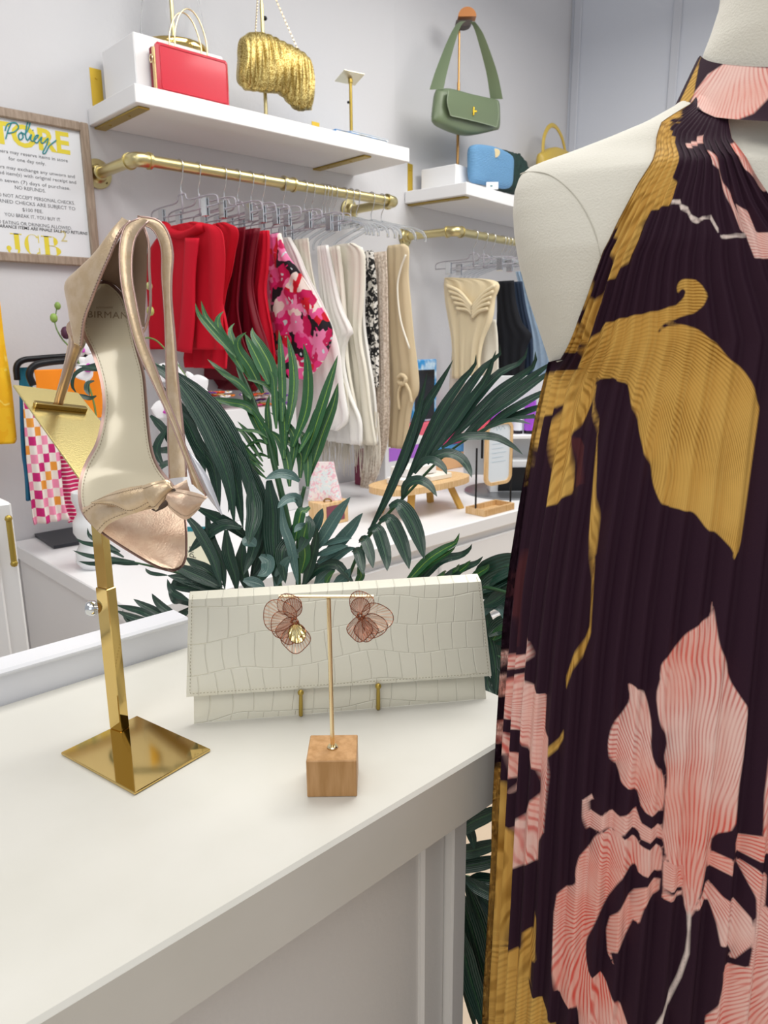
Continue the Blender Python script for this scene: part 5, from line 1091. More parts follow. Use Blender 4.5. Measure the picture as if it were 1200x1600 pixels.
for k in range(6): tube(mb, [fc+sx_*(-16)*s_+sz_*(22-k*7)*s_+nv_*.36*sn, fc+sx_*(10+6*(k % 2))*s_+sz_*(22-k*7)*s_+nv_*.36*sn], .0004, 4)
obj('sign_print', mb, mat('pale_blue_print', '#8fb3c4', .6), fs)
# cosmetics stand on the far right: lower round base, shelf, bottles
cs0 = onZ(735, 790, ZB); cyl = empty('cosmetics_stand', onZ(790, 770, ZB), 'grey and white cosmetics display stand behind the wood framed sign', 'display stand')
C0 = onZ(792, 768, ZB); C0[2] = ZB; ZcS = float(np.dot(C0-CAM, FW)); s_ = ZcS/F_PX
mb = MB(); lathe(mb, C0+ZZ*.0005, [(66*s_, 0), (66*s_, .006), (64*s_, .008), (0.0, .0081)], 48); obj('round_base', mb, mat('grey_metal_base', '#8e9195', .3, .8), cyl, smooth=40)
GREYC = mat('cool_grey_panel', '#d4d7da', .5)
mb = MB(); hS = 125*s_; box(mb, (-30*s_, -.03, .008), (62*s_, .06, .012+48*s_), (RH, -FH, ZZ), C0, bev=.003); obj('lower_case', mb, GREYC, cyl)
mb = MB(); box(mb, (-18*s_, .061, .016), (24*s_, .066, .006+40*s_), (RH, -FH, ZZ), C0); obj('black_tray', mb, BLACKM, cyl)
mb = MB(); box(mb, (-70*s_, -.05, .06+62*s_), (70*s_, .06, .066+65*s_), (RH, -FH, ZZ), C0, bev=.002); obj('shelf_plate', mb, WHITE, cyl)
mb = MB(); box(mb, (-66*s_, -.062, .06), (64*s_, -.052, .07+150*s_), (RH, -FH, ZZ), C0, bev=.002); obj('back_panel', mb, GREYC, cyl)
mb = MB(); 
for xx in (-40, 40): tube(mb, [C0+RH*xx*s_-FH*0+ZZ*(.012+48*s_), C0+RH*xx*s_+ZZ*(.06+62*s_)], .005, 8)
obj('post', mb, BLACKM, cyl, smooth=45)
zsf = .0664+65*s_
VIO, PNK = mat('violet_plastic', '#a24bd0', .25, coat=.4), mat('coral_pink_plastic', '#e0566a', .3, coat=.3); BK = mat('black_cap', '#1a141f', .3)
for k, (px, w_, h_, m, lab) in enumerate(((824, 9, 50, VIO, 'violet bottle with black foot at the right on the cosmetics stand'), (752, 11, 34, PNK, 'coral pink jar at the left on the cosmetics stand'), (806, 7, 40, mat('clear_white_bottle', '#e9edf4', .2, coat=.3), 'white bottle between the sign and the violet bottle'), (771, 8, 56, VIO, 'violet bottle partly behind the wood framed sign'))):
    P0 = C0+RH*(px-792)*s_*1.0+ZZ*zsf+ZZ*.0005; t = empty('bottle', P0, lab, 'bottle')
    mb = MB(); lathe(mb, P0, [(w_*s_, 0), (w_*s_, .012)], 20); obj('foot', mb, BK, t, smooth=40)
    mb = MB(); lathe(mb, P0, [(w_*s_, .0125), (w_*s_, h_*s_), (w_*s_*.8, h_*s_+.004)], 24); obj('body', mb, m, t, smooth=40)
#PART4
# ================================================================= POTTED PALM
pot = np.array([.93, 1.17, 0.])
palm = empty('potted_palm', pot, 'large artificial palm with dark green fronds standing between the two counters', 'plant')
def leafmat(name, c1, c2, rib):
    m = mat(name, c1, .33, coat=.25); nt = m.node_tree; b = nt.nodes['Principled BSDF']; at = nd(nt, 'ShaderNodeAttribute', attribute_name='uvc'); sp = nd(nt, 'ShaderNodeSeparateXYZ'); nt.links.new(at.outputs['Vector'], sp.inputs[0])
    r = nd(nt, 'ShaderNodeValToRGB'); e = r.color_ramp.elements; e[0].color = lin(rib); e[0].position = .04; e[1].color = lin(c1); e[1].position = .12
    nt.links.new(sp.outputs[0], r.inputs[0])
    n = nd(nt, 'ShaderNodeTexNoise'); n.inputs['Scale'].default_value = 40; mx = nd(nt, 'ShaderNodeMix', data_type='RGBA'); mx.inputs[7].default_value = lin(c2)
    mr = nd(nt, 'ShaderNodeMapRange'); mr.inputs[1].default_value = .45; mr.inputs[2].default_value = .7; mr.inputs[4].default_value = .7; nt.links.new(n.outputs[0], mr.inputs[0]); nt.links.new(mr.outputs[0], mx.inputs[0]); nt.links.new(r.outputs[0], mx.inputs[6]); nt.links.new(mx.outputs[2], b.inputs['Base Color'])
    # fine lengthwise veins
    sn = nd(nt, 'ShaderNodeMath', operation='SINE'); mu = nd(nt, 'ShaderNodeMath', operation='MULTIPLY'); mu.inputs[1].default_value = 26; nt.links.new(sp.outputs[0], mu.inputs[0]); nt.links.new(mu.outputs[0], sn.inputs[0])
    bp = nd(nt, 'ShaderNodeBump'); bp.inputs['Strength'].default_value = .35; bp.inputs['Distance'].default_value = .001; nt.links.new(sn.outputs[0], bp.inputs['Height']); nt.links.new(bp.outputs[0], b.inputs['Normal']); return m
LF1 = leafmat('palm_leaf_green', '#23602f', '#194a2b', '#86b03c'); LF2 = leafmat('palm_leaf_dark', '#123a2c', '#0d2b24', '#2f5c3a'); LF3 = leafmat('palm_leaf_grey', '#4d6f6b', '#39584f', '#6b8a80')
RACH = mat('palm_stem', '#27502c', .4)
class Leaf(MB):
    def __init__(s): super().__init__(); s.u = []
def blade(mb, pts, w, fold=.35, n=16, twist=0.0):
    w = w*1.13
    """leaf blade along pts (px,py,Z); w = half width in px at its widest; folded along the midrib"""
    P = rs(cr([PZ(*p) for p in pts], 8), n); Zm = float(np.dot(P.mean(0)-CAM, FW)); W = w*Zm/F_PX
    T = np.gradient(P, axis=0); T /= np.linalg.norm(T, axis=1)[:, None]; V = []; U = []
    nrm = -FW*.8+ZZ*.45+RH*twist
    for i in range(n):
        u = i/(n-1); ww = W*min(1, (.3+u*2.3))*(1-max(0, (u-.45)/.55)**2.2)**.9 if u < .999 else W*.02
        s = np.cross(T[i], nrm); s /= np.linalg.norm(s)+1e-9; m = np.cross(s, T[i])
        for v in (-1, -.5, 0, .5, 1): V.append(P[i]+s*ww*v*(1-.12*fold)-m*ww*fold*(1-abs(v))); U.append((abs(v), u, 0))
    b = mb.n; mb.add(V, [(i*5+j, i*5+j+1, (i+1)*5+j+1, (i+1)*5+j) for i in range(n-1) for j in range(4)]); mb.u += U
def frond(rachis, leaves, m, rw=(3.2, 1.2), fold=.35):
    mb = MB(); P = cr([PZ(*p) for p in rachis], 8); Z0 = float(np.dot(P.mean(0)-CAM, FW)); tube(mb, P, [rw[0]*Z0/F_PX, rw[1]*Z0/F_PX], 8); fo = obj('frond', mb, RACH, palm, smooth=True)
    for l in leaves:
        pts, w = l[0], l[1]; mm = l[2] if len(l) > 2 else m; lf = Leaf(); blade(lf, pts, w, fold); o = obj('leaflet', lf, mm, fo, smooth=True); setuvc(o, lf.u)
def tz(tr, sc_, pts, Z0, Z1=None):
    """zoom-crop points -> (px, py, Z) with Z running from Z0 to Z1"""
    Z1 = Z0 if Z1 is None else Z1; n = len(pts)
    return [(tr[0]+x/sc_, tr[1]+y/sc_, Z0+(Z1-Z0)*i/(n-1)) for i, (x, y) in enumerate(pts)]
A5 = (560, 540); f5 = 4.0
def R5(pts, Z0, Z1): return tz(A5, f5, pts, Z0, Z1)
up = [([(60, 1180), (200, 900), (330, 560), (400, 300), (430, 170)], 8), ([(130, 1030), (270, 750), (400, 420), (500, 250), (560, 150), (592, 88)], 9), ([(300, 850), (420, 600), (520, 400), (650, 215), (725, 130), (736, 55)], 9),
      ([(370, 770), (480, 580), (620, 360), (770, 150), (880, 60), (885, -5)], 9), ([(430, 700), (560, 540), (700, 340), (800, 200), (860, 30)], 8), ([(450, 690), (600, 500), (750, 310), (880, 170), (1020, 100), (1060, 10)], 9), ([(560, 610), (700, 460), (870, 290), (1010, 190), (1100, 120), (1105, 35)], 9), ([(640, 585), (800, 430), (980, 280), (1120, 170), (1230, 90)], 10),
      ([(700, 560), (820, 430), (960, 330), (1130, 210), (1260, 130)], 8), ([(760, 550), (880, 450), (1000, 375), (1150, 295), (1260, 250)], 8), ([(850, 490), (1000, 430), (1130, 385), (1240, 370)], 7), ([(760, 540), (860, 490), (960, 465), (1080, 490)], 5), ([(880, 480), (1000, 450), (1120, 445), (1220, 440)], 4)]
lo = [([(520, 640), (600, 590), (680, 565), (850, 570), (960, 625), (1028, 682)], 7), ([(430, 740), (470, 690), (560, 670), (640, 700), (690, 770), (708, 826)], 8), ([(350, 800), (400, 725), (470, 715), (530, 760), (552, 806)], 7), ([(275, 960), (300, 870), (370, 838), (440, 870), (492, 944)], 8),
      ([(190, 1010), (250, 985), (320, 1070), (375, 1200), (412, 1335)], 12), ([(130, 1100), (190, 1075), (250, 1180), (295, 1300), (318, 1398)], 11), ([(60, 1160), (110, 1135), (150, 1230), (175, 1330), (180, 1410)], 10), ([(0, 1225), (35, 1205), (70, 1290), (92, 1392)], 8), ([(-40, 1280), (-5, 1280), (15, 1350), (30, 1432)], 8)]
rac = R5([(-90, 1520), (20, 1260), (150, 1090), (330, 900), (480, 740), (640, 610), (850, 490), (1100, 430)], 1.14, 1.02)
frond(rac, [(R5(p, 1.10-.006*i, 1.04-.006*i), w*.86, LF2) for i, (p, w) in enumerate(up)]+[(R5(p, 1.05, 1.0), w, LF2) for p, w in lo], LF2)
def R3(pts, Z0, Z1): return tz((280, 460), 4.286, pts, Z0, Z1)
C_ = [([(360, 400), (200, 220), (130, 130), (108, 58)], 5), ([(380, 420), (250, 240), (180, 150), (146, 42)], 5), ([(430, 520), (320, 330), (262, 220), (262, 150), (300, 112)], 7), ([(480, 580), (400, 420), (355, 300), (342, 230), (372, 192)], 6), ([(560, 660), (480, 490), (400, 370), (395, 300), (450, 252)], 8),
      ([(600, 600), (540, 460), (480, 340), (440, 262)], 7), ([(640, 680), (610, 480), (545, 350), (495, 270), (490, 222)], 9), ([(480, 700), (380, 590), (280, 510), (188, 433)], 5), ([(490, 690), (400, 590), (310, 540), (235, 488)], 5), ([(570, 850), (450, 745), (330, 718), (193, 690)], 7),
      ([(690, 850), (690, 620), (682, 400), (668, 240)], 6), ([(720, 920), (765, 650), (760, 450), (722, 272)], 7), ([(760, 1020), (850, 760), (862, 500), (832, 328)], 8), ([(830, 1130), (930, 820), (1000, 600), (1040, 480), (1062, 408)], 8), ([(870, 1220), (950, 950), (1030, 740), (1064, 592)], 9), ([(800, 1060), (880, 900), (930, 760), (987, 728)], 5),
      ([(710, 1040), (690, 760), (590, 610), (450, 570)], 6), ([(750, 1180), (770, 960), (700, 850), (608, 790)], 6), ([(810, 1230), (810, 1060), (710, 965), (612, 942)], 7), ([(600, 1100), (600, 900), (590, 760), (606, 668)], 5), ([(650, 900), (640, 700), (630, 560), (600, 500)], 5), ([(700, 1100), (700, 900), (670, 740), (600, 620)], 7),
      ([(590, 1000), (520, 870), (470, 760), (420, 640)], 6), ([(560, 900), (500, 760), (440, 600), (380, 480)], 6), ([(660, 1150), (620, 1000), (560, 880), (480, 760)], 6), ([(740, 1286), (720, 1100), (660, 960), (580, 900)], 7), ([(860, 1286), (860, 1100), (830, 950), (760, 900)], 7),
      ([(560, 1120), (480, 1000), (420, 920), (345, 880)], 3.5), ([(560, 1150), (470, 1060), (400, 970), (340, 895)], 3.5), ([(560, 1060), (500, 960), (440, 900), (390, 850)], 3.5), ([(570, 1190), (500, 1120), (430, 1060), (360, 980)], 3.5), ([(580, 1230), (520, 1180), (460, 1120), (400, 1050)], 3.5), ([(590, 960), (530, 920), (460, 910), (370, 905)], 3), ([(600, 1010), (540, 980), (480, 1000), (430, 1040)], 3), ([(600, 1090), (540, 1070), (470, 1090), (420, 1120)], 3)]
frond(R3([(760, 1700), (700, 1400), (640, 1150), (590, 950), (520, 780), (430, 560), (340, 390), (250, 270)], 1.12, 1.16), [(R3(p, 1.12+.004*(i % 5), 1.13+.012*(i % 4)), w, LF1) for i, (p, w) in enumerate(C_)], LF1, (6, 1.5))
def R2(pts, Z0, Z1): return tz((100, 460), 2.9625, pts, Z0, Z1)
Lf = [([(400, 320), (520, 400), (620, 540), (700, 700), (760, 860), (790, 1070)], 12), ([(410, 330), (560, 440), (680, 590), (760, 740), (800, 900), (830, 1090)], 12), ([(450, 330), (600, 430), (720, 560), (800, 700), (850, 850), (885, 1060)], 11), ([(440, 420), (540, 540), (600, 660), (640, 780), (650, 860)], 10), ([(470, 500), (560, 580), (620, 700), (690, 800), (720, 1010)], 10),
      ([(620, 560), (700, 680), (760, 820), (770, 950), (760, 1010)], 9), ([(700, 620), (800, 740), (860, 880), (900, 1050), (890, 1150)], 9), ([(780, 720), (860, 820), (910, 930), (940, 1080), (930, 1190)], 9), ([(820, 1080), (740, 1065), (660, 1110), (575, 1195)], 10), ([(620, 990), (700, 1030), (790, 1080), (870, 1150)], 9),
      ([(560, 1020), (620, 1090), (690, 1220), (730, 1360)], 8), ([(660, 1010), (680, 1130), (730, 1250), (745, 1370)], 7), ([(750, 1090), (760, 1200), (790, 1300), (800, 1380)], 9), ([(830, 1140), (820, 1250), (840, 1330), (860, 1390)], 9), ([(950, 860), (960, 1000), (930, 1150), (860, 1330)], 13), ([(900, 900), (900, 1050), (870, 1200), (830, 1300)], 10),
      ([(1000, 1150), (930, 1280), (880, 1330), (830, 1380)], 9), ([(400, 330), (350, 350), (300, 345), (60, 330)], 5), ([(370, 360), (300, 350), (100, 345), (40, 370)], 5), ([(180, 310), (60, 360), (38, 420), (60, 460)], 4), ([(140, 400), (110, 410), (105, 440), (120, 470)], 4), ([(150, 470), (120, 480), (80, 470), (50, 460)], 4),
      ([(480, 610), (430, 700), (440, 760), (470, 800)], 6), ([(400, 560), (440, 600), (470, 640), (480, 690)], 6), ([(560, 730), (480, 720), (440, 720), (400, 700)], 6), ([(560, 790), (480, 780), (440, 800), (400, 770)], 5)]
frond(R2([(1000, 1420), (960, 1150), (880, 900), (740, 640), (600, 460), (450, 340), (360, 300)], 1.10, 1.12), [(R2(p, 1.08+.006*(i % 4), 1.07+.01*(i % 5)), w, LF2) for i, (p, w) in enumerate(Lf)], LF2, (7, 2))
def R7(pts, Z0, Z1): return tz((80, 780), 3.53, pts, Z0, Z1)
Ll = [([(460, 345), (330, 330), (200, 310), (118, 282)], 4), ([(430, 340), (300, 350), (220, 355), (150, 342)], 4), ([(400, 320), (300, 265), (180, 240), (138, 215)], 4), ([(380, 290), (260, 230), (210, 200), (200, 158)], 4), ([(640, 420), (560, 410), (530, 395), (520, 380)], 3), ([(480, 360), (400, 350), (340, 340), (300, 300)], 4),
      ([(700, 655), (620, 600), (580, 560), (555, 520)], 6), ([(670, 668), (560, 610), (500, 580), (453, 550)], 6), ([(620, 680), (500, 620), (430, 600), (358, 584)], 5), ([(580, 688), (480, 660), (420, 640), (358, 614)], 5), ([(560, 690), (440, 680), (400, 640), (395, 610)], 3), ([(760, 600), (700, 640), (660, 650), (600, 690)], 5),
      ([(940, 490), (850, 440), (760, 400), (650, 350)], 9), ([(940, 500), (840, 470), (740, 440), (640, 420)], 9), ([(900, 500), (800, 490), (700, 480), (640, 470)], 8), ([(940, 480), (870, 400), (800, 360), (740, 320)], 9), ([(760, 560), (700, 530), (660, 500), (640, 440)], 5), ([(780, 590), (720, 560), (680, 560), (645, 510)], 5), ([(760, 620), (720, 640), (700, 640), (690, 640)], 5), ([(860, 480), (780, 440), (700, 440), (660, 470)], 8), ([(930, 480), (880, 440), (850, 400), (820, 380)], 8)]
frond(R7([(1300, 640), (1100, 560), (940, 500), (780, 430), (600, 380), (440, 345)], 1.10, 1.2), [(R7(p, 1.12+.005*(i % 4), 1.14+.01*(i % 3)), w, LF2) for i, (p, w) in enumerate(Ll)], LF2, (4, 1.5))
def R6(pts, Z0, Z1): return tz((640, 820), 5.333, pts, Z0, Z1)
Lr = [([(-60, 520), (0, 450), (150, 290), (300, 190), (380, 150), (415, 68)], 7, LF1), ([(-40, 500), (40, 440), (160, 330), (340, 220), (385, 175)], 5, LF1), ([(30, 520), (110, 440), (250, 300), (430, 250), (500, 200), (520, 158)], 7, LF2), ([(240, 480), (330, 415), (470, 350), (560, 315), (612, 262)], 6, LF2), ([(180, 470), (240, 440), (290, 400), (298, 378)], 4, LF1), ([(250, 470), (340, 400), (390, 370), (415, 325)], 4, LF1), ([(330, 460), (420, 380), (470, 340), (508, 296)], 5, LF1), ([(500, 450), (590, 390), (640, 360), (664, 325)], 6, LF1),
      ([(540, 520), (640, 410), (780, 340), (980, 270)], 20, LF2), ([(560, 560), (680, 480), (800, 420), (960, 360)], 14, LF2), ([(580, 600), (700, 560), (800, 500), (960, 400)], 12, LF2), ([(560, 570), (650, 545), (720, 550), (800, 540)], 7, LF2), ([(600, 680), (700, 630), (800, 560), (960, 480)], 11, LF2), ([(600, 760), (680, 650), (780, 680), (820, 780), (840, 860)], 11, LF3),
      ([(630, 700), (670, 900), (710, 1100), (725, 1250), (718, 1422)], 13, LF2), ([(650, 920), (720, 860), (790, 810), (900, 780)], 12, LF2), ([(700, 980), (760, 950), (840, 930), (920, 930)], 10, LF2), ([(700, 1010), (780, 1060), (850, 1090), (930, 1100)], 10, LF1), ([(690, 960), (740, 900), (790, 870), (860, 870)], 8, LF1), ([(740, 1100), (800, 1110), (860, 1180), (920, 1200)], 9, LF2), ([(700, 1130), (760, 1160), (830, 1250), (900, 1330)], 9, LF2), ([(620, 1300), (700, 1420), (740, 1440), (800, 1400)], 9, LF2), ([(720, 1430), (790, 1330), (840, 1250), (900, 1200)], 8, LF1), ([(730, 1470), (800, 1400), (860, 1350), (940, 1320)], 9, LF2), ([(640, 1250), (660, 1350), (690, 1420), (720, 1460)], 9, LF2)]
frond(R6([(0, 900), (200, 720), (420, 560), (600, 520), (800, 560), (1000, 640)], 1.12, .96), [(R6(p, 1.02+.006*(i % 3), .99+.006*(i % 4)), w, m) for i, (p, w, m) in enumerate(Lr)], LF2, (4, 2))
def R4(pts, Z0, Z1): return tz((380, 740), 5.0, pts, Z0, Z1)
Lm = [([(540, 620), (620, 500), (740, 310), (838, 182)], 10, LF3), ([(580, 700), (700, 590), (840, 430), (900, 350), (935, 308)], 10, LF3), ([(520, 500), (570, 400), (600, 330), (622, 270)], 8, LF3), ([(560, 740), (700, 660), (800, 600), (880, 580)], 8, LF3), ([(560, 640), (680, 600), (760, 575), (822, 565)], 6, LF3), ([(620, 560), (700, 530), (780, 515), (850, 505)], 5, LF3), ([(460, 880), (580, 740), (720, 705), (800, 780), (870, 865)], 8, LF2), ([(440, 60), (380, 15), (280, 0), (170, 45)], 8, LF3), ([(440, 260), (420, 190), (340, 200), (268, 270)], 8, LF3), ([(540, 500), (500, 430), (440, 415), (398, 460)], 7, LF3), ([(550, 700), (500, 620), (440, 620), (398, 670)], 9, LF3),
      ([(520, 260), (480, 290), (450, 300), (400, 540)], 8, LF1), ([(500, 330), (520, 400), (490, 500), (430, 620)], 9, LF2), ([(300, 250), (320, 420), (370, 560), (430, 880)], 7, LF3), ([(400, 400), (360, 520), (300, 620), (330, 860)], 10, LF2), ([(200, 60), (230, 300), (230, 500), (260, 870)], 14, LF2), ([(60, 60), (90, 300), (60, 450), (40, 560)], 12, LF2), ([(130, 640), (190, 680), (180, 760), (110, 800)], 10, LF3), ([(0, 500), (30, 520), (70, 540), (100, 570)], 9, LF3), ([(560, 880), (620, 800), (690, 740), (740, 700)], 9, LF3), ([(640, 880), (660, 820), (690, 780), (720, 760)], 5, LF1), ([(470, 880), (520, 720), (560, 560), (580, 420)], 8, LF2), ([(700, 880), (760, 830), (800, 800), (840, 740)], 8, LF3), ([(0, 830), (60, 840), (120, 860), (170, 890)], 8, LF3), ([(450, 780), (480, 640), (470, 500), (500, 380)], 9, LF1), ([(250, 880), (300, 760), (330, 700), (380, 640)], 9, LF3), ([(870, 870), (900, 830), (920, 790), (900, 700)], 6, LF1)]
frond(R4([(420, 1100), (430, 900), (430, 600), (440, 300), (480, 100)], 1.08, 1.08), [(R4(p, 1.05+.004*(i % 4), 1.02+.01*(i % 4)), w, m) for i, (p, w, m) in enumerate(Lm)], LF1, (5, 3))
def R9(pts, Z0, Z1): return tz((560, 1180), 3.81, pts, Z0, Z1)
Lb = [([(560, 500), (660, 410), (760, 360), (900, 300)], 11), ([(500, 590), (640, 575), (760, 545), (900, 500)], 10), ([(500, 680), (640, 660), (760, 640), (900, 600)], 10), ([(640, 760), (700, 740), (790, 748), (900, 760)], 10), ([(620, 720), (700, 780), (790, 830), (880, 900)], 9), ([(640, 380), (660, 440), (680, 500), (690, 560)], 7), ([(640, 740), (700, 900), (760, 1080), (830, 1400)], 14), ([(600, 800), (680, 1050), (760, 1350), (830, 1600)], 14), ([(590, 1000), (660, 1300), (720, 1500), (770, 1700)], 14), ([(700, 790), (780, 900), (840, 1000), (900, 1100)], 10), ([(560, 900), (610, 1200), (650, 1400), (700, 1650)], 9)]
frond(R9([(300, 820), (480, 770), (640, 730), (800, 800), (950, 860)], 1.1, 1.0), [(R9(p, 1.02, 1.0+.008*(i % 4)), w, LF2) for i, (p, w) in enumerate(Lb)], LF2, (6, 3))
# stems down to the pot
mb = MB()
base = pot+ZZ*.30
for (x, y, Z) in ((440, 1080, 1.12), (470, 1020, 1.08), (535, 930, 1.14), (500, 1040, 1.12), (640, 990, 1.12), (600, 1400, 1.10), (455, 990, 1.14)):
    q = PZ(x, y, Z); tube(mb, cr([base+rng.randn(3)*.01, base*.5+q*.5+ZZ*.02, q], 8), [.009, .006], 8)
obj('stems', mb, RACH, palm, smooth=True)
mb = MB(); lathe(mb, pot+ZZ*.0005, [(.12, 0), (.15, .28), (.158, .28), (.158, .31), (.145, .31), (.14, .29)], 36); obj('pot', mb, mat('grey_planter', '#8a8c8e', .6), palm, smooth=40)
mb = MB(); lathe(mb, pot+ZZ*.285, [(.138, 0), (.0, .008)], 24); obj('soil', mb, mat('dark_soil', '#2a211b', .9, bump=(90, .8)), palm)

# ================================================================= MANNEQUIN AND DRESS
MC = CAM+FH*.58+RH*.292; MC[2] = 0
AXM = (RH, -FH, ZZ)      # a to the right, b toward us
def mpl(x, y, b=0): p = onP(x, y, MC-FH*b, FH); return float(np.dot(p-MC, RH)), float(p[2])
# torso silhouette (left side), from neck down: pixel -> (half width, z)
sil = [(1141, -60), (1133, 0), (1118, 45), (1104, 80), (1096, 105), (1085, 135), (1058, 163), (1010, 190), (950, 215), (890, 238), (850, 252), (826, 262), (812, 276), (804, 300), (802, 330), (806, 370), (815, 415), (828, 462), (845, 510), (862, 560), (885, 640), (905, 740), (900, 850), (880, 960), (868, 1060)]
SW_ = []
for x, y in sil: a, z = mpl(x, y); SW_.append((z, -a))
SW_ = sorted(SW_); zsil = np.array([p[0] for p in SW_]); wsil = np.array([p[1] for p in SW_])
def wT(z): return np.interp(z, zsil, wsil)
zsh = mpl(812, 276)[1]
dz_ = np.array([.80, .92, 1.02, 1.12, 1.22, 1.30, 1.36, 1.41, zsh+.01, zsh+.04, zsh+.07, zsh+.1, 2.0]); dd_ = np.array([.105, .10, .085, .09, .105, .105, .095, .08, .060, .050, .050, .05, .05])
def dT(z): return np.interp(z, dz_, dd_)
def pT(z): return np.interp(z, [1.36, 1.43, 1.46, 1.50], [2.3, 1.45, 1.5, 2.0])
def bT(a, z):
    w_ = wT(z); p = pT(z); q = np.clip(1-np.abs(a/w_)**p, 0, 1); return dT(z)*q**(1/p)
mann = empty('mannequin_torso', (MC[0], MC[1], 0), 'cream fabric mannequin torso without a head wearing the halter dress', 'mannequin')
CREAM = mat('cream_jersey', '#d3cfc2', .8, bump=(700, .3), sheen=.2)
zs_m = np.concatenate([np.linspace(.85, zsil[5], 10, endpoint=False), np.linspace(zsil[5], zsh-.03, 40, endpoint=False), np.linspace(zsh-.03, zsil.max(), 60)])
G = np.zeros((72, len(zs_m), 3))
for j, z in enumerate(zs_m):
    w_, d_ = wT(z), dT(z)
    for i in range(72):
        t = 2*pi*i/72; ca, sa = cos(t), sin(t); p = 2/float(pT(z)); G[i, j] = MC+RH*w_*np.sign(ca)*abs(ca)**p-FH*d_*np.sign(sa)*abs(sa)**p+ZZ*z
mb = MB(); grid(mb, G, wrapu=True); mb.f += [tuple(i*len(zs_m)+len(zs_m)-1 for i in range(72)), tuple(i*len(zs_m) for i in range(72))[::-1]]; mb.mi += [0, 0]
obj('torso', mb, CREAM, mann, smooth=True)
# arm cap seam on the left shoulder
mb = MB(); P = []
for x, y in ((813, 272), (822, 269), (842, 269), (862, 275), (885, 292), (905, 315), (922, 345), (932, 372), (938, 400)):
    b = .03
    for k in range(12): a, z = mpl(x, y, b); b = .6*b+.4*float(bT(a, z))
    P.append(MC+RH*a-FH*(b+.0002)+ZZ*z)
tube(mb, cr(P, 8), .0004, 5); obj('shoulder_seam', mb, mat('seam_line', '#bdb9ac', .8), mann)
mb = MB(); tube(mb, [MC+ZZ*.012, MC+ZZ*.86], .014, 14); obj('stand_pole', mb, BLACKM, mann, smooth=45)
mb = MB(); lathe(mb, MC+ZZ*.0005, [(.15, 0), (.15, .006), (.02, .012)], 36); obj('stand_base', mb, BLACKM, mann, smooth=40)
# ---- dress surface
dsl = [(1072, 163), (1060, 178), (1048, 186), (1020, 207), (1008, 228), (995, 258), (978, 285), (955, 318), (925, 370), (905, 410), (893, 450), (880, 500), (868, 560), (856, 610), (843, 670), (832, 730), (820, 800), (808, 880), (799, 960), (792, 1060), (788, 1130), (784, 1220), (779, 1330), (773, 1440), (767, 1540), (764, 1620), (755, 1800)]
DS = sorted([(mpl(x, y)[1], -mpl(x, y)[0]) for x, y in dsl]); zd = np.array([p[0] for p in DS]); wd_s = np.array([p[1] for p in DS])
zU = mpl(868, 560)[1]; zTop = zd.max()
def wD(z): return np.interp(z, zd, wd_s)
hole = sorted([(mpl(x, y, .07)[1], max(0, -mpl(x, y, .07)[0])) for x, y in ((1164, 186), (1172, 225), (1186, 275), (1202, 315), (1216, 345))]); zh = np.array([hole[0][0]-.075, hole[0][0]-.035]+[p[0] for p in hole]); wh = np.array([0, hole[0][1]*.6]+[p[1] for p in hole])
def hD(z): return np.interp(z, zh, wh, left=0)
def frontb(a, z, s):
    """b of the front of the dress for half-width fraction s in [-1,1]"""
    bt = bT(a, z)+.005; dd = np.interp(z, [.1, .6, .9, 1.1, zU, zTop], [.19, .165, .15, .135, .12, .105]); bl = dd*np.sqrt(np.clip(1-s*s, 0, 1)); g = np.clip((zTop+.03-z)/(zTop+.03-zU+.10), 0, 1); g = g*g*(3-2*g)
    bx = np.maximum(bl, bt); return np.maximum(bt*(1-g)+bx*g, .004)*np.where(z > zU, 1, 1)*np.where((z < zU) & (np.abs(s) > .995), 0, 1)
DROP = zTop-mpl(1190, 190, .085)[1]
def drop(s, zrow): f = np.clip((zrow-(zTop-.16))/.16, 0, 1); return DROP*(f*f*(3-2*f))*np.clip(1-s*s, 0, 1)**.7
NC, NR = 330, 420
zr_ = np.linspace(.14, zTop, NR)[:, None]; tt = np.linspace(-1, 1, NC)[None, :]
s_ = np.sin(tt*pi/2); W = wD(zr_); Hh = hD(zr_)
Aa = np.sign(s_)*(Hh+np.abs(s_)*(W-Hh)); ZR = zr_-drop(Aa/W, zr_); Bb = frontb(Aa, ZR, Aa/W)
# knife pleats: constant in the cloth coordinate, deeper lower down
def pleat(t, n=34): f_ = (t*n/2) % 1; return np.where(f_ < .82, f_/.82, (1-f_)/.18)
amp_ = np.interp(zr_, [.1, .9, 1.2, 1.45, zTop], [.0105, .009, .0065, .0042, .0024])
pl = pleat(tt+.012*np.sin(zr_*3))*amp_
nx, ny = Aa/(W**2), Bb/(.14**2); nl = np.sqrt(nx**2+ny**2)+1e-9; nx, ny = nx/nl, ny/nl
fade = np.clip((zTop-zr_)/.02, 0, 1)
sof = .004*np.sin(tt*9+zr_*2)*np.clip((1.3-zr_)/.4, 0, 1)
Aa2 = Aa+nx*(pl*fade+sof*.5); Bb2 = Bb+ny*(pl*fade+sof)
GD = MC[None, None]+RH*Aa2[..., None]-FH*Bb2[..., None]+ZZ*ZR[..., None]
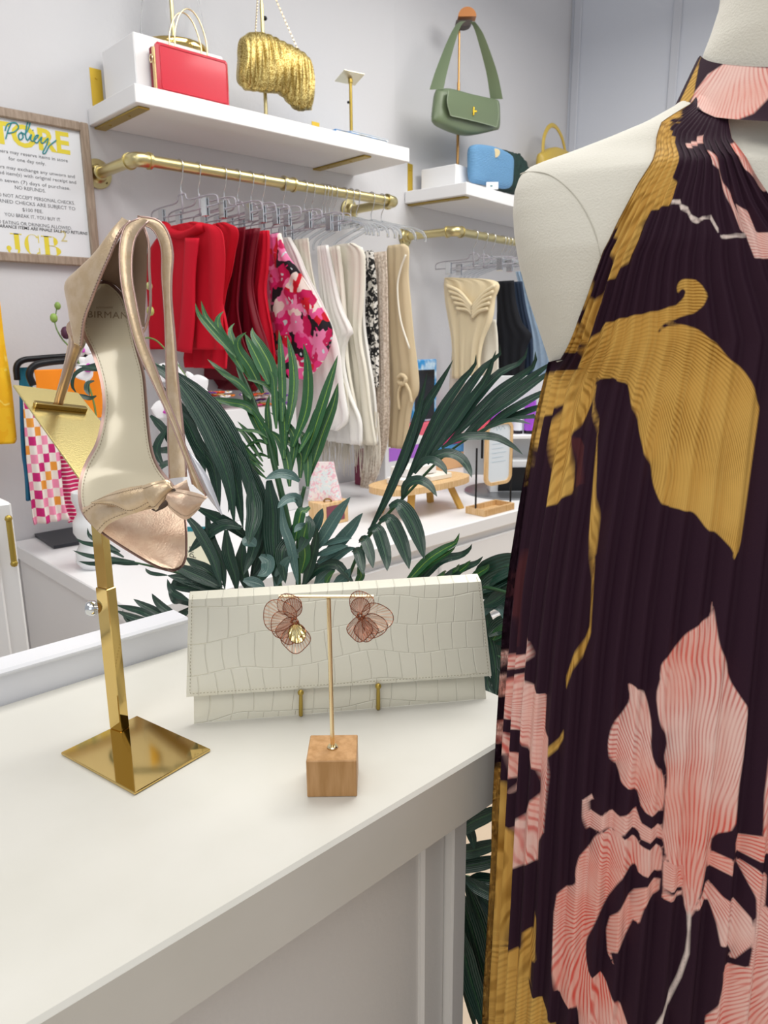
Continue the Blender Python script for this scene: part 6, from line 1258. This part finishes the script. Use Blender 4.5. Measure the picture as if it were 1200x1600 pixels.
# ---- print: polygons traced in the picture, carried to cloth coordinates (t along the cloth, z)
def cloth_uv(px, py):
    px, py = np.array(px, float), np.array(py, float); b = np.full(px.shape, .12)
    d = FW[None]+RT[None]*(px-600)[:, None]/F_PX-UP[None]*(py-800)[:, None]/F_PX
    for k in range(30):
        q = MC-FH*0; tpar = ((MC-CAM)@FH-b)/(d@FH); P = CAM+d*tpar[:, None]; a = (P-MC)@RH; zr0 = P[:, 2]; z = zr0 if k == 0 else zr0+drop(np.clip(a/w_, -1, 1), z); w_ = wD(z); nb = frontb(a, zr0, np.clip(a/w_, -1, 1)); b = .5*b+.5*nb
    h = hD(z); s = np.sign(a)*np.clip((np.abs(a)-h)/(w_-h), 0, 1); return a, z, s, w_
def t4(L): return [(760+x/2.667, 60+y/2.667) for x, y in L]
def t5(L): return [(760+x/2.727, 600+y/2.727) for x, y in L]
def t6(L): return [(760+x/2.727, 1050+y/2.727) for x, y in L]
GOLD, PINK, PALE = 0, 1, 2
PR = []   # (kind, polygon px, anchor px, smooth)
PR.append((GOLD, t4([(770, 270), (775, 310), (740, 350), (700, 400), (680, 450), (640, 500), (600, 590), (580, 700), (560, 800), (540, 900), (520, 1000), (530, 1010), (580, 960), (630, 870), (660, 760), (700, 720), (780, 690), (800, 650), (795, 560), (825, 490), (800, 440), (805, 340), (800, 290)]), t4([(440, 1300)])[0], 1))
PR.append((GOLD, t4([(510, 700), (470, 790), (425, 840), (380, 920), (420, 935), (400, 1020), (440, 1035), (425, 1150), (400, 1260), (430, 1270), (500, 1100), (520, 1010), (470, 1100), (455, 1090), (465, 950), (490, 830)]), t4([(420, 1330)])[0], 0))
PR.append((GOLD, t4([(340, 1040), (310, 1120), (270, 1230), (260, 1310), (380, 1310), (405, 1300), (408, 1220), (370, 1180), (360, 1100)]), t4([(420, 1350)])[0], 0))
PR.append((GOLD, t4([(405, 1380), (300, 1385), (240, 1410), (200, 1480), (150, 1600)])+t5([(120, 440), (180, 385), (245, 250), (255, 150), (300, 120), (345, 70), (300, 180), (285, 350), (280, 522), (325, 500), (375, 460), (388, 215), (430, 140), (470, 70), (480, 0)])+t4([(465, 1440), (470, 1420), (420, 1390)]), t4([(420, 1370)])[0], 0))
PR.append((GOLD, t4([(400, 1360), (405, 1290), (450, 1260), (500, 1190), (600, 1160), (700, 1140), (780, 1120), (830, 1085), (845, 1055), (825, 1042), (800, 1065), (793, 1030), (820, 1005), (870, 1003), (910, 1030), (930, 1070), (920, 1110), (860, 1150), (800, 1165), (740, 1195), (700, 1240), (760, 1200), (830, 1190), (900, 1220), (960, 1270), (1010, 1330), (1070, 1380), (1110, 1440), (1135, 1540)])+t5([(1162, 100), (1145, 220), (1120, 400), (1095, 580), (1078, 700), (1045, 748), (1050, 700), (990, 640), (940, 610), (910, 572), (890, 550), (840, 530), (770, 522), (740, 480), (712, 420), (700, 340), (680, 270), (650, 180), (635, 80), (610, 0)])+t4([(585, 1440), (550, 1412), (480, 1420), (430, 1400)]), t4([(395, 1375)])[0], 1))
PR.append((GOLD, t5([(474, 0), (476, 180), (470, 330), (460, 560), (458, 720), (470, 720), (489, 560), (486, 330), (479, 220), (486, 0)]), t5([(475, -100)])[0], 0))
PR.append((GOLD, t5([(457, 715), (450, 900), (446, 1030), (349, 1245), (353, 1290), (455, 1060), (460, 900), (464, 715)]), t5([(475, 500)])[0], 0))
PR.append((GOLD, t6([(345, 235), (290, 310), (290, 345), (345, 272)]), t6([(400, 150)])[0], 0))
PR.append((GOLD, t6([(40, 380), (65, 410), (100, 455), (110, 520), (105, 600), (125, 660), (145, 820), (142, 900), (110, 1060), (100, 1150), (60, 1230), (100, 1180), (185, 1150), (190, 1080), (220, 1070), (228, 1000), (242, 1030), (240, 1200), (210, 1210), (205, 1290), (110, 1290), (60, 1340), (40, 1390), (110, 1380), (225, 1380), (225, 1440), (300, 1490), (310, 1560), (-40, 1560), (-40, 700)]), t6([(30, 1400)])[0], 0))
PR.append((PINK, t4([(1005, 335), (1085, 345), (1095, 430), (1115, 500), (1150, 590), (1190, 640), (1150, 640), (1110, 570), (1060, 510), (1035, 450), (1030, 400)]), t4([(1010, 200)])[0], 1))
PR.append((PINK, t4([(938, 465), (960, 490), (1000, 600), (1040, 700), (1085, 820), (1060, 800), (1020, 690), (980, 570), (950, 500)]), t4([(1100, 1000)])[0], 0))
PR.append((PINK, t4([(1045, 690), (1090, 720), (1125, 810), (1250, 815), (1250, 920), (1120, 918), (1090, 840), (1060, 760)]), t4([(1300, 900)])[0], 0))
PR.append((PINK, t4([(848, 440), (880, 430), (915, 395), (928, 425), (890, 445), (852, 462)]), t4([(1000, 380)])[0], 0))
PR.append((PALE, t4([(780, 680), (812, 670), (885, 752), (940, 736), (982, 800), (975, 815), (932, 752), (878, 772), (805, 690), (780, 696)]), (0, 0), 0))
PR.append((PALE, t4([(983, 820), (1082, 813), (1087, 829), (988, 836)]), (0, 0), 0))
PR.append((PINK, t5([(960, 920), (968, 950), (975, 1000), (990, 1100), (1020, 1170), (1030, 1250), (1070, 1310)])+t6([(1105, 130), (1090, 300), (1060, 480), (1050, 640), (960, 690), (950, 790), (920, 880), (880, 1010), (862, 1040), (842, 980), (840, 860), (770, 790), (752, 690), (760, 620), (765, 560), (775, 430), (758, 370), (775, 300), (740, 180), (728, 90), (750, 10)])+t5([(745, 1240), (752, 1180), (800, 1130), (850, 1060), (900, 1020), (955, 990)]), t6([(862, 1060)])[0], 1))
PR.append((PINK, t6([(605, 38), (660, 60), (690, 130), (710, 220), (705, 330), (755, 440), (765, 520), (752, 607), (668, 590), (640, 495), (580, 470), (570, 430), (540, 370), (530, 290), (550, 210), (582, 172), (622, 110)]), t6([(790, 700)])[0], 1))
PR.append((PINK, t6([(428, 525), (448, 520), (462, 538), (442, 545), (442, 588), (510, 602), (518, 582), (575, 612), (638, 582), (665, 642), (752, 662), (760, 716), (662, 710), (655, 682), (618, 664), (575, 697), (518, 650), (498, 665), (435, 662), (427, 590)]), t6([(900, 700)])[0], 0))
PR.append((PINK, t6([(520, 660), (575, 695), (640, 705), (660, 740), (752, 745), (752, 800), (752, 852), (655, 860), (638, 810), (575, 880), (510, 970), (470, 1060), (430, 1130), (430, 1200), (450, 1270), (505, 1290), (550, 1380), (600, 1480), (640, 1580), (410, 1560), (388, 1410), (330, 1370), (303, 1330), (310, 918), (400, 885), (393, 830), (415, 760), (440, 740), (470, 690)]), t6([(640, 1000)])[0], 1))
PR.append((PINK, t6([(745, 880), (740, 930), (680, 990), (655, 1068), (630, 1050), (570, 1178), (535, 1180), (557, 1238), (520, 1190), (512, 1100), (530, 1040), (570, 1010), (630, 930), (690, 900)]), t6([(800, 800)])[0], 0))
PR.append((PINK, t6([(945, 885), (1000, 930), (1030, 940), (1112, 1010), (1120, 1060), (1110, 1120), (1050, 1205), (1015, 1205), (1042, 1190), (1015, 1130), (990, 1135), (975, 1050), (945, 965), (890, 990), (868, 1035), (895, 960)]), t6([(880, 820)])[0], 0))
PR.append((PINK, t6([(955, 758), (1040, 765), (1040, 832), (942, 820)]), t6([(860, 780)])[0], 0))
PR.append((PINK, t6([(1050, 688), (1152, 664), (1250, 640), (1250, 740), (1152, 770), (1055, 752)]), t6([(860, 740)])[0], 0))
PR.append((PINK, t6([(1050, 778), (1140, 805), (1185, 850), (1175, 980), (1130, 1000), (1130, 920), (1090, 850)]), t6([(860, 700)])[0], 0))
PR.append((PINK, t6([(757, 785), (845, 840), (842, 930), (832, 960), (750, 960), (755, 930), (835, 945), (838, 925), (755, 915)]), t6([(900, 860)])[0], 0))
PR.append((PINK, t6([(1250, 200), (1195, 235), (1165, 500), (1155, 740), (1250, 745)]), t6([(1100, 900)])[0], 0))
PR.append((PINK, t6([(1000, 1240), (1100, 1215), (1118, 1100), (1130, 990), (1300, 960), (1400, 1600), (925, 1560), (930, 1450), (980, 1380), (1000, 1300)]), t6([(1300, 1100)])[0], 0))
PR.append((PINK, t5([(60, 1130), (180, 1150), (202, 1120), (198, 1068), (212, 1078), (216, 1150), (190, 1200), (60, 1215)]), t5([(-20, 1180)])[0], 0))
PR.append((PINK, t5([(60, 1240), (100, 1240), (190, 1225), (210, 1280), (262, 1315), (262, 1364)])+t6([(262, 240), (292, 262), (290, 420), (272, 660), (240, 705), (240, 780), (150, 818), (128, 660), (190, 580), (242, 500), (235, 400), (200, 350), (180, 280), (110, 190), (110, 130), (50, 110)]), t6([(20, 60)])[0], 0))
PR.append((PINK, t6([(50, 210), (110, 250), (120, 300), (170, 380), (168, 450), (130, 507), (152, 440), (110, 440), (110, 345), (50, 310)]), t6([(60, 150)])[0], 0))
PR.append((PALE, t6([(855, 1010), (858, 1100), (848, 1180), (815, 1290), (770, 1400), (700, 1540), (725, 1540), (785, 1410), (833, 1290), (864, 1180), (870, 1060), (872, 1010)]), (0, 0), 0))
PR.append((3, t5([(188, 700), (196, 760), (182, 950), (168, 1110), (145, 1112), (150, 1000), (130, 930), (142, 830), (165, 770)]), (0, 0), 0))
PR.append((3, t5([(385, 215), (440, 260), (430, 420), (395, 440)]), (0, 0), 0))
# visible half-cloth coordinates of every vertex (mirrored for the unseen right side)
UU = (s_*np.ones((NR, 1))).ravel(); ZV = (zr_*np.ones((1, NC))).ravel(); SC_U = .20
def toUV(poly): a, z, s, w_ = cloth_uv([p[0] for p in poly], [p[1] for p in poly]); return np.stack([s*.20, z], 1)
Uv = np.stack([UU*.20, ZV], 1)
att = {k: np.full(len(Uv), 1.0) for k in range(4)}; phs = np.zeros(len(Uv)); rad = np.zeros(len(Uv))
sdall = np.full(len(Uv), 1.0)
def sdf(P, poly):
    bb0, bb1 = poly.min(0)-.02, poly.max(0)+.02; idx = np.where((P[:, 0] > bb0[0]) & (P[:, 0] < bb1[0]) & (P[:, 1] > bb0[1]) & (P[:, 1] < bb1[1]))[0]; Q = P[idx]; d = np.full(len(Q), 1e9); ins = np.zeros(len(Q), bool); n = len(poly)
    for i in range(n):
        a, b = poly[i], poly[(i+1) % n]; e = b-a; w_ = Q-a; t = np.clip((w_@e)/(e@e+1e-12), 0, 1); r = w_-t[:, None]*e; d = np.minimum(d, (r**2).sum(1))
        c = ((a[1] > Q[:, 1]) != (b[1] > Q[:, 1])); xi = (b[0]-a[0])*(Q[:, 1]-a[1])/((b[1]-a[1]) if abs(b[1]-a[1]) > 1e-12 else 1e-12)+a[0]; ins ^= c & (Q[:, 0] < xi)
    d = np.sqrt(d); return idx, np.where(ins, -d, d)
def densify(poly, smooth):
    P = np.array(poly, float)
    if smooth:
        for _ in range(1):
            N = np.roll(P, -1, 0); P = np.stack([.8*P+.2*N, .2*P+.8*N], 1).reshape(-1, 2)
    out = []
    for i in range(len(P)):
        a, b = P[i], P[(i+1) % len(P)]; k = max(1, int(np.linalg.norm(b-a)/14)); out += [a+(b-a)*j/k for j in range(k)]
    return out
CURL = {4: 9.0, 0: 3.0, 3: -3.0, 18: 4.0, 19: -5.0}
for n_p, (kind, poly, anc, smo) in enumerate(PR):
  pu0 = toUV(densify(poly, smo)); au0 = toUV([anc])[0] if kind in (0, 1) else None
  for du_, dz_r in ((0, 0), (.205, .06), (0, -.66), (.205, -.60)):   # the print repeats across and down the cloth
    sh_ = np.array([du_, dz_r]); pu = pu0+sh_; idx, d = sdf(Uv, pu)
    if len(idx) == 0: continue
    att[kind][idx] = np.minimum(att[kind][idx], d)
    if kind in (0, 1):
        au = au0+sh_; sel = idx[d < .004]; dl = Uv[sel]-au; keep = (d[d < .004] <= sdall[sel]); sel = sel[keep]; dl = dl[keep]
        phs[sel] = np.arctan2(dl[:, 1], dl[:, 0])*(1 if dl[:, 0].mean() > 0 else 1) if dl[:, 0].mean() > 0 or len(dl) == 0 else np.arctan2(dl[:, 1], -dl[:, 0]); rad[sel] = np.sqrt((dl**2).sum(1)); sdall[sel] = d[d < .004][keep]; phs[sel] += CURL.get(n_p, 0)*rad[sel]
def dressmat(name='print_fabric'):
    m = mat(name, '#2a1424', .75, spec=.18); nt = m.node_tree; b = nt.nodes['Principled BSDF']
    A = lambda n: nd(nt, 'ShaderNodeAttribute', attribute_name=n)
    def M(op, x, y=None, z=None):
        n = nd(nt, 'ShaderNodeMath', operation=op)
        for i, v in enumerate((x, y, z)):
            if v is None: continue
            if isinstance(v, (int, float)): n.inputs[i].default_value = v
            else: nt.links.new(v, n.inputs[i])
        return n.outputs[0]
    def mask(att_, e=.0006): r = nd(nt, 'ShaderNodeMapRange'); r.inputs[1].default_value = e; r.inputs[2].default_value = -e; nt.links.new(A(att_).outputs['Fac'], r.inputs[0]); return r.outputs[0]
    def mix(f_, a, c):
        n = nd(nt, 'ShaderNodeMix', data_type='RGBA')
        for s, v in ((0, f_), (6, a), (7, c)):
            if isinstance(v, tuple): n.inputs[s].default_value = v
            elif isinstance(v, (int, float)): n.inputs[s].default_value = v
            else: nt.links.new(v, n.inputs[s])
        return n.outputs[2]
    tc = nd(nt, 'ShaderNodeTexCoord'); nz = nd(nt, 'ShaderNodeTexNoise'); nz.inputs['Scale'].default_value = 22; nz.inputs['Detail'].default_value = 1; nt.links.new(tc.outputs['Object'], nz.inputs['Vector'])
    ph = A('vein').outputs['Fac']; rd = A('rad').outputs['Fac']
    # number of veins grows with distance so they keep their width
    lg = M('LOGARITHM', M('MAXIMUM', rd, .012), 2.0); oct_ = M('FLOOR', lg); fr_n = M('FRACT', lg); k = M('POWER', 2.0, oct_); nzz = M('MULTIPLY', nz.outputs[0], 26.0)
    b1 = M('MULTIPLY', M('MULTIPLY', ph, k), 3300.0); s1 = M('SINE', M('ADD', b1, nzz)); s2 = M('SINE', M('ADD', M('MULTIPLY', b1, 2.0), nzz))
    mr = nd(nt, 'ShaderNodeMapRange'); mr.interpolation_type = 'SMOOTHSTEP'; mr.inputs[1].default_value = .55; mr.inputs[2].default_value = 1.0; nt.links.new(fr_n, mr.inputs[0])
    sn = M('ADD', M('MULTIPLY', s1, M('SUBTRACT', 1.0, mr.outputs[0])), M('MULTIPLY', s2, mr.outputs[0]))
    v0 = nd(nt, 'ShaderNodeMapRange'); v0.inputs[1].default_value = -.3; v0.inputs[2].default_value = .9; nt.links.new(sn, v0.inputs[0])
    nv = nd(nt, 'ShaderNodeTexNoise'); nv.inputs['Scale'].default_value = 30; nt.links.new(tc.outputs['Object'], nv.inputs['Vector'])
    nvr = nd(nt, 'ShaderNodeMapRange'); nvr.inputs[1].default_value = .35; nvr.inputs[2].default_value = .62; nvr.inputs[3].default_value = .3; nvr.inputs[4].default_value = 1.0; nt.links.new(nv.outputs[0], nvr.inputs[0])
    class _V: pass
    v1 = _V(); v1.outputs = [M('MULTIPLY', v0.outputs[0], nvr.outputs[0])]
    n2 = nd(nt, 'ShaderNodeTexNoise'); n2.inputs['Scale'].default_value = 14; nt.links.new(tc.outputs['Object'], n2.inputs['Vector'])
    n3 = nd(nt, 'ShaderNodeMapRange'); n3.inputs[1].default_value = .38; n3.inputs[2].default_value = .62; nt.links.new(n2.outputs[0], n3.inputs[0])
    gold = mix(v1.outputs[0], lin('#c89b4c'), lin('#8f6420')); gold = mix(M('MULTIPLY', n3.outputs[0], .35), gold, lin('#d8b264'))
    pk = mix(v1.outputs[0], mix(n3.outputs[0], lin('#e6c3b8'), lin('#e2ab9c')), mix(n3.outputs[0], lin('#c97f77'), lin('#d2574a')))
    base = lin('#2b1423'); c = mix(mask('p3'), base, lin('#4c2328')); c = mix(mask('p0'), c, gold); c = mix(mask('p1'), c, pk); c = mix(mask('p2'), c, lin('#dccbc2')); nt.links.new(c, b.inputs['Base Color'])
    n4 = nd(nt, 'ShaderNodeTexNoise'); n4.inputs['Scale'].default_value = 900; nt.links.new(tc.outputs['Object'], n4.inputs['Vector']); bp = nd(nt, 'ShaderNodeBump'); bp.inputs['Strength'].default_value = .12; bp.inputs['Distance'].default_value = .0008; nt.links.new(n4.outputs[0], bp.inputs['Height']); nt.links.new(bp.outputs[0], b.inputs['Normal'])
    return m
DRM = dressmat()
dress = empty('halter_dress', (MC[0], MC[1], .14), 'pleated dark plum halter dress printed with gold and pink flowers', 'dress')
def addprint(o, nrep=1):
    n0 = len(o.data.vertices)
    for nm, arr in (('p0', att[0]), ('p1', att[1]), ('p2', att[2]), ('p3', att[3]), ('vein', phs), ('rad', rad)):
        a = o.data.attributes.new(nm, 'FLOAT', 'POINT'); v = np.tile(arr, n0//len(arr)) if n0 >= len(arr) else arr[:n0]; a.data.foreach_set('value', v.astype(np.float32))
def fastgrid(name, G, m, parent, keep=None):
    nu, nv = G.shape[:2]; me = bpy.data.meshes.new(name); o = bpy.data.objects.new(name, me); COL.objects.link(o)
    off = np.array(wloc(parent)); me.vertices.add(nu*nv); me.vertices.foreach_set('co', (G.reshape(-1, 3)-off).ravel())
    i = np.arange((nu-1)*(nv-1)); r, c = i//(nv-1), i % (nv-1); q = np.stack([r*nv+c, r*nv+c+1, (r+1)*nv+c+1, (r+1)*nv+c], 1).ravel()
    
    if keep is not None: q = q.reshape(-1, 4)[keep[r, c]].ravel(); i = np.arange(len(q)//4)
    me.loops.add(len(q)); me.loops.foreach_set('vertex_index', q); me.polygons.add(len(i)); me.polygons.foreach_set('loop_start', i*4); me.polygons.foreach_set('use_smooth', np.ones(len(i), bool)); me.update(calc_edges=True); me.validate(); me.materials.append(m); o.parent = parent; return o
KEEP = np.ones((NR-1, NC-1), bool); jc = NC//2-1; KEEP[:, jc] = Hh[:-1, 0] < .001   # open keyhole at the throat
fo = fastgrid('front_panel', GD, DRM, dress, KEEP); addprint(fo)
# back panel from under the arm down (joins the front at the side seams)
zb_ = zr_[zr_[:, 0] <= zU+.0][:, 0]; nb_ = len(zb_)
Gb = np.zeros((nb_, 120, 3)); tb_ = np.linspace(0, pi, 120); Wb = wD(zb_)
for j, t in enumerate(tb_):
    pl_ = .004*sin(t*30); ed = sin(t)
    db = np.interp(zb_, [.1, .9, zU], [.12, .11, .10]); a = Wb*cos(t); b = -(db+pl_)*sin(t)
    Gb[:, j] = MC[None]+RH[None]*a[:, None]-FH[None]*b[:, None]+ZZ[None]*zb_[:, None]
Gb[:, 0] = GD[:nb_, -1]; Gb[:, -1] = GD[:nb_, 0]
bo_ = fastgrid('back_panel', Gb, DRM, dress)
for nm in ('p0', 'p1', 'p2', 'p3'): a = bo_.data.attributes.new(nm, 'FLOAT', 'POINT'); a.data.foreach_set('value', np.ones(nb_*120, np.float32))
# collar band around the neck
ctop = [(1097, 84), (1104, 88), (1128, 98), (1160, 104), (1200, 107), (1240, 105)]; cbot = [(1059, 163), (1075, 168), (1105, 178), (1140, 187), (1180, 191), (1230, 192)]
nC = 160; GC = np.zeros((60, nC, 3)); Uc = []
zfb, zft = mpl(1190, 193, .092)[1], mpl(1180, 107, .066)[1]
def neck_pt(fr, v):   # fr angle 0..2pi (pi = left silhouette), v 0 bottom..1 top
    f_ = max(0, sin(fr)); z = zc0+(zc1_-zc0)*v-((zc0-zfb)*(1-v)+(zc1_-zft)*v)*f_**.8; w_ = wc0+(wc1-wc0)*v
    dF = (.092+(.066-.092)*v**.8) if sin(fr) > 0 else (.055-.005*v); b_ = dF*sin(fr); b_ = max(b_, float(bT(w_*cos(fr), z))+.007) if sin(fr) > .25 else b_; return MC+RH*w_*cos(fr)-FH*b_+ZZ*z
a0, zc0 = mpl(1060, 163); a1_, zc1_ = mpl(1097, 86); wc0, wc1 = -a0+.001, -a1_+.001
for i in range(60):
    for j in range(nC): GC[i, j] = neck_pt(2*pi*j/(nC-1), i/59)
co_ = fastgrid('collar_band', GC, DRM, dress)
# collar print: a pink fan in front, gold at the left side
fr_ = np.tile(np.linspace(0, 2*pi, nC), 60); vv = np.repeat(np.linspace(0, 1, 60), nC)
def cuv(poly):   # px -> (fr, v) by nearest projected vertex
    Pq = GC.reshape(-1, 3); q = Pq-CAM; zz_ = q@FW; X = 600+F_PX*(q@RT)/zz_; Y = 800-F_PX*(q@UP)/zz_; front = (fr_ > 0.0) & (fr_ < pi*1.0)
    out = []
    for x, y in poly: dd = (X-x)**2+(Y-y)**2+np.where(front, 0, 1e6); i = int(np.argmin(dd)); out.append((fr_[i]*.055, vv[i]*(zc1_-zc0)))
    return np.array(out)
Pc = np.stack([fr_*.055, vv*(zc1_-zc0)], 1)
s_ck = lambda L: [(1000+x/4, y/4) for x, y in L]
fan = cuv(s_ck([(300, 660), (345, 570), (430, 470), (520, 400), (640, 410), (800, 425), (860, 425), (860, 560), (780, 640), (720, 710), (620, 745), (500, 738), (400, 710)])); gldp = cuv(s_ck([(385, 330), (300, 450), (232, 655), (290, 668), (330, 590), (360, 470), (372, 360)]))
arr = {k: np.ones(len(Pc), np.float32) for k in ('p0', 'p1', 'p2', 'p3', 'vein', 'rad')}
i_, d = sdf(Pc, fan); arr['p1'][i_] = d; i_, d = sdf(Pc, gldp); arr['p0'][i_] = d
fc_ = cuv([(1160, 95)])[0]+np.array([0, .035]); dl = Pc-fc_; arr['vein'] = np.arctan2(dl[:, 0], -dl[:, 1]).astype(np.float32); arr['rad'] = np.sqrt((dl**2).sum(1)).astype(np.float32)
for nm, v in arr.items(): a = co_.data.attributes.new(nm, 'FLOAT', 'POINT'); a.data.foreach_set('value', v.astype(np.float32))
